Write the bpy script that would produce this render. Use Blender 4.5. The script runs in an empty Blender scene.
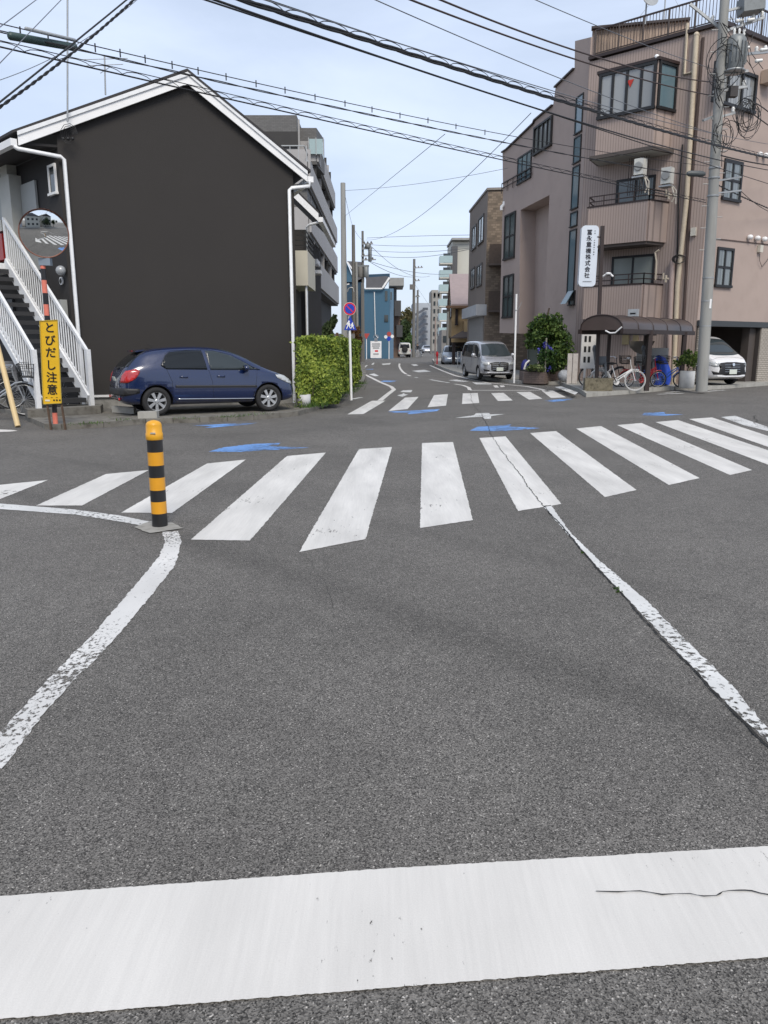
import bpy, bmesh, math, random
from mathutils import Vector, Matrix
from mathutils.bvhtree import BVHTree
from mathutils.geometry import tessellate_polygon
random.seed(7)
R = math.radians
sc = bpy.context.scene
col = sc.collection
# ------------------------------------------------------------------ camera, sky, sun, exposure
F = 770.0
PITCH = math.atan(167.0 / F)
CAM_H = 1.5
cam_d = bpy.data.cameras.new('camera')
cam_d.sensor_fit = 'VERTICAL'; cam_d.sensor_height = 36.0; cam_d.lens = 36.0 * F / 1024.0
cam_d.clip_start = 0.05; cam_d.clip_end = 4000
cam = bpy.data.objects.new('camera', cam_d); col.objects.link(cam)
cam.location = (0, 0, CAM_H); cam.rotation_euler = (math.pi / 2 - PITCH, 0, 0)
sc.camera = cam
SUN_EL, SUN_AZ = 48.0, 166.0            # degrees; azimuth clockwise from +Y (the sun stands high behind the camera, to the right)
w = bpy.data.worlds.new('World'); sc.world = w; w.use_nodes = True
nt = w.node_tree; nt.nodes.clear()
wo = nt.nodes.new('ShaderNodeOutputWorld'); bg = nt.nodes.new('ShaderNodeBackground')
sky = nt.nodes.new('ShaderNodeTexSky'); sky.sky_type = 'NISHITA'; sky.sun_disc = False
sky.sun_elevation = R(SUN_EL); sky.sun_rotation = R(SUN_AZ); sky.air_density = 1.0; sky.dust_density = 1.6; sky.ozone_density = 1.2
tc = nt.nodes.new('ShaderNodeTexCoord'); mp = nt.nodes.new('ShaderNodeMapping'); mp.inputs['Scale'].default_value = (1.0, 1.0, 3.2)
mp.inputs['Rotation'].default_value = (0.1, 0.25, 0.4)
nz = nt.nodes.new('ShaderNodeTexNoise'); nz.inputs['Scale'].default_value = 1.6; nz.inputs['Detail'].default_value = 7; nz.inputs['Roughness'].default_value = 0.52
nz.inputs['Distortion'].default_value = 0.5
cr = nt.nodes.new('ShaderNodeMapRange'); cr.inputs['From Min'].default_value = 0.30; cr.inputs['From Max'].default_value = 0.72
cr.inputs['To Min'].default_value = 0.42; cr.inputs['To Max'].default_value = 0.86
mx = nt.nodes.new('ShaderNodeMix'); mx.data_type = 'RGBA'; mx.inputs[7].default_value = (8.2, 9.3, 11.4, 1)
L = nt.links.new
L(tc.outputs['Generated'], mp.inputs['Vector']); L(mp.outputs[0], nz.inputs['Vector']); L(nz.outputs['Fac'], cr.inputs['Value'])
L(cr.outputs[0], mx.inputs[0]); L(sky.outputs[0], mx.inputs[6]); L(mx.outputs[2], bg.inputs['Color'])
bg.inputs['Strength'].default_value = 0.105
L(bg.outputs[0], wo.inputs['Surface'])
sd = bpy.data.lights.new('sun', 'SUN'); sd.energy = 2.6; sd.angle = R(24); sd.color = (1.0, 0.93, 0.82)
so = bpy.data.objects.new('sun', sd); col.objects.link(so)
az, el = R(SUN_AZ), R(SUN_EL)
sdir = Vector((math.sin(az) * math.cos(el), math.cos(az) * math.cos(el), math.sin(el)))
so.rotation_euler = (-sdir).to_track_quat('-Z', 'Y').to_euler(); so.location = (0, -5, 40)
sc.view_settings.view_transform = 'Standard'; sc.view_settings.look = 'None'
sc.view_settings.exposure = 0.08; sc.view_settings.gamma = 1.0
sc.view_settings.use_curve_mapping = False
sc.cycles.use_denoising = True
sc.cycles.max_bounces = 6
# ------------------------------------------------------------------ measuring: pixels of the photograph to points in the place
cp, sp_ = math.cos(PITCH), math.sin(PITCH)
def ray(px, py):
    u = (px - 384) / F; v = (512 - py) / F
    return Vector((u, cp + v * sp_, -sp_ + v * cp))
def G(px, py, z=0.0):
    d = ray(px, py); t = (z - CAM_H) / d.z
    return Vector((d.x * t, d.y * t, z))
def P(px, py, Y):
    d = ray(px, py); t = Y / d.y
    return Vector((d.x * t, Y, CAM_H + d.z * t))
def X_at(px, py, Y): return P(px, py, Y).x
class Wall:
    """a vertical plane through A and B; off is the distance it stands out towards the camera"""
    def __init__(s, A, B, off=0.0):
        s.A = Vector((A[0], A[1])); d = Vector((B[0], B[1])) - s.A; s.L = d.length; s.d = d.normalized()
        n = Vector((s.d.y, -s.d.x))
        if n.dot(-s.A) < 0: n = -n
        s.n = n; s.A = s.A + n * off
    def sz(s, px, py):
        d = ray(px, py); dn = d.x * s.n.x + d.y * s.n.y
        t = (s.A.x * s.n.x + s.A.y * s.n.y) / dn
        p = Vector((d.x * t, d.y * t)); return ((p - s.A).dot(s.d), CAM_H + d.z * t)
    def pt(s, a, z, off=0.0):
        p = s.A + s.d * a + s.n * off
        return Vector((p.x, p.y, z))
# ------------------------------------------------------------------ mesh collector
class MB:
    def __init__(s): s.v = []; s.f = []; s.m = []; s.sm = []; s.mi = 0; s.smooth = False
    def add(s, vs, fs, smooth=None):
        o = len(s.v); s.v += [Vector(x) for x in vs]
        for f in fs:
            s.f.append([i + o for i in f]); s.m.append(s.mi); s.sm.append(s.smooth if smooth is None else smooth)
        return s
    def box(s, c, d, rot=0.0):
        c = Vector(c); hx, hy, hz = d[0] / 2, d[1] / 2, d[2] / 2; ca, sa = math.cos(rot), math.sin(rot)
        vs = []
        for z in (-hz, hz):
            for x, y in ((-hx, -hy), (hx, -hy), (hx, hy), (-hx, hy)):
                vs.append((c.x + x * ca - y * sa, c.y + x * sa + y * ca, c.z + z))
        return s.add(vs, [(3, 2, 1, 0), (4, 5, 6, 7), (0, 1, 5, 4), (1, 2, 6, 5), (2, 3, 7, 6), (3, 0, 4, 7)])
    def obox(s, c, ax, ay, az):
        c = Vector(c); ax, ay, az = Vector(ax) / 2, Vector(ay) / 2, Vector(az) / 2
        vs = [c - ax - ay - az, c + ax - ay - az, c + ax + ay - az, c - ax + ay - az, c - ax - ay + az, c + ax - ay + az, c + ax + ay + az, c - ax + ay + az]
        fs = [(3, 2, 1, 0), (4, 5, 6, 7), (0, 1, 5, 4), (1, 2, 6, 5), (2, 3, 7, 6), (3, 0, 4, 7)]
        if ax.cross(ay).dot(az) < 0: fs = [tuple(reversed(f)) for f in fs]
        return s.add(vs, fs)
    def bar(s, a, b, w, h, up=(0, 0, 1)):
        a, b = Vector(a), Vector(b); d = b - a; up = Vector(up)
        if abs(d.normalized().dot(up)) > .98: up = Vector((0, 1, 0))
        sx = d.cross(up).normalized(); u2 = sx.cross(d).normalized()
        return s.obox((a + b) / 2, d, sx * w, u2 * h)
    def tube(s, pts, r, n=8, cap=True, closed=False, smooth=True):
        pts = [Vector(p) for p in pts]; m = len(pts); rs = r if isinstance(r, (list, tuple)) else [r] * m
        vs = []; prev = None
        for i, p in enumerate(pts):
            if closed: t = pts[(i + 1) % m] - pts[i - 1]
            else: t = pts[min(i + 1, m - 1)] - pts[max(i - 1, 0)]
            t.normalize()
            if prev is None:
                a = Vector((0, 0, 1)) if abs(t.z) < .9 else Vector((1, 0, 0))
                prev = t.cross(a).normalized()
            prev = (prev - t * prev.dot(t)).normalized(); b = t.cross(prev)
            for k in range(n):
                an = 2 * math.pi * k / n
                vs.append(p + (prev * math.cos(an) + b * math.sin(an)) * rs[i])
        fs = []
        for i in range(m if closed else m - 1):
            j = (i + 1) % m
            for k in range(n):
                l = (k + 1) % n
                fs.append((i * n + k, i * n + l, j * n + l, j * n + k))
        if closed: s.add(vs, fs, smooth)
        else:
            o = len(s.f); s.add(vs, fs, smooth)
            if cap: s.add(vs[:n], [tuple(reversed(range(n)))], False); s.add(vs[-n:], [tuple(range(n))], False)
        return s
    def lathe(s, base, prof, n=24, axis=(0, 0, 1), smooth=True, cap=True):
        base = Vector(base); ax = Vector(axis).normalized()
        a = Vector((1, 0, 0)) if abs(ax.x) < .9 else Vector((0, 1, 0))
        e1 = ax.cross(a).normalized(); e2 = ax.cross(e1)
        vs = []
        for r, h in prof:
            for k in range(n):
                an = 2 * math.pi * k / n
                vs.append(base + ax * h + (e1 * math.cos(an) + e2 * math.sin(an)) * r)
        fs = []
        for i in range(len(prof) - 1):
            for k in range(n):
                l = (k + 1) % n
                fs.append((i * n + k, i * n + l, (i + 1) * n + l, (i + 1) * n + k))
        s.add(vs, fs, smooth)
        if cap:
            if prof[0][0] > 1e-4: s.add(vs[:n], [tuple(reversed(range(n)))], False)
            if prof[-1][0] > 1e-4: s.add(vs[-n:], [tuple(range(n))], False)
        return s
    def prism(s, pts, z0, z1):
        n = len(pts); a = 0
        for i in range(n):
            p, q = pts[i], pts[(i + 1) % n]; a += p[0] * q[1] - q[0] * p[1]
        if a < 0: pts = list(reversed(pts))
        lo = [(p[0], p[1], z0) for p in pts]; hi = [(p[0], p[1], z1) for p in pts]
        fs = [(i, (i + 1) % n, n + (i + 1) % n, n + i) for i in range(n)]
        tr = tessellate_polygon([[Vector((p[0], p[1], 0)) for p in pts]])
        for t in tr:
            A, B, C = [pts[i] for i in t]
            if (B[0] - A[0]) * (C[1] - A[1]) - (B[1] - A[1]) * (C[0] - A[0]) < 0: t = tuple(reversed(t))
            fs.append(tuple(n + i for i in t)); fs.append(tuple(reversed(t)))
        return s.add(lo + hi, fs, False)
    def slab(s, poly3, vec):
        """a planar 3-D polygon pushed along vec"""
        pts = [Vector(p) for p in poly3]; vec = Vector(vec); n = len(pts)
        nrm = Vector((0, 0, 0))
        for i in range(n): nrm += (pts[i] - pts[0]).cross(pts[(i + 1) % n] - pts[0])
        if nrm.dot(vec) > 0: pts.reverse(); nrm = -nrm
        tr = tessellate_polygon([pts]); fs = []
        for t in tr:
            A, B, C = [pts[i] for i in t]
            if (B - A).cross(C - A).dot(nrm) < 0: t = tuple(reversed(t))
            fs.append(tuple(t)); fs.append(tuple(n + i for i in reversed(t)))
        for i in range(n):
            j = (i + 1) % n; fs.append((j, i, n + i, n + j))
        return s.add(pts + [p + vec for p in pts], fs, False)
    def sphere(s, c, r, n=12, m=8, sc_=(1, 1, 1)):
        prof = []
        c = Vector(c); vs = []; fs = []
        for i in range(1, m):
            th = math.pi * i / m
            for k in range(n):
                an = 2 * math.pi * k / n
                vs.append(c + Vector((r * sc_[0] * math.sin(th) * math.cos(an), r * sc_[1] * math.sin(th) * math.sin(an), r * sc_[2] * math.cos(th))))
        for i in range(m - 2):
            for k in range(n):
                l = (k + 1) % n; fs.append((i * n + k, (i + 1) * n + k, (i + 1) * n + l, i * n + l))
        t = len(vs); vs.append(c + Vector((0, 0, r * sc_[2]))); vs.append(c - Vector((0, 0, r * sc_[2])))
        for k in range(n):
            l = (k + 1) % n; fs.append((t, k, l)); fs.append((t + 1, (m - 2) * n + l, (m - 2) * n + k))
        return s.add(vs, fs, True)
    def sheet(s, pts):
        """a flat polygon facing up"""
        pts = [Vector(p) for p in pts]
        tr = tessellate_polygon([pts]); fs = []
        for t in tr:
            A, B, C = [pts[i] for i in t]
            if (B - A).cross(C - A).z < 0: t = tuple(reversed(t))
            fs.append(tuple(t))
        return s.add(pts, fs, False)
ROOTM = {}
def obj(name, mb, mats, parent=None, label=None, cat=None, group=None, kind=None, local=False):
    me = bpy.data.meshes.new(name)
    me.from_pydata([tuple(v) for v in mb.v], [], mb.f)
    if not isinstance(mats, (list, tuple)): mats = [mats]
    for m in mats: me.materials.append(m)
    if len(mats) > 1: me.polygons.foreach_set('material_index', mb.m)
    me.polygons.foreach_set('use_smooth', mb.sm)
    me.update()
    o = bpy.data.objects.new(name, me); col.objects.link(o)
    if parent is not None:
        o.parent = parent
        if not local and parent.name in ROOTM: o.matrix_parent_inverse = ROOTM[parent.name].inverted()
    tag(o, label, cat, group, kind)
    return o
def tag(o, label=None, cat=None, group=None, kind=None):
    if label: o['label'] = label
    if cat: o['category'] = cat
    if group: o['group'] = group
    if kind: o['kind'] = kind
    return o
def thing(name, loc, label, cat, group=None, rz=0.0, rx=0.0, ry=0.0):
    o = bpy.data.objects.new(name, None); col.objects.link(o); o.empty_display_size = .2
    o.location = loc; o.rotation_euler = (rx, ry, rz)
    ROOTM[o.name] = Matrix.Translation(Vector(loc)) @ o.rotation_euler.to_matrix().to_4x4()
    return tag(o, label, cat, group)
def kids(o): return [c for c in bpy.data.objects if c.parent == o]
def copy_tree(o, parent=None):
    c = o.copy(); col.objects.link(c)
    if parent is not None: c.parent = parent
    for ch in kids(o): copy_tree(ch, c)
    return c
# ------------------------------------------------------------------ materials
def rgb(h):
    """an sRGB triple 0-255 to linear"""
    return tuple(((c / 255) / 12.92 if c / 255 <= .04045 else ((c / 255 + .055) / 1.055) ** 2.4) for c in h)
MC = {}
def M(name, c, rough=.6, metal=0.0, var=.12, scale=2.0, bump=0.0, bscale=60.0, spec=.5, detail=5, coat=0.0, stain=0.0, alpha=1.0, streak=False):
    if name in MC: return MC[name]
    m = bpy.data.materials.new(name); m.use_nodes = True; t = m.node_tree; b = t.nodes['Principled BSDF']; K = t.links.new
    tc = t.nodes.new('ShaderNodeTexCoord'); mp = t.nodes.new('ShaderNodeMapping'); K(tc.outputs['Object'], mp.inputs[0])
    if streak: mp.inputs['Scale'].default_value = (1, 1, .18)
    n = t.nodes.new('ShaderNodeTexNoise'); n.inputs['Scale'].default_value = scale; n.inputs['Detail'].default_value = detail; n.inputs['Roughness'].default_value = .6
    K(mp.outputs[0], n.inputs['Vector'])
    r = t.nodes.new('ShaderNodeMapRange'); r.inputs['From Min'].default_value = .25; r.inputs['From Max'].default_value = .75
    r.inputs['To Min'].default_value = 1 - var; r.inputs['To Max'].default_value = 1 + var; K(n.outputs['Fac'], r.inputs['Value'])
    v = t.nodes.new('ShaderNodeVectorMath'); v.operation = 'SCALE'; v.inputs[0].default_value = c; K(r.outputs[0], v.inputs['Scale'])
    out = v.outputs[0]
    if stain:
        n2 = t.nodes.new('ShaderNodeTexNoise'); n2.inputs['Scale'].default_value = scale * 3.1; n2.inputs['Detail'].default_value = 8; K(mp.outputs[0], n2.inputs['Vector'])
        r2 = t.nodes.new('ShaderNodeMapRange'); r2.inputs['From Min'].default_value = .5; r2.inputs['From Max'].default_value = .72; r2.inputs['To Max'].default_value = stain; K(n2.outputs['Fac'], r2.inputs['Value'])
        mx = t.nodes.new('ShaderNodeMix'); mx.data_type = 'RGBA'; K(r2.outputs[0], mx.inputs[0]); K(out, mx.inputs[6]); mx.inputs[7].default_value = (c[0] * .35, c[1] * .33, c[2] * .3, 1)
        out = mx.outputs[2]
    K(out, b.inputs['Base Color'])
    r3 = t.nodes.new('ShaderNodeMapRange'); r3.inputs['To Min'].default_value = max(0, rough - .08); r3.inputs['To Max'].default_value = min(1, rough + .08); K(n.outputs['Fac'], r3.inputs['Value']); K(r3.outputs[0], b.inputs['Roughness'])
    b.inputs['Metallic'].default_value = metal; b.inputs['Specular IOR Level'].default_value = spec; b.inputs['Coat Weight'].default_value = coat; b.inputs['Coat Roughness'].default_value = .05
    if bump:
        n3 = t.nodes.new('ShaderNodeTexNoise'); n3.inputs['Scale'].default_value = bscale; n3.inputs['Detail'].default_value = 4; K(tc.outputs['Object'], n3.inputs['Vector'])
        bu = t.nodes.new('ShaderNodeBump'); bu.inputs['Strength'].default_value = min(1, bump); bu.inputs['Distance'].default_value = .01; K(n3.outputs['Fac'], bu.inputs['Height']); K(bu.outputs[0], b.inputs['Normal'])
    if alpha < 1: b.inputs['Alpha'].default_value = alpha
    m['b'] = 1; del m['b']
    MC[name] = m; return m
def nodes(m): return m.node_tree, m.node_tree.nodes['Principled BSDF'], m.node_tree.links.new
def asphalt(name, base, tracks=True):
    m = bpy.data.materials.new(name); m.use_nodes = True; t, b, K = nodes(m)
    tc = t.nodes.new('ShaderNodeTexCoord')
    vo = t.nodes.new('ShaderNodeTexVoronoi'); vo.inputs['Scale'].default_value = 240; K(tc.outputs['Object'], vo.inputs['Vector'])
    sep = t.nodes.new('ShaderNodeSeparateColor'); K(vo.outputs['Color'], sep.inputs[0])
    st = t.nodes.new('ShaderNodeMapRange'); st.inputs['From Min'].default_value = .0; st.inputs['From Max'].default_value = 1; st.inputs['To Min'].default_value = .2; st.inputs['To Max'].default_value = 1.7; K(sep.outputs[0], st.inputs['Value'])
    # a few pale stones
    pr = t.nodes.new('ShaderNodeMapRange'); pr.inputs['From Min'].default_value = .955; pr.inputs['From Max'].default_value = .99; pr.inputs['To Max'].default_value = 2.2; K(sep.outputs[1], pr.inputs['Value'])
    ad = t.nodes.new('ShaderNodeMath'); ad.operation = 'ADD'; K(st.outputs[0], ad.inputs[0]); K(pr.outputs[0], ad.inputs[1])
    n = t.nodes.new('ShaderNodeTexNoise'); n.inputs['Scale'].default_value = .55; n.inputs['Detail'].default_value = 9; n.inputs['Roughness'].default_value = .62; K(tc.outputs['Object'], n.inputs['Vector'])
    r = t.nodes.new('ShaderNodeMapRange'); r.inputs['From Min'].default_value = .3; r.inputs['From Max'].default_value = .7; r.inputs['To Min'].default_value = .80; r.inputs['To Max'].default_value = 1.15; K(n.outputs['Fac'], r.inputs['Value'])
    mu = t.nodes.new('ShaderNodeMath'); mu.operation = 'MULTIPLY'; K(ad.outputs[0], mu.inputs[0]); K(r.outputs[0], mu.inputs[1])
    # hairline oil and dirt mottling at hand size
    nm = t.nodes.new('ShaderNodeTexNoise'); nm.inputs['Scale'].default_value = 9; nm.inputs['Detail'].default_value = 6; nm.inputs['Roughness'].default_value = .7; K(tc.outputs['Object'], nm.inputs['Vector'])
    rm = t.nodes.new('ShaderNodeMapRange'); rm.inputs['From Min'].default_value = .3; rm.inputs['From Max'].default_value = .7; rm.inputs['To Min'].default_value = .88; rm.inputs['To Max'].default_value = 1.12; K(nm.outputs['Fac'], rm.inputs['Value'])
    mm = t.nodes.new('ShaderNodeMath'); mm.operation = 'MULTIPLY'; K(mu.outputs[0], mm.inputs[0]); K(rm.outputs[0], mm.inputs[1])
    out = mm.outputs[0]
    if tracks:
        # worn tyre lanes: two arcs round a centre, rubbed darker
        for (cx, cy, rad, wd, dk) in TRACKS:
            sx = t.nodes.new('ShaderNodeVectorMath'); sx.operation = 'DISTANCE'; K(tc.outputs['Object'], sx.inputs[0]); sx.inputs[1].default_value = (cx, cy, 0)
            a = t.nodes.new('ShaderNodeMath'); a.operation = 'SUBTRACT'; K(sx.outputs['Value'], a.inputs[0]); a.inputs[1].default_value = rad
            nn = t.nodes.new('ShaderNodeTexNoise'); nn.inputs['Scale'].default_value = 2.2; nn.inputs['Detail'].default_value = 4; K(tc.outputs['Object'], nn.inputs['Vector'])
            a2 = t.nodes.new('ShaderNodeMath'); a2.operation = 'ABSOLUTE'; K(a.outputs[0], a2.inputs[0])
            mr = t.nodes.new('ShaderNodeMapRange'); mr.interpolation_type = 'SMOOTHSTEP'; mr.inputs['From Max'].default_value = wd; mr.inputs['To Min'].default_value = dk; mr.inputs['To Max'].default_value = 0; K(a2.outputs[0], mr.inputs['Value'])
            m2 = t.nodes.new('ShaderNodeMath'); m2.operation = 'MULTIPLY'; K(mr.outputs[0], m2.inputs[0]); K(nn.outputs['Fac'], m2.inputs[1])
            s1 = t.nodes.new('ShaderNodeMath'); s1.operation = 'SUBTRACT'; s1.inputs[0].default_value = 1; K(m2.outputs[0], s1.inputs[1])
            m3 = t.nodes.new('ShaderNodeMath'); m3.operation = 'MULTIPLY'; K(out, m3.inputs[0]); K(s1.outputs[0], m3.inputs[1]); out = m3.outputs[0]
    v = t.nodes.new('ShaderNodeVectorMath'); v.operation = 'SCALE'; v.inputs[0].default_value = base; K(out, v.inputs['Scale']); K(v.outputs[0], b.inputs['Base Color'])
    b.inputs['Roughness'].default_value = .82; b.inputs['Specular IOR Level'].default_value = .3
    bu = t.nodes.new('ShaderNodeBump'); bu.inputs['Strength'].default_value = .55; bu.inputs['Distance'].default_value = .004; K(vo.outputs['Distance'], bu.inputs['Height']); K(bu.outputs[0], b.inputs['Normal'])
    return m
def paint(name, c, wear=.0, scale=14.0, grime=.12, stretch=None, comb=0.0, bump=.12):
    """road paint: chips away where a noise passes the wear threshold; grimy tyre smears"""
    m = bpy.data.materials.new(name); m.use_nodes = True; t, b, K = nodes(m)
    tc = t.nodes.new('ShaderNodeTexCoord'); mp = t.nodes.new('ShaderNodeMapping'); K(tc.outputs['Object'], mp.inputs[0])
    if stretch: mp.inputs['Scale'].default_value = stretch[:3]; mp.inputs['Rotation'].default_value = (0, 0, stretch[3])
    n = t.nodes.new('ShaderNodeTexNoise'); n.inputs['Scale'].default_value = 2.2; n.inputs['Detail'].default_value = 8; K(mp.outputs[0], n.inputs['Vector'])
    r = t.nodes.new('ShaderNodeMapRange'); r.inputs['From Min'].default_value = .3; r.inputs['From Max'].default_value = .7; r.inputs['To Min'].default_value = 1 - grime; r.inputs['To Max'].default_value = 1 + grime * .3; K(n.outputs['Fac'], r.inputs['Value'])
    v = t.nodes.new('ShaderNodeVectorMath'); v.operation = 'SCALE'; v.inputs[0].default_value = c; K(r.outputs[0], v.inputs['Scale']); K(v.outputs[0], b.inputs['Base Color'])
    if comb:
        mc_ = t.nodes.new('ShaderNodeMapping'); mc_.inputs['Rotation'].default_value = (0, 0, -.12); mc_.inputs['Scale'].default_value = (1, .05, 1); K(tc.outputs['Object'], mc_.inputs[0])
        nc = t.nodes.new('ShaderNodeTexNoise'); nc.inputs['Scale'].default_value = 60; nc.inputs['Detail'].default_value = 6; nc.inputs['Roughness'].default_value = .7; K(mc_.outputs[0], nc.inputs['Vector'])
        nf = t.nodes.new('ShaderNodeTexNoise'); nf.inputs['Scale'].default_value = 260; nf.inputs['Detail'].default_value = 3; K(tc.outputs['Object'], nf.inputs['Vector'])
        av = t.nodes.new('ShaderNodeMath'); av.operation = 'ADD'; K(nc.outputs['Fac'], av.inputs[0]); K(nf.outputs['Fac'], av.inputs[1])
        rc = t.nodes.new('ShaderNodeMapRange'); rc.inputs['From Min'].default_value = .7; rc.inputs['From Max'].default_value = 1.3; rc.inputs['To Min'].default_value = 1 - comb; rc.inputs['To Max'].default_value = 1 + comb; K(av.outputs[0], rc.inputs['Value'])
        v2 = t.nodes.new('ShaderNodeVectorMath'); v2.operation = 'SCALE'; K(v.outputs[0], v2.inputs[0]); K(rc.outputs[0], v2.inputs['Scale']); K(v2.outputs[0], b.inputs['Base Color'])
    b.inputs['Roughness'].default_value = .6; b.inputs['Specular IOR Level'].default_value = .35
    n2 = t.nodes.new('ShaderNodeTexNoise'); n2.inputs['Scale'].default_value = scale; n2.inputs['Detail'].default_value = 10; n2.inputs['Roughness'].default_value = .72; K(mp.outputs[0], n2.inputs['Vector'])
    n3 = t.nodes.new('ShaderNodeTexNoise'); n3.inputs['Scale'].default_value = 1.1; n3.inputs['Detail'].default_value = 3; K(tc.outputs['Object'], n3.inputs['Vector'])
    sm = t.nodes.new('ShaderNodeMath'); sm.operation = 'MULTIPLY_ADD'; K(n3.outputs['Fac'], sm.inputs[0]); sm.inputs[1].default_value = .5; K(n2.outputs['Fac'], sm.inputs[2])
    al = t.nodes.new('ShaderNodeMapRange'); al.inputs['From Min'].default_value = 1.02 - wear - .03; al.inputs['From Max'].default_value = 1.02 - wear + .03; al.inputs['To Min'].default_value = 1; al.inputs['To Max'].default_value = 0
    K(sm.outputs[0], al.inputs['Value']); K(al.outputs[0], b.inputs['Alpha'])
    vo = t.nodes.new('ShaderNodeTexVoronoi'); vo.inputs['Scale'].default_value = 150; K(tc.outputs['Object'], vo.inputs['Vector'])
    bu = t.nodes.new('ShaderNodeBump'); bu.inputs['Strength'].default_value = bump; bu.inputs['Distance'].default_value = .002; K(vo.outputs['Distance'], bu.inputs['Height']); K(bu.outputs[0], b.inputs['Normal'])
    return m
def ribbed(name, c, ang, freq, dark=.55, w=.12, brick=None, var=.08):
    """a wall face scored with vertical joints every 1/freq metres along the direction ang, or with a bond of small tiles"""
    m = M(name, c, .7, var=var, scale=.8, bump=.15, bscale=40); t, b, K = nodes(m)
    src = b.inputs['Base Color'].links[0].from_socket
    tc = t.nodes.new('ShaderNodeTexCoord'); sp = t.nodes.new('ShaderNodeSeparateXYZ'); K(tc.outputs['Object'], sp.inputs[0])
    a = t.nodes.new('ShaderNodeMath'); a.operation = 'MULTIPLY'; K(sp.outputs['X'], a.inputs[0]); a.inputs[1].default_value = math.cos(ang)
    a2 = t.nodes.new('ShaderNodeMath'); a2.operation = 'MULTIPLY_ADD'; K(sp.outputs['Y'], a2.inputs[0]); a2.inputs[1].default_value = math.sin(ang); K(a.outputs[0], a2.inputs[2])
    if brick:
        cb = t.nodes.new('ShaderNodeCombineXYZ'); K(a2.outputs[0], cb.inputs[0]); K(sp.outputs['Z'], cb.inputs[1])
        br = t.nodes.new('ShaderNodeTexBrick'); K(cb.outputs[0], br.inputs['Vector']); br.inputs['Scale'].default_value = 1.0
        br.inputs['Brick Width'].default_value = brick[0]; br.inputs['Row Height'].default_value = brick[1]; br.inputs['Mortar Size'].default_value = brick[2]
        br.inputs['Color1'].default_value = (*[x * brick[3] for x in c], 1); br.inputs['Color2'].default_value = (*[x * brick[4] for x in c], 1); br.inputs['Mortar'].default_value = (*[x * brick[5] for x in c], 1)
        if len(brick) > 6: br.offset = brick[6]
        mx = t.nodes.new('ShaderNodeMix'); mx.data_type = 'RGBA'; mx.blend_type = 'MULTIPLY'; mx.inputs[0].default_value = 0; 
        r = [n for n in t.nodes if n.type == 'VECT_MATH'][0]
        K(br.outputs['Color'], r.inputs[0])
        return m
    f = t.nodes.new('ShaderNodeMath'); f.operation = 'MULTIPLY'; K(a2.outputs[0], f.inputs[0]); f.inputs[1].default_value = freq
    g = t.nodes.new('ShaderNodeMath'); g.operation = 'FRACT'; K(f.outputs[0], g.inputs[0])
    l = t.nodes.new('ShaderNodeMath'); l.operation = 'LESS_THAN'; K(g.outputs[0], l.inputs[0]); l.inputs[1].default_value = w
    mx = t.nodes.new('ShaderNodeMix'); mx.data_type = 'RGBA'; K(l.outputs[0], mx.inputs[0]); K(src, mx.inputs[6]); mx.inputs[7].default_value = (c[0] * dark, c[1] * dark, c[2] * dark, 1)
    K(mx.outputs[2], b.inputs['Base Color'])
    return m
def glassy(name, c=(.02, .026, .03), rough=.06, curtain=None, spec=.9):
    m = bpy.data.materials.new(name); m.use_nodes = True; t, b, K = nodes(m)
    b.inputs['Base Color'].default_value = (*c, 1); b.inputs['Roughness'].default_value = rough; b.inputs['Specular IOR Level'].default_value = spec
    if curtain:
        tc = t.nodes.new('ShaderNodeTexCoord'); sp = t.nodes.new('ShaderNodeSeparateXYZ'); K(tc.outputs['Object'], sp.inputs[0])
        s = t.nodes.new('ShaderNodeMath'); s.operation = 'ADD'; K(sp.outputs[0], s.inputs[0]); K(sp.outputs[1], s.inputs[1])
        n = t.nodes.new('ShaderNodeTexNoise'); n.noise_dimensions = '1D'; n.inputs['Scale'].default_value = 7; n.inputs['Detail'].default_value = 3; K(s.outputs[0], n.inputs['W'])
        r = t.nodes.new('ShaderNodeMapRange'); r.inputs['From Min'].default_value = .3; r.inputs['From Max'].default_value = .7; K(n.outputs['Fac'], r.inputs['Value'])
        mx = t.nodes.new('ShaderNodeMix'); mx.data_type = 'RGBA'; K(r.outputs[0], mx.inputs[0]); mx.inputs[6].default_value = (*[x * .55 for x in curtain], 1); mx.inputs[7].default_value = (*curtain, 1)
        K(mx.outputs[2], b.inputs['Base Color'])
    return m
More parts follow.
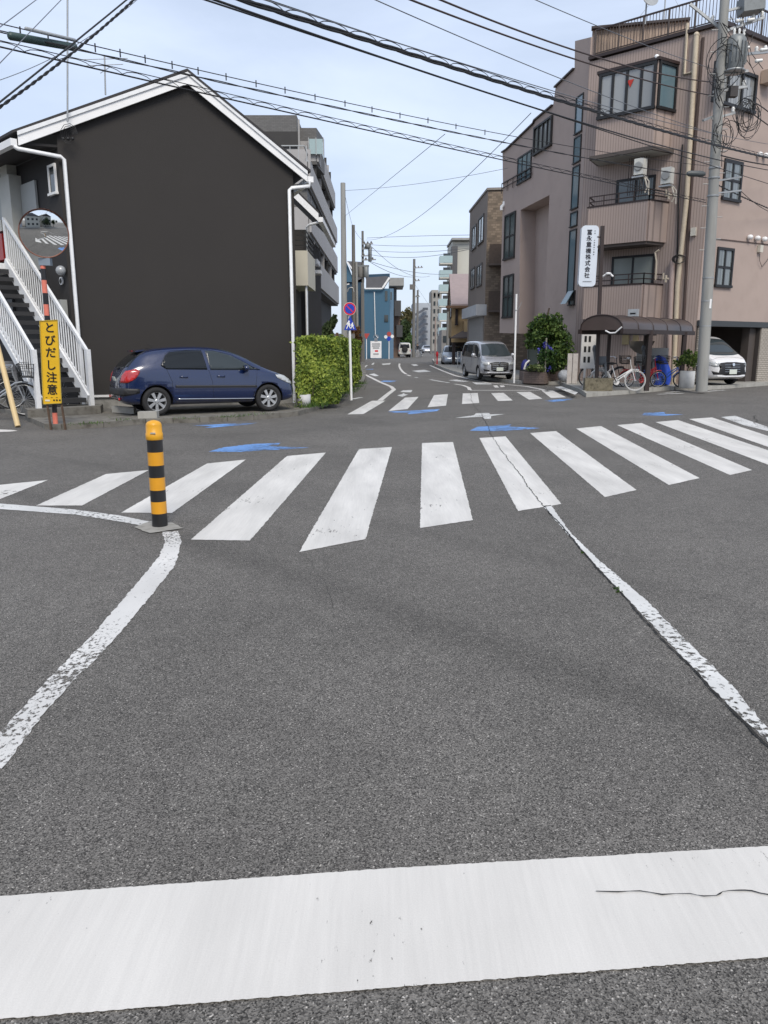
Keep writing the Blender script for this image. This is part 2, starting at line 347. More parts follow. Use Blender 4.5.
def leafy(name, c1, c2, c3, scale=3.0):
    m = bpy.data.materials.new(name); m.use_nodes = True; t, b, K = nodes(m)
    g = t.nodes.new('ShaderNodeNewGeometry'); n = t.nodes.new('ShaderNodeTexNoise'); n.inputs['Scale'].default_value = scale; n.inputs['Detail'].default_value = 3
    tc = t.nodes.new('ShaderNodeTexCoord'); K(tc.outputs['Object'], n.inputs['Vector'])
    ad = t.nodes.new('ShaderNodeMath'); ad.operation = 'MULTIPLY_ADD'; K(g.outputs['Random Per Island'], ad.inputs[0]); ad.inputs[1].default_value = .55; K(n.outputs['Fac'], ad.inputs[2])
    r = t.nodes.new('ShaderNodeValToRGB'); e = r.color_ramp.elements; e[0].position = .38; e[0].color = (*c1, 1); e[1].position = 1.0; e[1].color = (*c3, 1)
    x = e.new(.72); x.color = (*c2, 1)
    K(ad.outputs[0], r.inputs[0]); K(r.outputs[0], b.inputs['Base Color']); b.inputs['Roughness'].default_value = .55; b.inputs['Specular IOR Level'].default_value = .3
    b.inputs['Subsurface Weight'].default_value = 0
    tr = t.nodes.new('ShaderNodeBsdfTranslucent'); K(r.outputs[0], tr.inputs[0]); ms = t.nodes.new('ShaderNodeMixShader'); ms.inputs[0].default_value = .25
    o = [q for q in t.nodes if q.type == 'OUTPUT_MATERIAL'][0]; K(b.outputs[0], ms.inputs[1]); K(tr.outputs[0], ms.inputs[2]); K(ms.outputs[0], o.inputs[0])
    return m
def leaves(mb, pts, size, asp=1.6, fold=.25, normal=None):
    """one folded leaf (two triangles) at each point"""
    for p in pts:
        d = Vector((random.gauss(0, 1), random.gauss(0, 1), random.gauss(0, .6)))
        if normal is not None: d += normal(p) * 1.3
        d.normalize(); a = d.orthogonal().normalized(); a.rotate(Matrix.Rotation(random.uniform(0, 6.28), 3, d)); b = d.cross(a)
        s = size * random.uniform(.6, 1.3)
        p = Vector(p)
        mb.add([p - a * s * asp * .5, p + b * s * .42 + d * s * fold * .3, p + a * s * asp * .5, p - b * s * .42 + d * s * fold * .3], [(0, 1, 2), (0, 2, 3)], False)
def text_mb(body, size, origin, ex, ez, thick=.004, align='CENTER', vfill=0):
    """lettering as a mesh: ex is the reading direction, ez up; returns an MB"""
    cu = bpy.data.curves.new('lettering', 'FONT'); cu.body = body; cu.size = size; cu.align_x = 'CENTER'; cu.align_y = 'CENTER'; cu.resolution_u = 3
    o = bpy.data.objects.new('lettering', cu); col.objects.link(o)
    dg = bpy.context.evaluated_depsgraph_get(); dg.update()
    me = bpy.data.meshes.new_from_object(o.evaluated_get(dg))
    mb = MB(); ex, ez, origin = Vector(ex).normalized(), Vector(ez).normalized(), Vector(origin); nn = ex.cross(ez)
    if vfill:  # bolder strokes
        offs = [(0, 0), (vfill, 0), (0, vfill), (vfill, vfill)]
    else: offs = [(0, 0)]
    k = 0
    for (dx, dy) in offs:
        mb.add([origin + ex * (v.co.x + dx) + ez * (v.co.y + dy) + nn * (thick + k * .0007) for v in me.vertices], [tuple(p.vertices) for p in me.polygons]); k += 1
    bpy.data.objects.remove(o); bpy.data.meshes.remove(me); bpy.data.curves.remove(cu)
    return mb
# ------------------------------------------------------------------ the setting: ground, road, markings, kerbed pavements
def circ3(a, b, c):
    ax, ay, bx, by, cx, cy = a.x, a.y, b.x, b.y, c.x, c.y
    d = 2 * (ax * (by - cy) + bx * (cy - ay) + cx * (ay - by))
    ux = ((ax * ax + ay * ay) * (by - cy) + (bx * bx + by * by) * (cy - ay) + (cx * cx + cy * cy) * (ay - by)) / d
    uy = ((ax * ax + ay * ay) * (cx - bx) + (bx * bx + by * by) * (ax - cx) + (cx * cx + cy * cy) * (bx - ax)) / d
    return ux, uy, math.hypot(ax - ux, ay - uy)
t1 = circ3(G(190, 542), G(400, 612), G(704, 722))
TRACKS = [(t1[0], t1[1], t1[2], .26, .38), (t1[0], t1[1], t1[2] + 1.5, .24, .18)]
ASPH = asphalt('asphalt', (.131, .1235, .1135))
m_ground = M('dry_earth', (.16, .15, .13), .9, var=.2, scale=.2)
g = MB(); g.sheet([(-1500, -600, -.02), (1500, -600, -.02), (1500, 2500, -.02), (-1500, 2500, -.02)])
obj('ground', g, m_ground, kind='structure')
road = MB(); road.sheet([(-70, -40, 0), (70, -40, 0), (70, 320, 0), (-70, 320, 0)])
road = obj('road', road, ASPH, kind='structure')
PW = paint('white_road_paint', (.625, .604, .57), wear=.085, scale=40, grime=.10, comb=.07, stretch=(1.5, .6, 1, .15))
PWS = paint('white_zebra_paint', (.65, .632, .60), wear=.085, scale=16, grime=.22, comb=.10, stretch=(1.6, .35, 1, 0))
PWW = paint('worn_white_paint', (.66, .66, .645), wear=.19, scale=28, grime=.2)
PWV = paint('very_worn_white_paint', (.66, .65, .63), wear=.185, scale=48, grime=.2, stretch=(1, .7, 1, -.6))
PB = paint('blue_road_paint', (.13, .30, .72), wear=.21, scale=11, grime=.22)
PB2 = paint('fresh_blue_road_paint', (.17, .34, .69), wear=.225, scale=13, grime=.3, stretch=(.5, 2.2, 1, .1))
CRK = M('crack_dark', (.018, .017, .015), .95, var=.3, scale=30)
def rough_edge(pts, step, jit):
    """resample an outline and break its edge up a little"""
    out = []
    for i, p in enumerate(pts):
        q = pts[(i + 1) % len(pts)]; n = max(1, int((q - p).length / step))
        for k in range(n):
            a = p.lerp(q, k / n)
            out.append(Vector((a.x + (random.uniform(-jit, jit) if k else 0), a.y + (random.uniform(-jit, jit) if k else 0), a.z)))
    return out
def marking(name, px, mat, z=.004, step=.03, jit=.004, label=None):
    pts = [G(x, y, z) for x, y in px]
    mb = MB(); mb.sheet(rough_edge(pts, step, jit))
    return obj(name, mb, mat, road, label, local=True)
marking('stop_line', [(-60, 900), (0, 896), (384, 868.5), (768, 846), (860, 840.5), (860, 950), (768, 957), (384, 988), (0, 1019), (-60, 1024)], PW, step=.010, jit=.0016, label='broad white stop line across the foreground')
near = [[(-62, 491), (48, 480), (0, 499), (-120, 528)], [(106, 474), (149, 470), (82, 505.5), (36, 505.5)], [(207, 463.5), (246, 459.5), (172, 513), (121, 512.5)],
        [(287, 456), (326, 452.5), (250, 540.5), (191, 539.5)], [(359, 449), (392, 447), (365.5, 539), (299, 552)], [(422, 443), (453, 442), (473, 520), (420, 528)],
        [(479.4, 438), (505.5, 436.3), (561.5, 504), (518, 511)], [(530, 433), (556, 431), (636.5, 490), (605, 497)], [(576, 428.5), (601, 426), (699.5, 478), (669, 485)],
        [(617, 425), (641.5, 423), (752, 470), (730, 475)], [(655.5, 422), (678, 420), (815, 466), (790, 473)], [(689, 419), (712, 417.4), (850, 463), (828, 468)]]
for i, q in enumerate(near): marking('crosswalk_stripe', q, PWS)
marking('crosswalk_stripe', [(721, 417), (735, 415.7), (752, 421.5), (768, 427), (800, 433), (800, 437), (768, 431), (745, 425.5)], PWW)
far = [[(371.8, 400.7), (385.7, 400.7), (363.4, 414), (347.2, 414.4)], [(405, 397.6), (418.6, 396.8), (407.5, 409), (388.5, 411)], [(434, 395.2), (448, 394), (446, 405.6), (427.5, 407.2)],
       [(462.8, 393.4), (477.7, 393), (479.3, 403), (462, 404)], [(491.2, 393.2), (503.5, 392.8), (512.8, 400.4), (498, 401)], [(516.5, 392), (530, 391.8), (542.5, 398.6), (529, 399.6)],
       [(541.5, 390.6), (553, 390.6), (566, 397.2), (551, 398)]]
for q in far: marking('crosswalk_stripe', q, PWS)
marking('crosswalk_stripe', [(554.7, 387), (561.5, 386.3), (578, 392.3), (575, 394.6)], PWW, z=.125)
# edge line round the foreground corner, worn at the left
marking('edge_line', [(162, 532), (165, 542), (159, 557), (135, 585), (95, 632), (45, 682), (0, 732), (-60, 800), (-60, 850), (0, 770), (55, 700), (112, 642), (150, 597), (175, 565), (181.5, 542), (178.5, 531)], PWV, jit=.006)
marking('edge_line', [(-60, 501), (0, 503.5), (75, 509.5), (120, 515.5), (152, 522), (150, 527), (120, 521.5), (75, 514.5), (0, 509), (-60, 507)], PWW)
marking('centre_line', [(543, 506), (584, 552.5), (619, 590), (664, 637), (709, 685), (744, 720), (768, 742), (815, 790), (825, 775), (768, 728), (729, 682), (684, 638), (644, 598), (599, 560), (570, 532), (551, 505)], PWW, jit=.006)
# far markings down the street
def stroke(name, px, wpx, mat, z=.004):
    """a line of paint through pixel points with a real width in metres"""
    pts = [G(x, y, z) for x, y in px]; l, r = [], []
    for i, p in enumerate(pts):
        t = (pts[min(i + 1, len(pts) - 1)] - pts[max(i - 1, 0)]).normalized(); n = Vector((-t.y, t.x, 0)) * wpx / 2
        l.append(p + n); r.append(p - n)
    mb = MB(); mb.sheet(l + r[::-1]); return obj(name, mb, mat, road, local=True)
stroke('edge_line', [(380, 400.5), (388, 394), (394, 389.5), (391, 386.5), (381, 382.5), (372, 378), (365, 374.5), (362.5, 372.8)], .15, PW)
stroke('centre_line', [(399.5, 363.5), (399.2, 366), (400.5, 369), (403, 372), (406, 374)], .14, PW)
stroke('centre_line', [(407, 374.8), (410.5, 376)], .14, PW)
stroke('centre_line', [(415, 377.2), (418, 377.8)], .12, PWW)
stroke('centre_line', [(430, 379.5), (440, 381.3), (449, 382.7)], .14, PWW)
stroke('centre_line', [(455, 384), (463, 385.3), (468.5, 387.3), (470, 390)], .13, PW)
stroke('edge_line', [(470, 390.2), (500, 390.3), (540, 390.2)], .2, PW)
stroke('edge_line', [(430, 365.3), (435, 367.5), (443, 371), (455, 375.5), (470, 379.3), (488, 382.8), (510, 384.8), (527, 386.5), (540, 389), (548, 391.5)], .16, PW)
marking('pedestrian_mark', [(400, 392), (403, 390.3), (412.5, 390), (411, 392.3)], PWW)
marking('pedestrian_mark', [(397, 395.3), (402, 394.2), (403.5, 393.2), (405.5, 394.3), (408.3, 394.3), (405, 395.8), (402.5, 396.8)], PWW)
marking('crossing_mark', [(455, 418), (474, 415.2), (476, 413.2), (489, 412.8), (490, 414.4), (505, 414), (491, 416), (491, 418.8), (485, 418.8), (482, 416.8), (474, 417.1)], PWW)
marking('road_sign_patch', [(448.5, 380.2), (456, 379.6), (469, 381.2), (462, 382)], PWW)
marking('road_sign_patch', [(472, 382.3), (490, 382.8), (492, 384.4), (476, 384.3)], PWW)
marking('road_sign_patch', [(493, 385.5), (497, 385.2), (499, 387.5), (495, 387.6)], PW)
marking('road_sign_patch', [(499.5, 385.5), (504, 385.4), (505, 386.8), (501, 387.2)], PW)
marking('road_sign_patch', [(369, 374.4), (374, 373.4), (379, 375.8), (375, 376.2)], PWW)
marking('road_sign_patch', [(381.5, 363.7), (391, 362.9), (389.5, 364.6), (383, 365)], PWW)
marking('road_sign_patch', [(371, 364.4), (373.5, 362.6), (374.6, 362.6), (373.3, 364.9)], PWW)
marking('road_sign_patch', [(411, 364.5), (416, 364.1), (418.5, 365.5), (414, 366)], PWW)
marking('road_sign_patch', [(412, 370.9), (424, 369.7), (431, 371.5), (419, 372.3)], PWW)
marking('road_sign_patch', [(-20, 431), (0, 429.4), (14, 430), (18, 430.8), (10, 431.6), (-20, 432.6)], PW)
stroke('edge_line', [(363.5, 368), (367, 365.2)], .15, PWW)
stroke('edge_line', [(352.5, 399), (361.5, 397.3)], .15, PWW)
# kerb line of the cross street on the right, broken
stroke('edge_line', [(657, 394.2), (683, 393.2)], .16, PWW)
stroke('edge_line', [(664, 392.6), (690, 390.6)], .13, PWW)
stroke('edge_line', [(706, 391.5), (725, 390)], .13, PWW)
# blue cycle arrows
marking('cycle_arrow', [(209, 451.5), (224, 447.2), (252, 444), (281, 442.8), (279, 444.5), (266, 446), (300, 447.3), (312, 447.2), (290, 449), (262, 450.3), (240, 451.8)], PB2, jit=.02)
marking('cycle_arrow', [(191, 425.4), (208, 424.8), (222, 424), (240, 423.3), (258, 422.7), (246, 424.8), (230, 426), (212, 427.6), (204, 427.6), (214, 426)], PB2, jit=.01)
marking('cycle_arrow', [(470, 430.5), (478, 426.6), (498, 425.6), (511.5, 424.4), (509, 426.6), (533, 427.4), (540, 428.2), (520, 429.8), (497, 431.2)], PB2, jit=.01)
marking('cycle_arrow', [(388, 411.6), (405, 410.8), (420, 410), (440, 409), (437, 411), (425, 412.6), (409, 414.2), (407.5, 413.6), (410, 412.4), (395, 412.6)], PB2, jit=.01)
marking('cycle_arrow', [(641.5, 415.4), (644, 413), (664, 412), (665.5, 414), (684, 414.4), (666, 415.6)], PB2, jit=.01)
marking('cycle_arrow', [(544, 400.6), (560, 399.2), (573, 398.8), (564, 400.8), (553, 402)], PB2, jit=.01)
marking('cycle_arrow', [(379.5, 381.8), (384, 380.4), (397, 380.8), (391, 382.1)], PB2, jit=.01)
marking('cycle_arrow', [(364, 369.3), (373, 368.8), (374, 369.6)], PB2, jit=.01)
# long crack through the crossing and down the centre line, and one in the stop line
def crack(px, w0, z=.0075, wob=.02):
    pts = []
    for i in range(len(px) - 1):
        a, b = G(*px[i], z), G(*px[i + 1], z); n = max(2, int((b - a).length / .03))
        for k in range(n): pts.append(a.lerp(b, k / n))
    l, r = [], []; ox = 0
    for i, p in enumerate(pts):
        t = (pts[min(i + 1, len(pts) - 1)] - pts[max(i - 1, 0)]).normalized(); n = Vector((-t.y, t.x, 0)); ox += random.uniform(-wob, wob) * .7; ox *= .9
        w_ = w0 * random.uniform(.3, 1.3); l.append(p + n * (ox + w_)); r.append(p + n * (ox - w_))
    mb = MB(); m = len(l)
    mb.add(l + r, [(i, m + i, m + i + 1, i + 1) for i in range(m - 1)], False)
    o = obj('crack', mb, CRK, road, local=True)
    return o
crack([(470, 393), (473, 404), (482, 415), (487, 424), (492, 437), (505, 455), (525, 482), (546, 509)], .005, wob=.012)
crack([(546, 509), (584, 553), (619, 591), (664, 639), (709, 687), (744, 722), (768, 746), (800, 780)], .0055, wob=.007)
crack([(596, 891), (640, 890.5), (662, 894), (690, 893), (704, 896), (716, 895), (722, 891), (738, 889.5), (752, 890), (768, 894), (800, 893)], .0022, wob=.0035)
crack([(300, 552), (311, 562), (318, 575), (325, 582), (331, 598), (334, 620)], .0009, wob=.008)
crack([(755, 415), (757, 424), (768, 428), (790, 432)], .008, wob=.03)
# concrete footing the bollard stands in
mb = MB(); mb.sheet(rough_edge([G(134, 527, .008), (G(150, 533, .008)), G(184, 528, .008), G(172, 522.5, .008), G(150, 521, .008)], .04, .01))
CONC = M('concrete', (.30, .29, .265), .9, var=.18, scale=3, bump=.3, bscale=120, stain=.5)
CONCD = M('weathered_concrete', (.17, .16, .14), .92, var=.3, scale=2.2, bump=.4, bscale=60, stain=.75)
CONCL = M('light_concrete', (.36, .35, .32), .9, var=.12, scale=2, bump=.2, stain=.3)
obj('bollard_footing', mb, CONC, road, local=True)
# pavements
def pavement(name, px, extra, h, mat, kmat):
    front = [G(x, y, 0) for x, y in px]
    inner = []
    for i, p in enumerate(front):
        t = (front[min(i + 1, len(front) - 1)] - front[max(i - 1, 0)]).normalized(); n = Vector((-t.y, t.x, 0))
        inner.append(p + n * .15)
    o = obj(name, MB().prism([(p.x, p.y) for p in inner] + extra, -.01, h - .012), mat, kind='structure')
    k = MB(); dist = 0
    for i in range(len(front) - 1):
        a, b, c, d = front[i], front[i + 1], inner[i + 1], inner[i]; n = max(1, round((b - a).length / .6))
        for j in range(n):
            u0, u1 = j / n + .006 / max(.1, (b - a).length), (j + 1) / n - .006 / max(.1, (b - a).length)
            hh = h + random.uniform(-.006, .006)
            q = [a.lerp(b, u0), a.lerp(b, u1), d.lerp(c, u1), d.lerp(c, u0)]
            k.prism([(p.x, p.y) for p in q], 0, hh)
    obj('kerb', k, kmat, o, local=True)
    return o
lp = [(-60, 413), (0, 412), (21, 418), (45, 429), (62, 429.8), (104, 427.5), (146, 424), (200, 422.5), (254, 420), (280, 417.6), (298, 416), (316.5, 410.5), (334.7, 402), (353, 394), (361, 387.7), (365, 381), (366, 374), (364.5, 366)]
left_walk = pavement('pavement', lp, [(-5, 75), (-45, 75), (-45, 18)], .10, CONCD, CONCD)
rp = [(432, 360), (436, 366.5), (450, 372), (470, 377.8), (497, 381.6), (520, 384), (560, 384.9), (579, 392.7), (586, 397.2), (628, 394.2), (674, 389.8), (703.6, 390.4), (768, 385.5), (830, 381.5)]
# this one runs the other way round: walk it back to front so that the kerb's inner side is the building side
rp = list(reversed(rp))
front = [G(x, y, 0) for x, y in rp]
inner = []
for i, p in enumerate(front):
    t = (front[min(i + 1, len(front) - 1)] - front[max(i - 1, 0)]).normalized(); n = Vector((t.y, -t.x, 0)); inner.append(p + n * .15)
right_walk = obj('pavement', MB().prism([(p.x, p.y) for p in inner] + [(12, 110), (50, 110), (50, 55)], -.01, .108), CONC, kind='structure')
k = MB()
for i in range(len(front) - 1):
    a, b, c, d = front[i], front[i + 1], inner[i + 1], inner[i]; n = max(1, round((b - a).length / .6))
    for j in range(n):
        e = .006 / max(.1, (b - a).length); q = [a.lerp(b, j / n + e), a.lerp(b, (j + 1) / n - e), d.lerp(c, (j + 1) / n - e), d.lerp(c, j / n + e)]
        k.prism([(p.x, p.y) for p in q], 0, .12 + random.uniform(-.006, .006))
obj('kerb', k, CONCL, right_walk, local=True)
# ------------------------------------------------------------------ the dark gabled house on the left
DARK = M('charcoal_render', (.040, .037, .0355), .85, var=.08, scale=.7, bump=.3, bscale=70, spec=.25)
DARK2 = M('charcoal_siding', (.022, .020, .020), .8, var=.15, scale=1)
WHITE = M('white_trim', (.80, .80, .80), .5, var=.05, scale=3)
WHITEP = M('white_painted_steel', (.76, .77, .78), .42, var=.06, scale=4, stain=.15)
ROOFD = M('dark_slate_roof', (.03, .028, .03), .75, var=.2, scale=4)
GREYD = M('pale_grey_door', (.33, .34, .33), .5, var=.06)
BLACK = M('black_trim', (.012, .012, .013), .5, var=.1)
GL = glassy('window_glass', (.03, .04, .045))
GLC = glassy('curtained_glass', (.05, .06, .06), .1, (.30, .31, .29))
GLB = glassy('sky_tinted_glass', (.12, .185, .215), .08)  # sky reflection put into the base colour
GALV = M('galvanised_steel', (.38, .39, .39), .45, metal=.6, var=.12, scale=6)
def window(parent, wall, px0, py0, px1, py1, frame=BLACK, glass=GL, cols=2, rows=1, fw=.06, dep=.05, name='window', label=None):
    a0, z0 = wall.sz(px0, (py0 + py1) / 2)[0], wall.sz((px0 + px1) / 2, py1)[1]
    a1, z1 = wall.sz(px1, (py0 + py1) / 2)[0], wall.sz((px0 + px1) / 2, py0)[1]
    if a0 > a1: a0, a1 = a1, a0
    return window_sz(parent, wall, a0, z0, a1, z1, frame, glass, cols, rows, fw, dep, name, label)
def window_sz(parent, wall, a0, z0, a1, z1, frame=BLACK, glass=GL, cols=2, rows=1, fw=.06, dep=.05, name='window', label=None):
    f = MB(); n3 = Vector((wall.n.x, wall.n.y, 0)); d3 = Vector((wall.d.x, wall.d.y, 0))
    def bar(s0, s1, t0, t1, dd): f.obox(wall.pt((s0 + s1) / 2, (t0 + t1) / 2, dd / 2 - .004), d3 * (s1 - s0), n3 * dd, Vector((0, 0, t1 - t0)))
    bar(a0, a1, z1 - fw, z1, dep); bar(a0 - .02, a1 + .02, z0 - fw * .3, z0 + fw * .7, dep + .03)
    bar(a0, a0 + fw, z0 + fw * .7, z1 - fw, dep); bar(a1 - fw, a1, z0 + fw * .7, z1 - fw, dep)
    for i in range(1, cols): c = a0 + (a1 - a0) * i / cols; bar(c - fw * .45, c + fw * .45, z0 + fw * .7, z1 - fw, dep * .8)
    for i in range(1, rows): c = z0 + (z1 - z0) * i / rows; bar(a0 + fw, a1 - fw, c - fw * .45, c + fw * .45, dep * .7)
    fr = obj(name, f, frame, parent, label)
    g = MB(); g.obox(wall.pt((a0 + a1) / 2, (z0 + z1) / 2, .008), d3 * (a1 - a0 - fw), n3 * .012, Vector((0, 0, z1 - z0 - fw)))
    obj('pane', g, glass, fr)
    return fr
HL = Vector((P(78, 394, 17.6).x, 17.6)); HR = Vector((P(298, 390, 19.4).x, 19.4))
front = Wall(HL, HR)
LD = Vector((-.70, .714)).normalized(); RD = Vector((-.35, .94)).normalized()
HR2 = HR + RD * 5.6; HL2 = HL + LD * 8.5
house = thing('gabled_house', (HL.x + 2.4, HL.y + 1, 0), 'two storey charcoal house with white gable trim and outside stairs', 'house')
zb = .36
# gable outline measured on the front face (wall top = underside of the barge boards)
def fz(px, py): a, z = front.sz(px, py); return a, z
aA, zA = fz(187, 86); _, zL = fz(68, 146); aR, zR = front.L, fz(296, 184)[1]
slopeL = None
sE, zE = front.sz(306, 183); sW, zW = front.sz(19, 147)
zRt = zA + (zE - zA) * (front.L - aA) / (sE - aA) + .05; zLt = zA + (zW - zA) * (0 - aA) / (sW - aA) + .05
poly = [front.pt(0, zb), front.pt(front.L, zb), front.pt(front.L, zRt), front.pt(aA, zA + .05), front.pt(0, zLt)]
w_ = MB(); w_.slab(poly, Vector((-.05, .4, 0)).normalized() * .25)
# flank walls
def quadwall(mb, A, B, z0, z1a, z1b, thick):
    wl = Wall(A, B); n3 = Vector((wl.n.x, wl.n.y, 0))
    mb.slab([wl.pt(0, z0), wl.pt(wl.L, z0), wl.pt(wl.L, z1b), wl.pt(0, z1a)], -n3 * thick)
quadwall(w_, HR - Vector((.0, -.1)), HR2, zb, zR, zR, -.2)
obj('wall', w_, DARK, house)
wl = MB(); quadwall(wl, HL + LD * .02 + Vector((0, .02)), HL2, .1, zL - .05, zL - .05, .2)
wallL = Wall(HL, HL2)
obj('side_wall', wl, DARK2, house)
# concrete plinth with a white drip strip
b = MB(); n3 = Vector((front.n.x, front.n.y, 0)); d3 = Vector((front.d.x, front.d.y, 0))
b.obox(front.pt(front.L / 2 + .02, .18 + .0, -.13), d3 * (front.L - .03), n3 * .2, Vector((0, 0, .36)))
obj('plinth', b, M('plinth_concrete', (.30, .295, .28), .9, var=.15, scale=2, stain=.5), house)
s = MB(); s.obox(front.pt(front.L / 2, zb, .012), d3 * (front.L), n3 * .03, Vector((0, 0, .05)))
obj('drip_strip', s, WHITE, house)
# roof: two skewed slopes from the ridge
EL = front.pt(*[front.sz(19, 147)[0], front.sz(19, 147)[1]], .14); ER = front.pt(front.sz(306, 183)[0], front.sz(306, 183)[1], .14); AP = front.pt(aA, fz(187, 86)[1], .14)
def lift(v, z): return v + Vector((0, 0, z))
back = Vector((-.25, 1, 0)).normalized() * 6
ELb = EL + Vector((LD.x, LD.y, 0)) * 8; ERb = ER + Vector((RD.x, RD.y, 0)) * 5.6; APb = AP + back
r = MB()
def slope(a, b, c, d, t0, t1):
    r.add([lift(a, t0), lift(b, t0), lift(c, t0), lift(d, t0), lift(a, t1), lift(b, t1), lift(c, t1), lift(d, t1)], [(0, 3, 2, 1), (4, 5, 6, 7), (0, 1, 5, 4), (1, 2, 6, 5), (2, 3, 7, 6), (3, 0, 4, 7)], False)
fl = Vector((front.n.x, front.n.y, 0)) * .04
slope(EL + fl + Vector((-.1, -.02, -.02)), AP + fl, APb, ELb, .245, .30); slope(AP + fl, ER + fl + Vector((.07, .02, -.04)), ERb, APb, .247, .302)
obj('roof', r, ROOFD, house)
# white barge boards (upper and lower step) and soffits
bb = MB()
for A, B in ((EL, AP), (AP, ER)):
    bb.add([lift(A, .0), lift(B, .0), lift(B, .24), lift(A, .24)] + [lift(A, .0) - fl, lift(B, .0) - fl, lift(B, .24) - fl, lift(A, .24) - fl], [(0, 1, 2, 3), (7, 6, 5, 4), (0, 4, 5, 1), (3, 2, 6, 7), (0, 3, 7, 4), (1, 5, 6, 2)], False)
obj('barge_board', bb, WHITE, house)
b2 = MB()
for A, B in ((EL, AP), (AP, ER)):
    A2, B2 = A + fl * .8 + Vector((0, 0, .19)), B + fl * .8 + Vector((0, 0, .155)); v = Vector((0, 0, .08))
    b2.add([A2, B2, B2 + v, A2 + v, A2 - fl * .7, B2 - fl * .7, B2 + v - fl * .7, A2 + v - fl * .7], [(0, 1, 2, 3), (7, 6, 5, 4), (0, 4, 5, 1), (3, 2, 6, 7), (0, 3, 7, 4), (1, 5, 6, 2)], False)
obj('verge_trim', b2, WHITEP, house)
sf = MB(); inw = -Vector((front.n.x, front.n.y, 0)) * .12
for A, B in ((EL, AP), (AP, ER)):
    sf.add([lift(A, .02) - fl, lift(B, .02) - fl, lift(B, .02) + inw, lift(A, .02) + inw, lift(A, .05) - fl, lift(B, .05) - fl, lift(B, .05) + inw, lift(A, .05) + inw], [(0, 3, 2, 1), (4, 5, 6, 7), (0, 1, 5, 4), (1, 2, 6, 5), (2, 3, 7, 6), (3, 0, 4, 7)], False)
# soffit under the walkway eave
o3 = Vector((LD.x, LD.y, 0)); E0 = lift(EL, .03) - fl; inner0 = front.pt(0, zL - .04, -.02)
sf.add([E0, E0 + o3 * 8, inner0 + o3 * 8, inner0, E0 + Vector((0, 0, .05)), E0 + o3 * 8 + Vector((0, 0, .05)), inner0 + o3 * 8 + Vector((0, 0, .05)), inner0 + Vector((0, 0, .05))], [(0, 1, 2, 3), (7, 6, 5, 4), (0, 4, 5, 1), (1, 5, 6, 2), (2, 6, 7, 3), (3, 7, 4, 0)], False)
obj('soffit', sf, DARK2, house)
# gutters and downpipes
gt = MB(); a = EL + Vector((-.08, -.02, .06)); gt.bar(a, a + o3 * 8, .13, .14); obj('gutter', gt, WHITE, house)
a = ER + Vector((.08, 0, .05)); gt = MB(); gt.bar(a + Vector((0, -.03, 0)), a + Vector((RD.x, RD.y, 0)) * 5.4, .13, .13)
obj('gutter', gt, WHITE, house)
pL = front.pt(.05, 0, .09); y0 = pL.y
p0 = EL + Vector((-.03, -.1, -.05)); c1 = P(62.5, 157, y0)
d = MB(); d.tube([p0, p0 + Vector((.06, -.02, -.04)), Vector((c1.x - .03, y0 - .02, c1.z)), c1 + Vector((.03, 0, -.05)), Vector((c1.x + .03, y0, .12))], .042, 10)
obj('downpipe', d, WHITEP, house)
pR = front.pt(front.L - .12, 0, .09); c = ER + Vector((.05, -.03, .0))
d = MB(); d.tube([c, c + Vector((0, 0, -.1)), Vector((pR.x + .05, c.y, c.z - .14)), Vector((pR.x, pR.y, c.z - .2)), Vector((pR.x, pR.y, .1))], .042, 10)
obj('downpipe', d, WHITEP, house)
# the wall by the stairs: doors, meter boxes, narrow window, lamp
window(house, wallL, 49.5, 164, 57, 195, WHITE, GL, 1, 1, .05, .04, label='narrow white framed window by the downpipe')
def door(px0, py0, px1, py1, mat, nm='door', th=.05):
    a0, a1 = sorted((wallL.sz(px0, py0)[0], wallL.sz(px1, py0)[0])); z1 = wallL.sz((px0 + px1) / 2, py0)[1]; z0 = wallL.sz((px0 + px1) / 2, py1)[1]
    m = MB(); m.obox(wallL.pt((a0 + a1) / 2, (z0 + z1) / 2, th / 2), Vector((wallL.d.x, wallL.d.y, 0)) * (a1 - a0), Vector((wallL.n.x, wallL.n.y, 0)) * th, Vector((0, 0, z1 - z0)))
    return obj(nm, m, mat, house)
dr = door(22, 183, 36.5, 272, GREYD)
h = MB(); a_, z_ = wallL.sz(25, 232); h.obox(wallL.pt(a_, z_, .09), Vector((0, 0, .16)), Vector((.03, 0, 0)), Vector((0, .03, 0))); obj('handle', h, BLACK, dr)
door(-3, 190, 9, 222, GREYD, 'shutter_panel')
door(10.5, 178, 21, 272, M('cream_panel', (.40, .40, .37), .6), 'pipe_cover', .28)
door(1, 222, 9.5, 233, M('meter_box_cream', (.5, .5, .45), .5), 'meter_box', .2)
door(6, 161, 9.5, 178, GREYD, 'lamp_bracket', .12); door(9, 167, 16, 180, M('meter_box_cream', (.5, .5, .45)), 'meter_box', .22)
door(-3, 236, 11, 262, M('red_box', (.30, .015, .012), .4), 'fire_extinguisher_box', .22)
a_, z_ = wallL.sz(65.5, 271); m = MB(); m.sphere(wallL.pt(a_, z_, .1), .11); obj('wall_lamp', m, glassy('milk_glass', (.3, .31, .32), .2), house)
a_, z_ = wallL.sz(62, 281); m = MB(); m.lathe(wallL.pt(a_, z_, .0), [(.085, 0), (.085, .03)], 20, Vector((wallL.n.x, wallL.n.y, 0))); dn = obj('round_plate', m, WHITE, house)
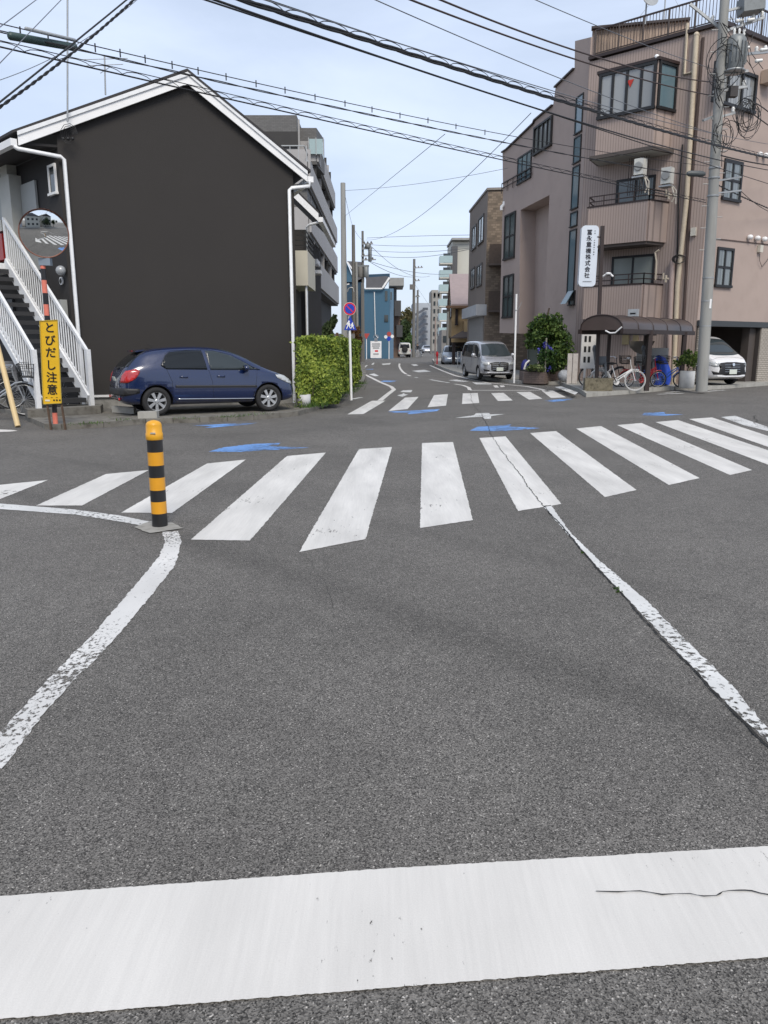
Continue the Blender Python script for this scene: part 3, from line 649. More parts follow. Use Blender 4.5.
m = MB(); m.lathe(wallL.pt(a_, z_, .03), [(.06, 0), (.06, .006)], 20, Vector((wallL.n.x, wallL.n.y, 0))); m.obox(wallL.pt(a_, z_, .04), Vector((wallL.d.x, wallL.d.y, 0)) * .1, Vector((0, -.01, 0)), Vector((0, 0, .02))); obj('plate_centre', m, BLACK, dn)
door(61, 300, 67, 322, GREYD, 'meter_box', .15)
# lamp arms / service bracket under the apex eave
m = MB()
c = front.pt(.28, fz(72, 137)[1], .18)
for k in range(5):
    rr = .06 + .035 * k; m.tube([c + Vector((math.cos(t_) * rr * .9, -.02 * k, math.sin(t_) * rr)) for t_ in [i * .7 for i in range(8)]], .006, 5)
for k in range(3): m.sphere(c + Vector((-.14 + .1 * k, -.05, -.09)), .035, 8, 6)
obj('service_bracket', m, BLACK, house)
# ----- staircase
STY = .25
sb = Vector((-6.25, 16.4)); SW = Vector((-.72, -.69)).normalized() * .975; NS = 15; RISE, RUN = 3.05, 4.0
stair = MB(); so3 = Vector((LD.x, LD.y, 0)); sw3 = Vector((SW.x, SW.y, 0)); wv = sw3.normalized()
base = Vector((sb.x, sb.y, STY))
up = so3 * RUN + Vector((0, 0, RISE)); upn = up.normalized()
for k in (0, 1):
    a = base + sw3 * k + so3 * .02 + Vector((0, 0, .12)); stair.bar(a, a + up, .05, .24)
stair_o = obj('staircase', stair, WHITEP, house)
tm = M('dark_steel_tread', (.03, .03, .032), .6, var=.2)
for i in range(NS):
    t_ = (i + .6) / NS
    m = MB(); m.obox(base + up * t_ + sw3 / 2 + Vector((0, 0, .02)), so3 * .25, sw3 * .95, Vector((0, 0, .035))); m.obox(base + up * t_ + sw3 / 2 + so3 * -.12 + Vector((0, 0, -.01)), so3 * .02, sw3 * .95, Vector((0, 0, .09)))
    obj('tread', m, tm, stair_o)
def railing(k, length=1.0):
    m = MB(); off = wv * (.06 if k else -.06)
    a = base + sw3 * k + off; top = Vector((0, 0, 1.12))
    m.obox(a - so3 * .02 + Vector((0, 0, .62 - .12 + .0)), wv * .09, so3 * .10, Vector((0, 0, 1.32)))
    m.bar(a + top, a + up + top, .055, .075)
    m.bar(a + Vector((0, 0, .22)), a + up + Vector((0, 0, .22)), .03, .04)
    n = 32
    for i in range(1, n + 1):
        q = a + up * (i / (n + .3)); m.obox(q + Vector((0, 0, .66)), so3 * .022, wv * .022, Vector((0, 0, .90)))
    m.obox(a + up + Vector((0, 0, .55)), wv * .06, so3 * .06, Vector((0, 0, 1.2)))
    return obj('railing', m, WHITEP, stair_o)
railing(0); railing(1)
# landing along the upper doors and its rail
m = MB(); lt = base + up; m.obox(lt + so3 * 1.6 + sw3 / 2 + Vector((0, 0, .0)), so3 * 3.2, sw3 * 1.25, Vector((0, 0, .22)))
lz = obj('landing', m, WHITEP, house)
m = MB(); a = lt + sw3 * 1.06; m.bar(a + Vector((0, 0, 1.15)), a + so3 * 3.2 + Vector((0, 0, 1.15)), .05, .06)
for i in range(26): m.obox(a + so3 * (3.2 * i / 25) + Vector((0, 0, .62)), so3 * .022, wv * .022, Vector((0, 0, 1.02)))
obj('landing_rail', m, WHITEP, lz)
for q in (lt + sw3 * .95 + so3 * .1, lt + sw3 * .95 + so3 * 3):
    m = MB(); m.box((q.x, q.y, (q.z) / 2), (.09, .09, q.z - .1)); obj('landing_post', m, WHITEP, lz)
# concrete pad and the shaded yard behind the stairs
m = MB(); c_ = [G(29, 417, .1), G(96, 412.5, .1), G(103, 405, .25), G(30, 408, .25)]
m.prism([(G(28, 417.5, .1).x, G(28, 417.5, .1).y), (G(101, 413, .1).x, G(101, 413, .1).y), (G(103, 404, .25).x, G(103, 404, .25).y), (G(20, 405, .25).x, G(20, 405, .25).y)], .09, .25)
obj('stair_base', m, CONCD, house)
# bays under the stair: dark lower wall with two pale entrance doors
door(0, 300, 14, 345, M('dark_door', (.05, .05, .055), .5), 'lower_door')
# low concrete wheel stops by the car
for pa, pb in (((112, 412.5), (134, 414)), ((138, 418.6), (157, 418))):
    A, B = G(*pa, .1), G(*pb, .1); m = MB(); d_ = (B - A); m.obox((A + B) / 2 + Vector((0, .08, .065)), d_, Vector((0, .17, 0)), Vector((0, 0, .13)))
    o = obj('kerb_block', m, CONCL, None, 'low concrete block against the rear wheel of the blue hatchback' if pa[0] > 130 else 'low concrete block behind the back bumper of the blue hatchback', 'block', 'concrete blocks by the blue car')
# rooftop antennas
def antenna(px, py0, py1, Y, lab, els=()):
    m = MB(); a, b_ = P(px[0], py1, Y), P(px[1], py0, Y); m.tube([a, b_], .018, 6)
    o = thing('antenna_mast', a, lab, 'antenna', 'masts on the dark house roof'); obj('mast', m, GALV, o)
    if els:
        m = MB()
        for (z, l, an) in els:
            p = a.lerp(b_, z); v = Vector((math.cos(an), math.sin(an) * .5, math.sin(an) * .35)) * l / 2; m.tube([p - v, p + v], .008, 5)
        obj('antenna_elements', m, GALV, o)
antenna((67.5, 67.5), -30, 122, 17.4, 'tall thin mast clamped to the left slope of the charcoal house')
antenna((105.5, 104.5), 55, 95, 18.6, 'short antenna with crossed rods nearer the ridge of the charcoal house', ((.9, 1.0, .15), (.75, .8, .2), (.62, .6, 1.4)))
# ------------------------------------------------------------------ vehicles
def car_paint(name, c, metal=.5, rough=.22):
    m = M(name, c, rough, metal=metal, var=.05, scale=8, spec=.6, coat=1.0); return m
RUB = M('tyre_rubber', (.018, .018, .019), .8, var=.2, scale=20)
RIM = M('alloy_rim', (.55, .56, .57), .3, metal=.7, var=.05)
PLAST = M('dark_plastic', (.02, .02, .022), .55, var=.15)
CARG = glassy('tinted_car_glass', (.010, .013, .016), .05, spec=.4)
CARGC = glassy('clear_car_glass', (.035, .045, .05), .05, spec=.45)
LAMPW = glassy('headlamp_lens', (.45, .47, .48), .08)
LAMPR = M('tail_lamp_red', (.42, .008, .006), .15, var=.35, scale=9, spec=.7, coat=1)
CHR = M('chrome', (.7, .7, .7), .12, metal=1, var=.03)
PLATE = M('number_plate', (.62, .66, .60), .5, var=.06, scale=12)
SEAM = M('panel_seam', (.006, .006, .008), .7)
def loft(st, sub=2):
    """stations (x, half width, bottom, belt, top, roof half width) to a smooth closed body (list of verts and quads)"""
    rows = []
    for (x, w, zb, zt, zr, wr) in st:
        h = zt - zb
        half = [(0, zb), (w * .80, zb), (w * .955, zb + .05 * h + .01), (w, zb + .30 * h), (w * .995, zb + .62 * h), (w * .955, zt)]
        g = zr - zt
        for f, e in ((.35, .32), (.7, .66), (.92, .93)):
            ww = w * .955 + (wr - w * .955) * e; half.append((ww, zt + g * f))
        half += [(wr * .80, zr - .008), (wr * .4, zr), (0, zr)]
        full = half + [(-y, z) for (y, z) in reversed(half[1:-1])]
        rows.append([(x, y, z) for y, z in full])
    n = len(rows[0]); bm = bmesh.new(); vv = [[bm.verts.new(p) for p in r] for r in rows]
    for i in range(len(rows) - 1):
        for k in range(n):
            l = (k + 1) % n; bm.faces.new((vv[i][k], vv[i + 1][k], vv[i + 1][l], vv[i][l]))
    bm.faces.new(vv[0]); bm.faces.new(list(reversed(vv[-1])))
    bmesh.ops.recalc_face_normals(bm, faces=bm.faces)
    me = bpy.data.meshes.new('body'); bm.to_mesh(me); bm.free(); return me
def evaluate(me, mods):
    o = bpy.data.objects.new('shape', me); col.objects.link(o)
    for f in mods: f(o)
    dg = bpy.context.evaluated_depsgraph_get(); dg.update()
    r = bpy.data.meshes.new_from_object(o.evaluated_get(dg)); bpy.data.objects.remove(o); return r
def from_mesh(me, smooth=True):
    mb = MB(); mb.add([v.co.copy() for v in me.vertices], [tuple(p.vertices) for p in me.polygons], smooth); return mb
class Car:
    def __init__(s, name, label, loc, rz, st, axles, wr, tw, paint, group=None, cat='car', scale=1.0, arch=.045, spokes=7, part_wheels=True, track=None):
        s.root = thing(name, loc, label, cat, group, rz); s.root.scale = (scale, scale, scale)
        s.w = max(q[1] for q in st)
        me = loft(st)
        def sub(o): m = o.modifiers.new('s', 'SUBSURF'); m.levels = 2; m.render_levels = 2
        base = evaluate(me, [sub]); s.bvh = BVHTree.FromPolygons([v.co for v in base.vertices], [tuple(p.vertices) for p in base.polygons])
        cutters = []
        for ax in axles:
            for sd_ in (-1, 1):
                mb = MB(); mb.lathe((ax, sd_ * (s.w + .1), wr), [(wr + arch, 0), (wr + arch, .42)], 40, (0, -sd_, 0), smooth=False)
                cm = bpy.data.meshes.new('cut'); cm.from_pydata([tuple(v) for v in mb.v], [], mb.f); co = bpy.data.objects.new('cut', cm); col.objects.link(co); cutters.append(co)
        def cut(o):
            for c in cutters: m = o.modifiers.new('b', 'BOOLEAN'); m.operation = 'DIFFERENCE'; m.object = c; m.solver = 'EXACT'
        body = evaluate(base, [cut])
        for c in cutters: bpy.data.objects.remove(c)
        # faces inside the wheel wells go dark
        mb = MB(); mb.v = [v.co.copy() for v in body.vertices]
        for p in body.polygons:
            c = p.center; nn = p.normal; inside = False
            for ax in axles:
                d = math.hypot(c.x - ax, c.z - wr)
                if d < wr + arch + .02 and (abs(abs(nn.y)) > .9 and abs(c.y) < s.w - .2 or (Vector((c.x - ax, 0, c.z - wr)).normalized().dot(nn) < -.85)): inside = True
            mb.f.append(list(p.vertices)); mb.m.append(1 if inside else 0); mb.sm.append(not inside)
        s.body = obj('body', mb, [paint, PLAST], s.root, local=True); s.paint = paint
        # dark floor pan closing the underside
        for ax in axles:
            for sd_ in (-1, 1): s.wheel(ax, sd_, wr, tw, (track or s.w - .02), spokes, part_wheels)
    def wheel(s, ax, sd_, wr, tw, y, spokes, parts):
        n = Vector((0, sd_, 0)); y0 = y - tw
        t = MB(); t.lathe((ax, sd_ * y0, wr), [(wr * .62, 0), (wr * .9, 0), (wr * .985, .02), (wr, .05), (wr, tw - .05), (wr * .985, tw - .02), (wr * .90, tw), (wr * .70, tw - .005), (wr * .66, tw - .02), (wr * .66, .02)], 32, n, cap=False)
        wo_ = thing('wheel', (0, 0, 0), None, None); wo_.parent = s.root; ROOTM.pop(wo_.name, None)
        obj('tyre', t, RUB, wo_, local=True)
        r = MB(); yc = y0 + tw - .035; c = Vector((ax, sd_ * yc, wr))
        r.lathe((ax, sd_ * y0, wr), [(wr * .665, tw - .012), (wr * .64, tw - .02), (wr * .60, tw - .06), (wr * .60, .03)], 32, n, cap=False)
        for k in range(spokes):
            an = 2 * math.pi * k / spokes + .2; d = Vector((math.cos(an), 0, math.sin(an))); q = Vector((-d.z, 0, d.x))
            r.add([c + d * wr * .12 - q * wr * .075 + n * .012, c + d * wr * .12 + q * wr * .075 + n * .012, c + d * wr * .63 + q * wr * .115 + n * .012, c + d * wr * .63 - q * wr * .115 + n * .012,
                   c + d * wr * .12 - q * wr * .075 - n * .02, c + d * wr * .12 + q * wr * .075 - n * .02, c + d * wr * .63 + q * wr * .115 - n * .02, c + d * wr * .63 - q * wr * .115 - n * .02],
                  [(0, 1, 2, 3), (7, 6, 5, 4), (0, 4, 5, 1), (1, 5, 6, 2), (2, 6, 7, 3), (3, 7, 4, 0)], False)
        r.lathe(c, [(wr * .17, -.03), (wr * .17, .014), (wr * .10, .02)], 16, n)
        obj('rim', r, RIM, wo_, local=True)
        k = MB(); k.lathe(c - n * .09, [(wr * .58, 0), (wr * .58, .01)], 20, n); obj('brake_disc', k, PLAST, wo_, local=True)
    def decal(s, name, poly, axis, mat, off=.006, parent=None, res=.05, label=None, smooth=True, depth=.02):
        """a panel of the outline poly laid on the body. axis 'L'/'R': poly in (x, z) seen from that side; 'F'/'B': (y, z) from front or back; 'T': (x, y) from above"""
        bm = bmesh.new()
        def src(a, b_):
            return {'L': Vector((a, 3, b_)), 'R': Vector((a, -3, b_)), 'F': Vector((5, a, b_)), 'B': Vector((-5, a, b_)), 'T': Vector((a, b_, 4))}[axis]
        dr = {'L': Vector((0, -1, 0)), 'R': Vector((0, 1, 0)), 'F': Vector((-1, 0, 0)), 'B': Vector((1, 0, 0)), 'T': Vector((0, 0, -1))}[axis]
        # grid fill: clip the outline by a lattice so that the panel can follow the curve
        vs = [bm.verts.new((a, b_, 0)) for a, b_ in poly]; bm.faces.new(vs)
        for ax_ in (0, 1):
            lo = min(q[ax_] for q in poly); hi = max(q[ax_] for q in poly); n = max(1, int((hi - lo) / res))
            for i in range(1, n):
                c = [0, 0, 0]; c[ax_] = lo + (hi - lo) * i / n; nn = [0, 0, 0]; nn[ax_] = 1
                bmesh.ops.bisect_plane(bm, geom=bm.verts[:] + bm.edges[:] + bm.faces[:], plane_co=c, plane_no=nn)
        bm.verts.ensure_lookup_table()
        hits = []
        for v in bm.verts:
            h = s.bvh.ray_cast(src(v.co.x, v.co.y), dr)
            hits.append((h[0], h[1]) if h[0] is not None else None)
        mb = MB(); ok = {}
        for v, h in zip(bm.verts, hits):
            if h: ok[v.index] = len(mb.v); nn = h[1] if h[1].dot(dr) < 0 else -h[1]; mb.v.append(h[0] + nn * off)
        n0 = len(mb.v)
        rim = []
        for f in bm.faces:
            idx = [v.index for v in f.verts]
            if all(i in ok for i in idx):
                q = [ok[i] for i in idx]; a, b_, c = mb.v[q[0]], mb.v[q[1]], mb.v[q[2]]
                fl_ = (b_ - a).cross(c - a).dot(dr) > 0
                mb.f.append(q[::-1] if fl_ else q); mb.m.append(0); mb.sm.append(smooth)
        # returned edge so the panel is not paper thin
        ec = {}
        for f in mb.f:
            for i in range(len(f)): e = (f[i], f[(i + 1) % len(f)]); ec[e] = 1
        base_n = len(mb.v); mp_ = {}
        for (a, b_) in list(ec):
            if (b_, a) not in ec:
                for q in (a, b_):
                    if q not in mp_: mp_[q] = len(mb.v); mb.v.append(mb.v[q] + dr * depth)
                mb.f.append([b_, a, mp_[a], mp_[b_]]); mb.m.append(0); mb.sm.append(False)
        bm.free()
        return obj(name, mb, mat, parent or s.root, label, local=True)
    def line(s, pts, axis, w=.006, off=.0015, name='panel_gap', mat=None, parent=None):
        """a narrow seam along the points"""
        dr = {'L': Vector((0, -1, 0)), 'R': Vector((0, 1, 0)), 'F': Vector((-1, 0, 0)), 'B': Vector((1, 0, 0)), 'T': Vector((0, 0, -1))}[axis]
        P3 = []
        for i in range(len(pts) - 1):
            n = max(2, int(math.dist(pts[i], pts[i + 1]) / .04))
            for k in range(n):
                a = pts[i][0] + (pts[i + 1][0] - pts[i][0]) * k / n; b_ = pts[i][1] + (pts[i + 1][1] - pts[i][1]) * k / n
                o = {'L': Vector((a, 3, b_)), 'R': Vector((a, -3, b_)), 'F': Vector((5, a, b_)), 'B': Vector((-5, a, b_)), 'T': Vector((a, b_, 4))}[axis]
                h = s.bvh.ray_cast(o, dr)
                if h[0] is not None: P3.append(h[0] + (h[1] if h[1].dot(dr) < 0 else -h[1]) * off)
        m = MB(); m.tube(P3, w / 2, 5, smooth=False); return obj(name, m, mat or SEAM, parent or s.body, local=True)
    def mir(s, poly): return [(a, b_) for a, b_ in poly]
def both(car, name, poly, mat, **k):
    k.setdefault('off', .012)
    for ax in ('L', 'R'): car.decal(name, poly, ax, mat, **k)
# ----- the dark blue five-door hatchback
rw = G(161, 415.5, .1); fw = G(267, 411.2, .1)
k_ = .935; ang = R(28)
fw = rw + Vector((math.cos(ang), math.sin(ang), 0)) * 2.54 * k_
dirv = (fw - rw).normalized(); nrm = Vector((-dirv.y, dirv.x, 0))
ctr = (rw + fw) / 2 + nrm * .80 * k_ + Vector((-.07, 0, 0))
hatch_st = [(-2.01, .50, .36, .50, .62, .42), (-1.99, .66, .32, .60, .74, .52), (-1.93, .77, .27, .80, .92, .58), (-1.84, .82, .24, .93, 1.06, .58), (-1.68, .845, .22, .985, 1.22, .565), (-1.46, .86, .21, .985, 1.375, .56), (-1.2, .865, .20, .975, 1.43, .575),
            (-.6, .87, .2, .945, 1.475, .59), (0, .87, .2, .92, 1.465, .595), (.42, .87, .2, .905, 1.40, .60), (.80, .87, .2, .895, 1.24, .62), (1.12, .868, .2, .885, 1.05, .66), (1.28, .863, .2, .87, .965, .71),
            (1.5, .85, .2, .82, .89, .70), (1.72, .815, .21, .745, .81, .66), (1.88, .74, .24, .64, .71, .58), (1.97, .62, .28, .52, .60, .5), (2.01, .5, .33, .43, .50, .40)]
BLUE = car_paint('dark_blue_car_paint', (.003, .013, .062), .1)
c = Car('parked_hatchback', 'dark blue hatchback parked along the charcoal house wall', (ctr.x, ctr.y, .1), ang, hatch_st, (-1.27, 1.27), .305, .19, BLUE, scale=k_)
both(c, 'side_window', [(-1.02, .985), (-1.13, 1.06), (-1.0, 1.28), (-.90, 1.345), (-.55, 1.375), (-.20, 1.375), (-.13, .965), (-.55, .975)], CARG)
both(c, 'side_window', [(-.06, .96), (-.12, 1.37), (.12, 1.355), (.45, 1.26), (.80, 1.075), (.97, .95), (.5, .95)], CARGC)
both(c, 'quarter_light', [(1.0, .945), (.85, 1.045), (.98, .99), (1.10, .94)], CARG)
c.decal('windscreen', [(-.56, 1.395), (-.3, 1.41), (0, 1.415), (.3, 1.41), (.56, 1.395), (.70, 1.0), (.4, .985), (0, .98), (-.4, .985), (-.70, 1.0)], 'F', CARGC)
c.decal('rear_window', [(-.50, 1.365), (0, 1.39), (.50, 1.365), (.60, 1.20), (.66, 1.04), (.4, 1.0), (0, .985), (-.4, 1.0), (-.66, 1.04), (-.60, 1.20)], 'B', CARG)
for sg, ax in ((1, 'L'), (-1, 'R')):
    c.decal('tail_lamp', [(-1.93, .70), (-1.90, .83), (-1.80, .965), (-1.66, .995), (-1.58, .955), (-1.60, .90), (-1.68, .80), (-1.84, .71)], ax, LAMPR, off=.012)
    c.decal('tail_lamp', [(sg * .76, .72), (sg * .60, .70), (sg * .62, .86), (sg * .70, .955), (sg * .755, .96), (sg * .77, .85)], 'B', LAMPR, off=.012)
    c.decal('headlight', [(1.45, .83), (1.62, .80), (1.80, .72), (1.90, .62), (1.86, .60), (1.70, .66), (1.50, .75)], ax, LAMPW, off=.01)
    c.decal('headlight', [(sg * .78, .70), (sg * .52, .60), (sg * .45, .66), (sg * .66, .80), (sg * .77, .83)], 'F', LAMPW, off=.01)
    c.decal('rub_strip', [(-.86, .595), (-.86, .64), (.98, .60), (.98, .555)], ax, PLAST, off=.018)
    c.decal('sill_trim', [(-.82, .335), (-.82, .355), (.92, .315), (.92, .295)], ax, CHR, off=.010)
    c.decal('side_skirt', [(-.86, .225), (-.86, .30), (.90, .27), (.90, .215)], ax, PLAST, off=.004)
    c.line([(-1.02, .98), (-.92, .72), (-.95, .42), (-.85, .28), (-.05, .27)], ax)
    c.line([(-.10, .955), (-.04, .7), (-.02, .28)], ax)
    c.line([(1.02, .93), (.98, .7), (.92, .45), (.86, .28), (-.02, .27)], ax)
    c.line([(-1.05, 1.0), (-1.14, 1.07), (-1.0, 1.31), (-.88, 1.375), (-.1, 1.405), (.45, 1.29), (.95, 1.0)], ax)
    for x in (-.66, .17):
        h = c.decal('door_handle', [(x - .10, .80), (x + .08, .79), (x + .09, .825), (x - .09, .84)], ax, BLUE, off=.022)
    # wing mirror
    m = MB(); cy = sg * .93; m.sphere((.72, cy, .99), .10, 12, 8, (.75, 1.05, .72)); m.bar((.78, sg * .82, .95), (.74, cy, .97), .06, .05)
    mm = obj('wing_mirror', m, BLUE, c.root, local=True)
    m = MB(); m.sphere((.665, cy, .99), .08, 10, 6, (.3, 1.0, .75)); obj('mirror_glass', m, CARG, mm, local=True)
c.line([(-.78, .66), (-.70, .98), (-.52, 1.395), (0, 1.42), (.52, 1.395), (.70, .98), (.78, .66), (.66, .62), (-.66, .62), (-.78, .66)], 'B')
c.decal('rear_bumper_strip', [(-.80, .50), (-.74, .44), (0, .42), (.74, .44), (.80, .50), (.78, .60), (.4, .575), (0, .57), (-.4, .575), (-.78, .60)], 'B', PLAST, off=.02)
c.decal('rear_bumper_corner', [(-2.05, .44), (-1.95, .43), (-1.62, .50), (-1.62, .58), (-1.95, .60), (-2.05, .6)], 'R', PLAST, off=.018)
c.decal('rear_bumper_corner', [(-2.05, .44), (-1.95, .43), (-1.62, .50), (-1.62, .58), (-1.95, .60), (-2.05, .6)], 'L', PLAST, off=.018)
c.decal('rear_diffuser', [(-.62, .245), (.62, .245), (.66, .33), (-.66, .33)], 'B', PLAST, off=.01)
m = MB(); m.obox((-1.985, 0, .74), (.012, 0, 0), (0, .33, 0), (-.04, 0, .165)); obj('number_plate', m, PLATE, c.root, local=True)
m = MB(); m.bar((-1.90, .0, 1.0), (-1.76, -.42, 1.10), .03, .02); m.sphere((-1.89, 0, 1.0), .035, 8, 6); obj('rear_wiper', m, PLAST, c.root, local=True)
m = MB(); m.obox((-1.50, 0, 1.375), (.18, 0, .03), (0, .98, 0), (0, 0, .03)); sp2 = obj('rear_spoiler', m, BLUE, c.root, local=True)
m = MB(); m.obox((-1.598, 0, 1.368), (.012, 0, 0), (0, .26, 0), (0, 0, .02)); obj('brake_lamp', m, LAMPR, sp2, local=True)
m = MB(); m.tube([(-1.1, 0, 1.44), (-1.22, 0, 1.52)], .006, 5); obj('aerial', m, PLAST, c.root, local=True)
m = MB(); m.obox((-1.93, 0, .93), (.01, 0, .005), (0, .05, 0), (0, 0, .06)); obj('badge', m, CHR, c.root, local=True)
for sg in (-1, 1):
    m = MB(); m.lathe((-2.0, sg * .60, .36), [(.03, 0), (.03, .03)], 10, (-1, 0, 0)); obj('reflector', m, LAMPR, c.root, local=True)
c.decal('front_grille', [(-.45, .30), (.45, .30), (.52, .44), (.3, .47), (-.3, .47), (-.52, .44)], 'F', PLAST, off=.008)
# ----- boxy minivans
van_st = [(-2.34, .62, .40, .70, .95, .50), (-2.33, .74, .34, .95, 1.30, .58), (-2.28, .81, .28, 1.0, 1.62, .62), (-2.18, .84, .24, 1.02, 1.76, .65), (-1.9, .85, .22, 1.02, 1.83, .68), (-1.2, .855, .22, 1.01, 1.855, .69), (0, .86, .22, .99, 1.85, .69),
          (.7, .86, .22, .98, 1.80, .68), (1.05, .86, .22, .99, 1.66, .67), (1.4, .858, .22, 1.0, 1.40, .69), (1.68, .852, .22, .98, 1.17, .73), (1.88, .84, .22, .95, 1.06, .74), (2.05, .80, .23, .89, .98, .70), (2.2, .72, .26, .80, .88, .62), (2.28, .62, .30, .66, .76, .54), (2.32, .5, .36, .52, .60, .42)]
def minivan(name, label, loc, rz, paint, scale, grille, cat='minivan', group=None):
    c = Car(name, label, loc, rz, van_st, (-1.45, 1.40), .32, .20, paint, scale=scale, cat=cat, spokes=10, group=group)
    both(c, 'side_window', [(-2.08, 1.06), (-2.10, 1.60), (-1.9, 1.66), (-1.12, 1.69), (-1.10, 1.05)], CARG)
    both(c, 'side_window', [(-1.05, 1.05), (-1.07, 1.69), (0.02, 1.69), (.04, 1.03)], CARG)
    both(c, 'side_window', [(.10, 1.03), (.08, 1.68), (.6, 1.64), (.98, 1.50), (1.18, 1.34), (1.30, 1.05), (.9, 1.02)], CARG)
    both(c, 'quarter_light', [(1.36, 1.05), (1.27, 1.28), (1.55, 1.10)], CARG)
    c.decal('windscreen', [(-.60, 1.66), (-.3, 1.70), (0, 1.71), (.3, 1.70), (.60, 1.66), (.70, 1.30), (.74, 1.13), (.4, 1.09), (0, 1.08), (-.4, 1.09), (-.74, 1.13), (-.70, 1.30)], 'F', CARGC)
    c.decal('rear_window', [(-.58, 1.62), (.58, 1.62), (.64, 1.12), (-.64, 1.12)], 'B', CARG)
    for sg, ax in ((1, 'L'), (-1, 'R')):
        c.decal('headlight', [(1.86, .90), (2.05, .86), (2.20, .78), (2.24, .68), (2.12, .70), (1.92, .78)], ax, LAMPW, off=.01)
        c.decal('headlight', [(sg * .80, .86), (sg * .44, .80), (sg * .42, .70), (sg * .70, .68), (sg * .79, .74)], 'F', LAMPW, off=.012)
        c.decal('tail_lamp', [(sg * .82, 1.50), (sg * .66, 1.50), (sg * .70, .80), (sg * .84, .80)], 'B', LAMPR, off=.012)
        for l_ in ([(-1.08, 1.0), (-1.05, .5), (-.98, .30), (.02, .28)], [(.06, 1.02), (.06, .3)], [(1.33, 1.03), (1.25, .6), (1.05, .40), (.95, .28), (.06, .28)], [(-2.0, .88), (-1.08, .90)]): c.line(l_, ax)
        for x in (-.08, .26): c.decal('door_handle', [(x - .08, .92), (x + .08, .92), (x + .08, .96), (x - .08, .96)], ax, paint, off=.03)
        c.decal('side_skirt', [(-1.05, .24), (-1.05, .33), (1.0, .33), (1.0, .24)], ax, paint, off=.02)
        m = MB(); m.sphere((1.12, sg * 1.0, 1.14), .13, 10, 8, (.6, .9, .85)); m.bar((1.2, sg * .84, 1.07), (1.15, sg * .95, 1.1), .05, .05); obj('wing_mirror', m, paint, c.root, local=True)
        c.decal('fog_lamp_bezel', [(sg * .76, .52), (sg * .50, .46), (sg * .50, .40), (sg * .72, .40)], 'F', PLAST, off=.01)
    gr = c.decal('front_grille', grille, 'F', BLACK, off=.014)
    for z in (.50, .58, .66, .74):
        c.line([(-.36, z), (.36, z)], 'F', w=.014, off=.022, name='grille_bar', mat=CHR, parent=gr)
    c.line([(-.62, .345), (-.3, .33), (.3, .33), (.62, .345)], 'F', w=.05, off=.01, name='front_lip', mat=paint)
    m = MB(); m.obox((2.345, 0, .50), (.015, 0, 0), (0, .33, 0), (0, 0, .165)); obj('number_plate', m, PLATE, c.root, local=True)
    c.line([(-.78, .92), (-.5, 1.0), (0, 1.03), (.5, 1.0), (.78, .92)], 'F', w=.008)
    m = MB(); m.lathe((2.33, 0, .76), [(.06, 0), (.055, .02)], 14, (1, 0, .1)); obj('badge', m, CHR, c.root, local=True)
    m = MB(); m.obox((0, 0, .24), (3.6, 0, 0), (0, 1.4, 0), (0, 0, .1)); obj('floor_pan', m, PLAST, c.root, local=True)
    return c
GR = [(-.44, .80), (-.42, .46), (-.25, .40), (.25, .40), (.42, .46), (.44, .80), (.2, .83), (-.2, .83)]
SILV = car_paint('silver_car_paint', (.40, .41, .44), .45, .3)
# nose towards the camera and a little to the right
a0 = G(487, 380, .11)
vr = R(-82)
minivan('parked_minivan', 'silver minivan parked nose out beside the tiled building', (a0.x + .27, a0.y + 2.2, .11), vr, SILV, .85, GR)
WHT = car_paint('white_car_paint', (.72, .72, .73), .0, .25)
gw = G(722, 385.5, .11)
minivan('parked_minivan', 'white minivan with a large black grille nosing out of the garage', (gw.x - .35, gw.y + 2.1, .11), R(-72), WHT, .95, [(-.62, .80), (-.55, .62), (-.60, .42), (-.3, .38), (.3, .38), (.60, .42), (.55, .62), (.62, .80), (.2, .84), (-.2, .84)])
# ----- small cars far down the street
suv_st = [(-1.95, .62, .45, .80, 1.0, .55), (-1.93, .74, .40, 1.0, 1.5, .66), (-1.88, .78, .36, 1.05, 1.72, .69), (-1.5, .80, .34, 1.06, 1.80, .70), (0, .80, .34, 1.04, 1.80, .70), (.45, .80, .34, 1.04, 1.74, .69), (.75, .80, .34, 1.04, 1.40, .70), (.95, .80, .34, 1.03, 1.14, .74), (1.5, .79, .36, .98, 1.06, .74), (1.85, .76, .40, .88, .98, .68), (1.95, .66, .46, .74, .84, .58)]
CRM = car_paint('cream_car_paint', (.55, .54, .50), 0, .35)
a0 = G(402.5, 357.6, 0)
c = Car('parked_off_roader', 'small cream off-road car with a spare wheel on its back, far down the street', (a0.x + .1, a0.y + 1.9, 0), R(95), suv_st, (-1.2, 1.2), .36, .22, CRM, cat='car', spokes=6)
c.decal('rear_window', [(-.52, 1.62), (.52, 1.62), (.58, 1.14), (-.58, 1.14)], 'B', CARG)
both(c, 'side_window', [(-1.7, 1.1), (-1.7, 1.62), (.3, 1.62), (.62, 1.1)], CARG)
m = MB(); m.lathe((-1.95, .0, .98), [(.30, 0), (.36, .05), (.36, .16), (.30, .20), (.1, .21)], 20, (-1, 0, 0)); obj('spare_wheel', m, RUB, c.root, local=True)
for sg in (-1, 1): c.decal('tail_lamp', [(sg * .76, .92), (sg * .62, .92), (sg * .62, .72), (sg * .76, .72)], 'B', LAMPR, off=.012)
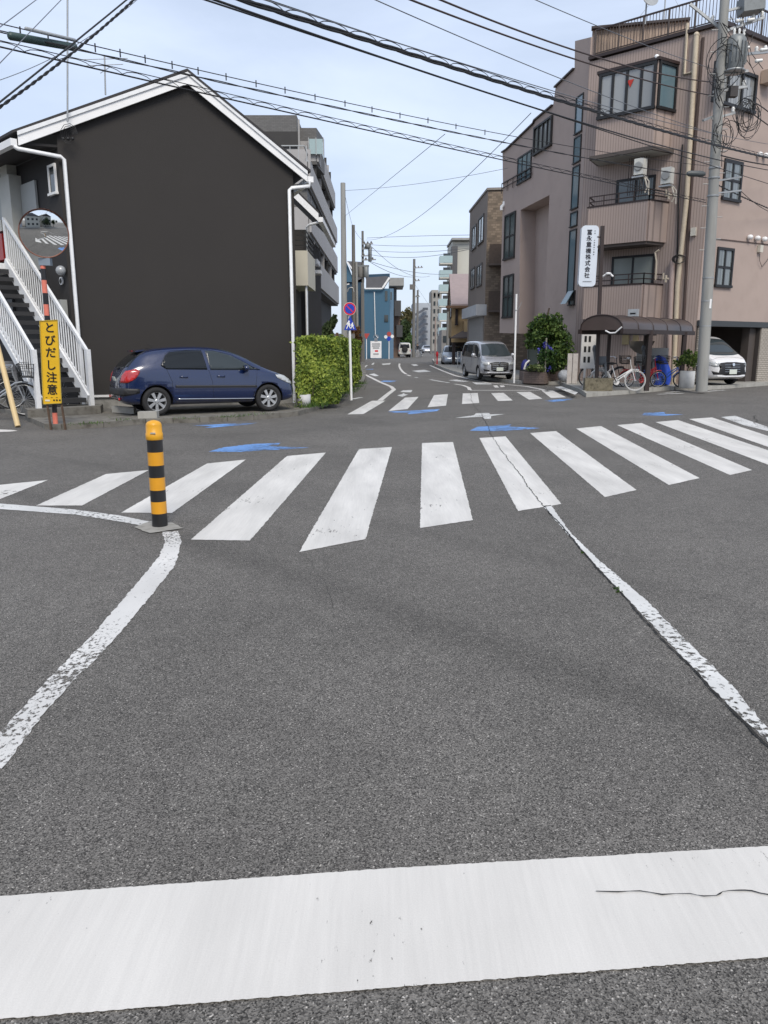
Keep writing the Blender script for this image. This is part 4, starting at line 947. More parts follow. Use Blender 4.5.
def small_car(label, px, Yoff, rz, paint, scale=1.0):
    a0 = G(*px, 0); c = Car('parked_car', label, (a0.x, a0.y + Yoff, 0), rz, hatch_st, (-1.27, 1.27), .305, .19, paint, scale=scale, cat='car', spokes=5)
    both(c, 'side_window', [(-1.02, .985), (-1.0, 1.28), (-.55, 1.375), (.12, 1.355), (.45, 1.26), (.97, .95)], CARG)
    c.decal('windscreen', [(-.56, 1.395), (.56, 1.395), (.70, 1.0), (0, .98), (-.70, 1.0)], 'F', CARG)
    for sg in (-1, 1): c.decal('headlight', [(sg * .78, .70), (sg * .52, .60), (sg * .45, .66), (sg * .66, .80)], 'F', LAMPW, off=.01)
    m = MB(); m.obox((2.02, 0, .42), (.012, 0, 0), (0, .33, 0), (0, 0, .16)); obj('number_plate', m, PLATE, c.root, local=True)
    return c
small_car('pale blue car parked facing out in front of the yellow house', (455.5, 366.2), 2.4, R(-93), car_paint('pale_blue_car_paint', (.36, .42, .50), .3, .3), 1.0)
small_car('small silver car seen head on at the far end of the street', (427.5, 353.2), 3, R(-88), SILV, 1.0)
# ------------------------------------------------------------------ bollard, mirror, signs, hedge on the left
YEL = M('yellow_reflective', (.72, .33, .02), .35, var=.06, scale=9, spec=.6)
YELD = M('orange_yellow_cap', (.70, .34, .015), .4, var=.08, scale=9)
BLKR = M('black_reflective', (.015, .015, .017), .4, var=.15, scale=8, spec=.6)
b0 = G(160, 525.5, .008); top = P(154, 420, b0.y)
Rr = .5 * (G(167.5, 525, 0).x - G(152.5, 525, 0).x); H = top.z
bo = thing('bollard', (b0.x, b0.y, .008), 'round yellow and black banded bollard standing at the road corner', 'bollard')
edges = [0, (527 - 513) / 106, (527 - 501) / 106, (527 - 489.5) / 106, (527 - 477) / 106, (527 - 465) / 106, (527 - 452) / 106, (527 - 440) / 106, 1]
zz = [e * H for e in edges]
tilt = Vector(((X_at(154, 420, b0.y) - X_at(160, 526, b0.y)), 0, H)).normalized()
for i in range(7):
    m = MB(); m.lathe((b0.x, b0.y, 0), [(Rr, zz[i] + (.008 if i == 0 else 0)), (Rr, zz[i + 1])], 40, (0, 0, 1)); obj('band', m, BLKR if i % 2 == 0 else YEL, bo, 'black band' if i % 2 == 0 else 'yellow band')
m = MB(); z0 = zz[7]; h = H - z0; m.lathe((b0.x, b0.y, z0), [(Rr + .002, -.0), (Rr + .006, .004), (Rr + .005, h * .34), (Rr + .001, h * .36), (Rr, h * .74), (Rr * .95, h * .82), (Rr * .82, h * .89), (Rr * .6, h * .945), (Rr * .3, h * .985), (0, h)], 40, (0, 0, 1)); cap = obj('cap', m, YELD, bo)
m = MB(); m.obox((b0.x + .01, b0.y - Rr - .007, z0 + h * .37), (.04, 0, 0), (0, .006, 0), (0, 0, .012)); obj('scuff', m, CONCL, cap)
# convex traffic mirror
p0 = G(56, 429, 0); YM = p0.y
mt = thing('traffic_mirror', p0, 'round convex traffic mirror on a black and salmon banded pole', 'mirror')
SAL = M('faded_salmon_band', (.72, .20, .14), .5, var=.1, scale=12)
ptop = P(42.5, 262, YM)
def along(py): t_ = (429 - py) / (429 - 262); return p0.lerp(ptop, t_)
seq = [(429, 423.5, BLKR), (423.5, 412, SAL), (412, 398, BLKR), (398, 386, SAL), (386, 372, BLKR), (372, 358, SAL), (358, 345, BLKR), (345, 320, SAL), (320, 314, BLKR), (314, 303, SAL), (303, 292, BLKR), (292, 279.5, SAL), (279.5, 268.5, BLKR), (268.5, 262, SAL)]
pr_ = .044
for a, b_, mat in seq: m = MB(); m.tube([along(a), along(b_)], pr_, 20); obj('band', m, mat, mt, 'black band' if mat is BLKR else 'salmon band')
mc = P(44, 233.5, YM - .12); rad = .5 * (X_at(67, 233, YM) - X_at(20.5, 233, YM))
mn = (Vector((1.2, -10, 1.0)) * .0 + (Vector((0, 0, 1.5)) - mc)).normalized(); mn = (mn + Vector((.14, -.25, -.15))).normalized()
MIR = M('mirror_face', (.80, .82, .83), .02, metal=1, var=.0)
for n_ in list(MIR.node_tree.nodes):
    if n_.type == 'MAP_RANGE': MIR.node_tree.nodes.remove(n_)
nodes(MIR)[1].inputs['Roughness'].default_value = .02; nodes(MIR)[1].inputs['Base Color'].default_value = (.8, .82, .83, 1)
RS = 3.6 * rad; prof = []
for i in range(13):
    r_ = rad * .965 * (1 - i / 12); prof.append((max(r_, .0), math.sqrt(RS * RS - r_ * r_) - math.sqrt(RS * RS - (rad * .965) ** 2)))
m = MB(); m.lathe(mc, prof, 64, mn, cap=False); obj('mirror_dish', m, MIR, mt)
m = MB(); 
e1 = mn.orthogonal().normalized(); e2 = mn.cross(e1)
m.tube([mc + (e1 * math.cos(t_) + e2 * math.sin(t_)) * rad * .98 for t_ in [2 * math.pi * i / 48 for i in range(48)]], 0.010, 8, closed=True); obj('frame', m, M('mirror_frame_orange', (.24, .10, .065), .45), mt)
m = MB(); m.lathe(mc - mn * .05, [(rad * .5, -.06), (rad * .95, 0), (rad * .97, .05)], 40, mn); obj('back_shell', m, M('mirror_back', (.42, .43, .44), .5), mt)
m = MB(); q = P(45.5, 262, YM); m.box((q.x, q.y, q.z), (.20, .10, .12)); m.box((q.x - .0, q.y + .02, q.z + .22), (.05, .05, .5)); obj('bracket', m, M('bracket_bluegrey', (.25, .30, .35), .45, metal=.4), mt)
# hood over the mirror
pts = []
hm = MB(); up_ = Vector((0, 0, 1)); sidev = up_.cross(mn).normalized(); upv = mn.cross(sidev)
for i in range(15):
    t_ = R(20 + 140 * i / 14); d_ = sidev * math.cos(t_) + upv * math.sin(t_); pts.append((mc + d_ * rad * 1.0 - mn * .01, mc + d_ * rad * 1.01 + mn * .06))
hm.add([p for q_ in pts for p in q_], [(2 * i, 2 * i + 1, 2 * i + 3, 2 * i + 2) for i in range(14)], True); hm.add([p + upv * -.004 for q_ in pts for p in q_], [(2 * i + 2, 2 * i + 3, 2 * i + 1, 2 * i) for i in range(14)], True)
obj('hood', hm, M('mirror_frame_orange', (.50, .16, .07)), mt)
# yellow warning sign
YS = YM - .16
def onS(px, py): return P(px, py, YS)
A, B, C_, D_ = onS(40, 321), onS(57.5, 320), onS(61.5, 403), onS(43.5, 404)
sg_ = thing('warning_sign', G(52, 430, 0), 'tall yellow warning sign with black lettering in front of the mirror pole', 'sign')
SY = M('sign_yellow', (.72, .43, .012), .45, var=.05, scale=6)
m = MB(); m.slab([A, B, C_, D_], (0, .02, 0)); brd = obj('board', m, SY, sg_)
m = MB(); ex = (B - A).normalized(); 
for a, b_ in ((A, B), (B, C_), (C_, D_), (D_, A)): m.bar(a + Vector((0, -.004, 0)), b_ + Vector((0, -.004, 0)), .014, .014, (0, 1, 0))
obj('board_edge', m, M('sign_rim', (.45, .33, .05), .5), brd)
INK = M('black_lettering', (.008, .008, .008), .5)
ez = (A - D_).normalized(); exx = Vector((ez.z, 0, -ez.x))
txt = 'とびだし注意'; ys = [328.5, 341.2, 353.3, 366, 378.3, 390.5]; xs = [49.6, 50, 50.8, 51, 51.8, 52.3]
for ch, x_, y_ in zip(txt, xs, ys):
    tm_ = text_mb(ch, .195, onS(x_, y_) + Vector((0, -.003, 0)), exx, ez, vfill=.006); obj('lettering', tm_, INK, brd)
for i in range(4):
    m = MB(); q = onS(51.7 + i * 2.9 - .5, 400.2) if i else onS(47.6, 400.5); m.obox(q + Vector((0, -.004, 0)), exx * (.085 if i == 0 else .028), Vector((0, .004, 0)), ez * (.03 if i == 0 else .028)); obj('small_print', m, M('white_sticker', (.7, .65, .5), .5) if i == 0 else INK, brd)
for i in range(3):
    m = MB(); q = onS(46.6 + i * 5.2, 397.5); m.obox(q + Vector((0, -.004, 0)), exx * .03, Vector((0, .004, 0)), ez * .008); obj('small_print', m, INK, brd)
for x_, x2 in ((45.5, 46.4), (59.9, 60.9)):
    m = MB(); a = onS(x_, 398); b_ = G(x2, 431, 0); m.bar(Vector((b_.x - .0, a.y + .03, 0)), Vector((a.x, a.y + .03, a.z)), .03, .03); obj('leg', m, M('rusty_leg', (.09, .055, .035), .8, var=.3, scale=12), sg_)
# leaning guard on a stay wire
m = MB(); a = G(18, 427.5, 0); d_ = P(-14, 300, a.y + .9); m.tube([a + Vector((0, 0, .02)), a.lerp(d_, .33), a.lerp(d_, .66), d_], [.05, .05, .048, .046], 14)
gp = thing('stay_wire', a, 'leaning stay wire in a pale wooden-looking guard beside the staircase', 'stay wire')
obj('guard', m, M('cream_yellow_guard', (.62, .47, .25), .55, var=.08, scale=5), gp)
m = MB(); m.tube([d_, d_ + (d_ - a) * 1.6], .008, 6); obj('wire', m, BLACK, gp)
# signpost
p0 = G(351.3, 400.2, .1); YP = p0.y; pt_ = P(349, 303, YP)
spn = thing('sign_post', p0, 'white post with a round no parking sign over a blue triangular crossing sign', 'road sign')
m = MB(); m.tube([p0, pt_], .033, 14); obj('post', m, WHITE, spn)
SB = M('sign_blue', (.015, .05, .42), .4, var=.05); SR = M('sign_red', (.62, .02, .03), .4, var=.05); SWt = M('sign_white', (.8, .8, .8), .4)
cc = P(349.7, 308.8, YP - .05); rr = .5 * (X_at(356.2, 308, YP) - X_at(343.6, 308, YP))
m = MB(); m.lathe(cc, [(rr, 0), (rr, .012)], 40, (0, -1, 0)); dsk = obj('round_sign', m, SWt, spn)
m = MB(); m.lathe(cc + Vector((0, -.012, 0)), [(rr * .96, 0), (rr * .96, .003)], 40, (0, -1, 0)); obj('red_ring', m, SR, dsk)
m = MB(); m.lathe(cc + Vector((0, -.015, 0)), [(rr * .74, 0), (rr * .74, .003)], 40, (0, -1, 0)); obj('blue_disc', m, SB, dsk)
m = MB(); v = Vector((.707, 0, -.707)) * rr * 1.5; m.bar(cc - v / 2 + Vector((0, -.0195, 0)), cc + v / 2 + Vector((0, -.0195, 0)), .003, rr * .15, (0.7, 0, .7)); obj('slash', m, SR, dsk)
tA, tB, tC = P(350, 315.4, YP - .05), P(344, 330, YP - .05), P(356.6, 330, YP - .05)
m = MB(); m.slab([tA, tC, tB], (0, .012, 0)); tri = obj('triangle_sign', m, SB, spn)
cx, cz = tA.x, (tB.z + .03)
HH = tA.z - tB.z; yy = YP - .056
def glyph(pl):
    m = MB(); m.slab([(cx + x * HH, yy, tB.z + z * HH) for x, z in pl], (0, .004, 0)); obj('pedestrian_figure', m, SWt, tri)
for ox, s_ in ((-.10, .92), (.16, .7)):
    glyph([(ox + s_ * x, .08 + s_ * z) for x, z in ((-.06, .56), (.02, .64), (.10, .56), (.06, .50), (.12, .34), (.10, .18), (.20, 0), (.12, 0), (.02, .18), (-.02, .24), (-.12, 0), (-.20, 0), (-.09, .28), (-.10, .36), (-.16, .30), (-.2, .33), (-.1, .48), (-.04, .5))])
# ----- hedge: a dense clipped box of small leaves on a twiggy core
HF = leafy('hedge_leaves', (.035, .060, .010), (.12, .19, .028), (.37, .44, .08), 2.6)
HD = M('hedge_core', (.03, .042, .012), .95, var=.4, scale=12)
q0 = G(299, 408, .1); q1 = G(337, 404.5, .1); q2 = G(360, 383.5, .1)
hx0, hy0 = q0.x - .1, q0.y + .15; ZT = 1.66
nrA, nrB = Vector((q0.x + .02, q0.y + .25, 0)), Vector((q1.x - .02, q1.y + .2, 0)); frB = Vector((q2.x - .05, q2.y, 0)); frA = frB + Vector((-1.1, 0, 0))
hg = thing('hedge', (nrA + frB) / 2, 'clipped bright green box hedge along the pavement by the signpost', 'hedge')
m = MB(); ins = .22; m.prism([(nrA.x + .3, nrA.y + .75), (nrB.x - ins, nrB.y + ins), (frB.x - ins, frB.y - ins), (frA.x + ins, frA.y - ins)], .3, ZT - ins); obj('core', m, HD, hg)
m = MB(); corners = [nrA, nrB, frB, frA]
def face_pts(a, b_, n, z0, z1):
    out = []
    t_ = (b_ - a); nn = Vector((t_.y, -t_.x, 0)).normalized()
    for _ in range(n):
        u = random.random(); v = random.random(); q = a.lerp(b_, u)
        lump = .06 * math.sin(q.y * 2.3 + q.x * 3) + .04 * math.sin(v * 9 + q.y * 5)
        z = z0 + (z1 - z0) * v
        out.append(q + nn * (lump - abs(random.gauss(0, .07)) + .03) + Vector((0, 0, z)))
    return out
random.seed(11)
cr_ = lambda p: Vector((0, 0, 1))
leaves(m, face_pts(nrA, nrB, 8000, .12, ZT), .055, 1.5, normal=lambda p: Vector((0, -1, .3)))
leaves(m, face_pts(nrB, frB, 17000, .25, ZT), .062, 1.5, normal=lambda p: Vector((1, -.1, .3)))
tp = []
for _ in range(9000):
    u, v = random.random(), random.random(); a = nrA.lerp(frA, v); b_ = nrB.lerp(frB, v); q = a.lerp(b_, u); tp.append(q + Vector((0, 0, ZT - abs(random.gauss(0, .07)) + .05 * math.sin(q.y * 2.1) + (random.random() < .02) * .08)))
leaves(m, tp, .06, 1.5, normal=cr_)
obj('foliage', m, HF, hg)
st_ = MB()
for i in range(26):
    q = nrA.lerp(nrB, random.uniform(.1, .9)) + (frB - nrB) * (i / 26) + Vector((0, .2, .08)); st_.tube([q, q + Vector((random.uniform(-.1, .1), random.uniform(-.1, .1), .7))], [.025, .012], 6)
obj('stems', st_, M('hedge_bark', (.08, .06, .04), .9), hg)
# weeds at the hedge foot and along the kerb
GRS = leafy('weed_leaves', (.02, .05, .01), (.045, .10, .018), (.10, .17, .03), 5)
def tuft(mb, c, n, h, sp):
    for _ in range(n):
        a = c + Vector((random.gauss(0, sp), random.gauss(0, sp), 0)); b_ = a + Vector((random.gauss(0, h * .5), random.gauss(0, h * .5), h * random.uniform(.5, 1.1))); s_ = Vector((random.uniform(-1, 1), random.uniform(-1, 1), 0)).normalized() * .008
        mb.add([a - s_, a + s_, b_], [(0, 1, 2)], False)
m = MB()
for px, py in ((315, 405), (325, 401), (335, 397), (340, 394), (348, 390), (354, 387), (358, 384), (308, 407), (330, 399), (345, 392)): tuft(m, G(px, py, .1), 160, .16, .16)
for px, py in ((80, 424.5), (90, 423.5), (98, 423), (225, 417), (235, 416.5), (247, 415.5), (120, 420), (185, 419), (262, 414)): tuft(m, G(px, py, .11), 26, .05, .12)
for px, py in ((583.5, 553), (616, 589), (619.5, 592.5)): tuft(m, G(px, py, 0), 9, .018, .012)
obj('grass', m, GRS, kind='stuff')
# pale pot by the hedge
m = MB(); q = G(304, 407, .1); m.lathe(q + Vector((0, .1, 0)), [(.10, 0), (.14, .02), (.15, .28), (.135, .28), (.125, .25), (0, .25)], 20); obj('tub', m, M('grey_white_tub', (.5, .5, .5), .6), None, 'small pale grey tub between the white downpipe and the hedge', 'tub')
# ----- bicycles
def wheel_mb(tyre, spokes, c, r, ax, hub):
    ax = Vector(ax).normalized(); e1 = Vector((0, 0, 1)); e2 = ax.cross(e1)
    tyre.tube([c + (e1 * math.cos(t_) + e2 * math.sin(t_)) * r for t_ in [2 * math.pi * i / 28 for i in range(28)]], .019, 6, closed=True)
    spokes.tube([c + (e1 * math.cos(t_) + e2 * math.sin(t_)) * (r - .025) for t_ in [2 * math.pi * i / 28 for i in range(28)]], .009, 5, closed=True)
    for i in range(18):
        t_ = 2 * math.pi * i / 18; spokes.tube([c, c + (e1 * math.cos(t_) + e2 * math.sin(t_)) * (r - .02)], .0025, 3, cap=False)
    spokes.lathe(c - ax * .04, [(.022, 0), (.022, .08)], 8, ax)
def bicycle(label, loc, rz, frame, lean=0.0, basket=True, child=None, cover=None, wheel_r=.32, tyre_mat=None, group='bicycles'):
    o = thing('bicycle', loc, label, 'bicycle', group, rz, rx=lean)
    W1, W2 = Vector((.55, 0, wheel_r)), Vector((-.52, 0, wheel_r)); k = wheel_r / .33
    for W_ in (W1, W2):
        wo_ = thing('wheel', (0, 0, 0), None, None); wo_.parent = o; ROOTM.pop(wo_.name, None)
        t, s_ = MB(), MB(); wheel_mb(t, s_, W_, wheel_r, (0, 1, 0), 0); obj('tyre', t, tyre_mat or RUB, wo_, local=True); obj('spokes', s_, RIM, wo_, local=True)
    f = MB(); bb = Vector((0, 0, .28 * k)); seat = Vector((-.17, 0, .78)); hd = Vector((.40, 0, .80)); hb = Vector((.44, 0, .62))
    for a, b_, r_ in ((bb, seat, .016), (hd, W1, .013), (hb, bb + Vector((.03, 0, .06)), .019), (W2, bb, .011), (W2, seat - Vector((.02, 0, .1)), .011), (hd, hd + Vector((-.02, 0, .16)), .013)): f.tube([a, b_], r_, 8)
    f.tube([hb + Vector((0, 0, .05)), Vector((.15, 0, .48)), bb + Vector((.0, 0, .12))], .016, 8)
    # mudguards
    for W_, a0, a1 in ((W1, -.3, 1.3), (W2, -1.6, .9)):
        f.tube([W_ + Vector((math.sin(-t_) * (wheel_r + .035), 0, math.cos(t_) * (wheel_r + .035))) for t_ in [a0 + (a1 - a0) * i / 10 for i in range(11)]], .018, 5)
    f.box((-.50, 0, wheel_r * 2 + .07), (.34, .13, .02)); f.tube([(-.60, .05, wheel_r * 2 + .06), W2 + Vector((0, .05, 0))], .006, 5)
    f.lathe(bb + Vector((0, .03, 0)), [(.09, 0), (.09, .01)], 18, (0, 1, 0))
    obj('frame', f, frame, o, local=True)
    m = MB(); top = hd + Vector((-.02, 0, .16)); m.tube([top + Vector((-.16, .27, .02)), top + Vector((-.02, .22, .03)), top, top + Vector((-.02, -.22, .03)), top + Vector((-.16, -.27, .02))], .013, 8); obj('handlebar', m, CHR, o, local=True)
    m = MB(); m.sphere(seat + Vector((-.02, 0, .05)), .12, 12, 8, (1.1, .7, .35)); m.bar(seat + Vector((.04, 0, .05)), seat + Vector((.15, 0, .055)), .05, .04); obj('saddle', m, BLACK, o, local=True)
    if basket:
        m = MB(); c_ = Vector((.66, 0, .78))
        for z, s_ in ((.0, .8), (.09, .87), (.18, .93), (.26, 1.0)):
            a, b_ = .16 * s_, .19 * s_; m.tube([c_ + Vector((x, y, z)) for x, y in ((-a, -b_), (a, -b_), (a, b_), (-a, b_))], .006, 4, closed=True)
        for i in range(9):
            u = -1 + i / 4
            for sg in (-1, 1): m.tube([c_ + Vector((.13 * u, sg * .152, 0)), c_ + Vector((.16 * u, sg * .19, .26))], .004, 3); m.tube([c_ + Vector((sg * .128, .152 * u, 0)), c_ + Vector((sg * .16, .19 * u, .26))], .004, 3)
        m.box(c_, (.25, .3, .01)); obj('basket', m, BLACK, o, local=True)
    if child:
        m = MB(); c_ = Vector((-.50, 0, .78))
        m.box(c_ + Vector((0, 0, .04)), (.32, .30, .07)); m.obox(c_ + Vector((-.19, 0, .26)), (.05, 0, 0), (0, .32, 0), (-.08, 0, .5)); 
        for sg in (-1, 1): m.obox(c_ + Vector((-.02, sg * .17, .16)), (.30, 0, 0), (0, .03, 0), (0, 0, .2)); m.bar(c_ + Vector((.1, sg * .17, .05)), c_ + Vector((.15, sg * .17, -.38)), .06, .1)
        m.sphere(c_ + Vector((-.22, 0, .50)), .17, 10, 6, (.4, 1, .7)); obj('child_seat', m, child, o, local=True)
    m = MB(); m.tube([bb + Vector((0, .05, 0)), bb + Vector((.10, .09, -.13))], .012, 6); m.box(bb + Vector((.10, .14, -.13)), (.09, .09, .02)); m.tube([bb, bb + Vector((-.10, -.09, .13))], .012, 6); m.box(bb + Vector((-.10, -.14, .13)), (.09, .09, .02)); obj('pedals', m, BLACK, o, local=True)
    return o
SILB = M('bicycle_silver', (.45, .47, .49), .35, metal=.6); REDB = M('bicycle_red', (.40, .012, .015), .35, coat=.5); WHB = M('bicycle_white', (.70, .70, .70), .35, coat=.5); NAV = M('bicycle_dark', (.02, .022, .03), .4); BLUB = M('bicycle_blue', (.02, .10, .40), .4)
q = G(9, 417, .1); bicycle('silver bicycle half hidden under the white staircase, nearest the leaning guard', (q.x - .35, q.y + .2, .1), R(15), SILB, lean=R(4), group='bicycles under the stairs')
q = G(14, 411, .1); bicycle('dark bicycle with a red rear light behind the silver one under the staircase', (q.x + .1, q.y + .9, .1), R(30), NAV, lean=R(-5), child=M('grey_seat', (.2, .2, .21), .6), group='bicycles under the stairs')
# ------------------------------------------------------------------ the mauve corner building on the right
MAUVE = (.400, .318, .280)
C1 = Vector((X_at(692, 384, 28), 28.0)); C2 = Vector((7.57, 31.2)); 
dl = Vector((-.19, 1)).normalized(); C3 = C2 + dl * 8.55
dr_ = Vector((.816, .578)).normalized(); C4 = C1 + dr_ * 14
wF, wS, wG = Wall(C2, C1), Wall(C3, C2), Wall(C1, C4)
angF = math.atan2(wF.d.y, wF.d.x)
STU = M('mauve_stucco', MAUVE, .85, var=.06, scale=.5, bump=.2, bscale=50, stain=.10)
RIB = ribbed('mauve_ribbed_tile', (.385, .302, .264), angF, 10, dark=.66, w=.24)
RIBR = ribbed('mauve_ribbed_tile_return', (.385, .295, .262), angF + 1.57, 10, dark=.66, w=.24)
BRN = M('dark_brown_metal', (.030, .018, .016), .5, var=.15)
BEIGE = M('beige_pipe', (.52, .44, .33), .5, var=.08, scale=4, stain=.2)
PINKP = M('pinkish_pipe', (.40, .31, .28), .5, var=.08)
TANC = M('tan_cladding', (.36, .27, .21), .7, var=.08)
bld = thing('corner_building', ((C1 + C2) / 2).to_3d(), 'four storey mauve corner building with bay window, balconies and roof railing', 'apartment building')
def wz(wl, px, py): return wl.sz(px, py)[1]
def ws(wl, px, py): return wl.sz(px, py)[0]
zR_ = wz(wF, 716, 25.5); zG = wz(wG, 712, 321.5)
inF = C1 + Vector((5, 9.0)); far_ = C4 + Vector((-4.5, 7))
# storeys above the garage
mb = MB(); foot = [C2 + dl * 4.2 + Vector((.9, .2)), C2 + Vector((.12, .06)), C1, C4, far_]
mb.prism([(p.x, p.y) for p in foot], zG, zR_)
obj('wall', mb, [STU], bld)
# ribbed cladding of the corner face, a skin 3 cm proud
mb = MB(); a1_, a0_ = ws(wF, 703, 150), .02
def skin(mb, wl, s0, s1, z0, z1, off, th=.03):
    n3 = Vector((wl.n.x, wl.n.y, 0)); d3 = Vector((wl.d.x, wl.d.y, 0)); mb.obox(wl.pt((s0 + s1) / 2, (z0 + z1) / 2, off - th / 2), d3 * (s1 - s0), n3 * th, Vector((0, 0, z1 - z0)))
skin(mb, wF, .0, wF.L - .02, .1, zR_ - .1, .03, .06); obj('ribbed_cladding', mb, RIB, bld)
# street side wall with its raked top: outline traced on the plane of the wall
side = [(549.5, 392), (549.5, 195), (520.5, 210), (519, 333.5), (499.5, 333), (503, 190), (502.5, 153), (507, 150), (534, 124), (535, 121), (553, 106), (555.5, 88), (574.5, 69.5), (575, 41), (601.5, 28), (574.5, 392)]
pp = []
for px, py in side:
    a, z = wS.sz(px, py); pp.append((max(0, min(wS.L, a)) if px > 575 else a, max(z, .05)))
pp[0] = (pp[1][0], .05); pp[-1] = (wS.L, .05); pp[-2] = (wS.L, pp[-2][1])
n3 = Vector((wS.n.x, wS.n.y, 0))
mb = MB(); mb.slab([wS.pt(a, z, .0) for a, z in pp], -n3 * .75); mb.slab([wS.pt(.02, 2.06, -.75)] + [wS.pt(min(a, wS.L - .02), z, -.75) for a, z in pp[5:-1]] + [wS.pt(wS.L - .02, 2.06, -.75)], -n3 * 3.2); obj('street_side_wall', mb, STU, bld)
mb = MB(); mb.slab([wS.pt(pp[0][0] - 2.6, .05, -.8), wS.pt(pp[0][0] + .5, .05, -.8), wS.pt(pp[0][0] + .5, 2.06, -.8), wS.pt(pp[0][0] - 2.6, 2.06, -.8)], -n3 * 1.0); obj('recess_wall', mb, STU, bld)
# coping along the rake
cop = MB()
for i in range(5, 13):
    a, b_ = wS.pt(*pp[i], .04), wS.pt(*pp[i + 1], .04)
    if (a - b_).length > .05 and abs(a.z - b_.z) < (a - b_).length * .93: cop.bar(a + Vector((0, 0, .03)) - n3 * .1, b_ + Vector((0, 0, .03)) - n3 * .1, .3, .06)
obj('roof_coping', cop, BRN, bld)
# penthouse behind the railing
Y2 = 30.4; Pn = Vector((X_at(690, 20, Y2), Y2)); zp = P(690, 20.5, Y2).z
mb = MB(); mb.prism([(C2.x + .05, C2.y + .05), (Pn.x, Pn.y), (Pn.x + 1.5, Pn.y + 4), (C2.x + 2.2, C2.y + 5)], zR_ - .1, zp); pe = obj('penthouse', mb, ribbed('tan_ribbed_cladding', (.36, .27, .21), angF, 5, dark=.5, w=.14), bld)
mb = MB(); A_, B_ = Vector((C2.x, C2.y, zp + .03)), Vector((Pn.x, Pn.y, zp + .03)); mb.bar(A_, B_, .25, .08); obj('penthouse_coping', mb, BRN, pe)
# ground floor: piers either side of the garage, recess at the street side
s_l = ws(wG, 705, 350); s_r = ws(wG, 758, 350)
def block(mb, wl, s0, s1, dep, z0, z1, out=0.0):
    n3 = Vector((wl.n.x, wl.n.y, 0)); d3 = Vector((wl.d.x, wl.d.y, 0)); mb.obox(wl.pt((s0 + s1) / 2, (z0 + z1) / 2, out - dep / 2), d3 * (s1 - s0), n3 * dep, Vector((0, 0, z1 - z0)))
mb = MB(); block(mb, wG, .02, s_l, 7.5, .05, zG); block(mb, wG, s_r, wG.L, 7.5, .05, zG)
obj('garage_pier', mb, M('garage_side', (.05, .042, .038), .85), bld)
CT = ribbed('cream_small_tiles', (.40, .36, .31), math.atan2(wG.d.y, wG.d.x), 1, brick=(.22, .075, .01, 1.05, .9, .35), var=.05)
for a_, b_ in ((s_l - .55, s_l - .04), (s_r + .04, s_r + 1.6)): mb = MB(); block(mb, wG, a_, b_, .06, .1, zG - .18, .05); obj('pier_tiles', mb, CT, bld)
mb = MB(); block(mb, wG, s_l - .62, wG.L, .18, zG - .17, zG + .03, .08); obj('garage_lintel', mb, M('steel_lintel', (.045, .05, .055), .5), bld)
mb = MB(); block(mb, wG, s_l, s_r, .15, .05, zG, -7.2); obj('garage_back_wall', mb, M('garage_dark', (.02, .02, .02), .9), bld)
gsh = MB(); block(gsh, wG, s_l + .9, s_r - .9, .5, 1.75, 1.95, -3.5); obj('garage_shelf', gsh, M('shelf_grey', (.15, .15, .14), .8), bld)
mb = MB(); block(mb, wG, s_r - .45, s_r - .02, .3, .1, zG - .2, -.15); obj('garage_door_post', mb, M('post_brown', (.07, .058, .052), .7), bld)
# ground floor corner face
mb = MB(); mb.prism([(p.x, p.y) for p in (C2 + dl * 1.2 + Vector((.15, 0)), C2 + Vector((.15, .02)), C1 + Vector((.0, .06)), C1 + dr_ * .3 + Vector((-1, 3)), C2 + Vector((3, 4)))], .05, zG + .01); obj('ground_floor_wall', mb, STU, bld)
# recessed entrance under the overhang: green panel wall and door
rec = Wall(C3 + Vector((1.3, 0)), C2 + dl * 2.6 + Vector((1.3, 0)))
mb = MB(); block(mb, rec, 0, rec.L, .1, .1, zG, 0); re_ = obj('entrance_panel', mb, M('sage_green_panel', (.105, .125, .10), .5, var=.08), bld)
mb = MB()
for q in (0, .33, .66, 1): block(mb, rec, rec.L * q - .02, rec.L * q + .02, .04, .1, 1.9, .05)
block(mb, rec, 0, rec.L, .04, 1.86, 1.92, .055); obj('panel_rail', mb, M('grey_rail', (.25, .26, .25), .5), re_)
# recess near the roof (soffit and shadowed side)
# slit window strip down the corner
mb = MB(); s0_, s1_ = sorted((ws(wS, 576.5, 300), ws(wS, 581, 300)))
for (y0, y1) in ((91, 130), (133, 160), (163, 207), (210, 225), (228, 300)):
    zt, zb_ = wz(wS, 586 - (y0 - 90) * .055, y0), wz(wS, 586 - (y1 - 90) * .055, y1)
    window_sz(bld, wS, wS.L - 1.0, zb_, wS.L - .35, zt, BLACK, GLB, 1, 1, .04, .05, 'slit_window')
# street side windows
window(bld, wS, 504.8, 213.5, 515.5, 258.5, BLACK, glassy('dim_green_glass', (.04, .055, .055), .08, (.10, .13, .125)), 2, 2, .09, .06)
window(bld, wS, 503.5, 275, 513.6, 317.5, BLACK, glassy('dim_green_glass2', (.04, .055, .055), .08, (.10, .13, .125)), 2, 2, .09, .06)
window(bld, wS, 518, 154, 531.5, 181, BLACK, GLB, 3, 1, .07, .05)
window(bld, wS, 535, 122, 552.5, 150, BLACK, GLC, 4, 1, .08, .1, 'dormer_window')
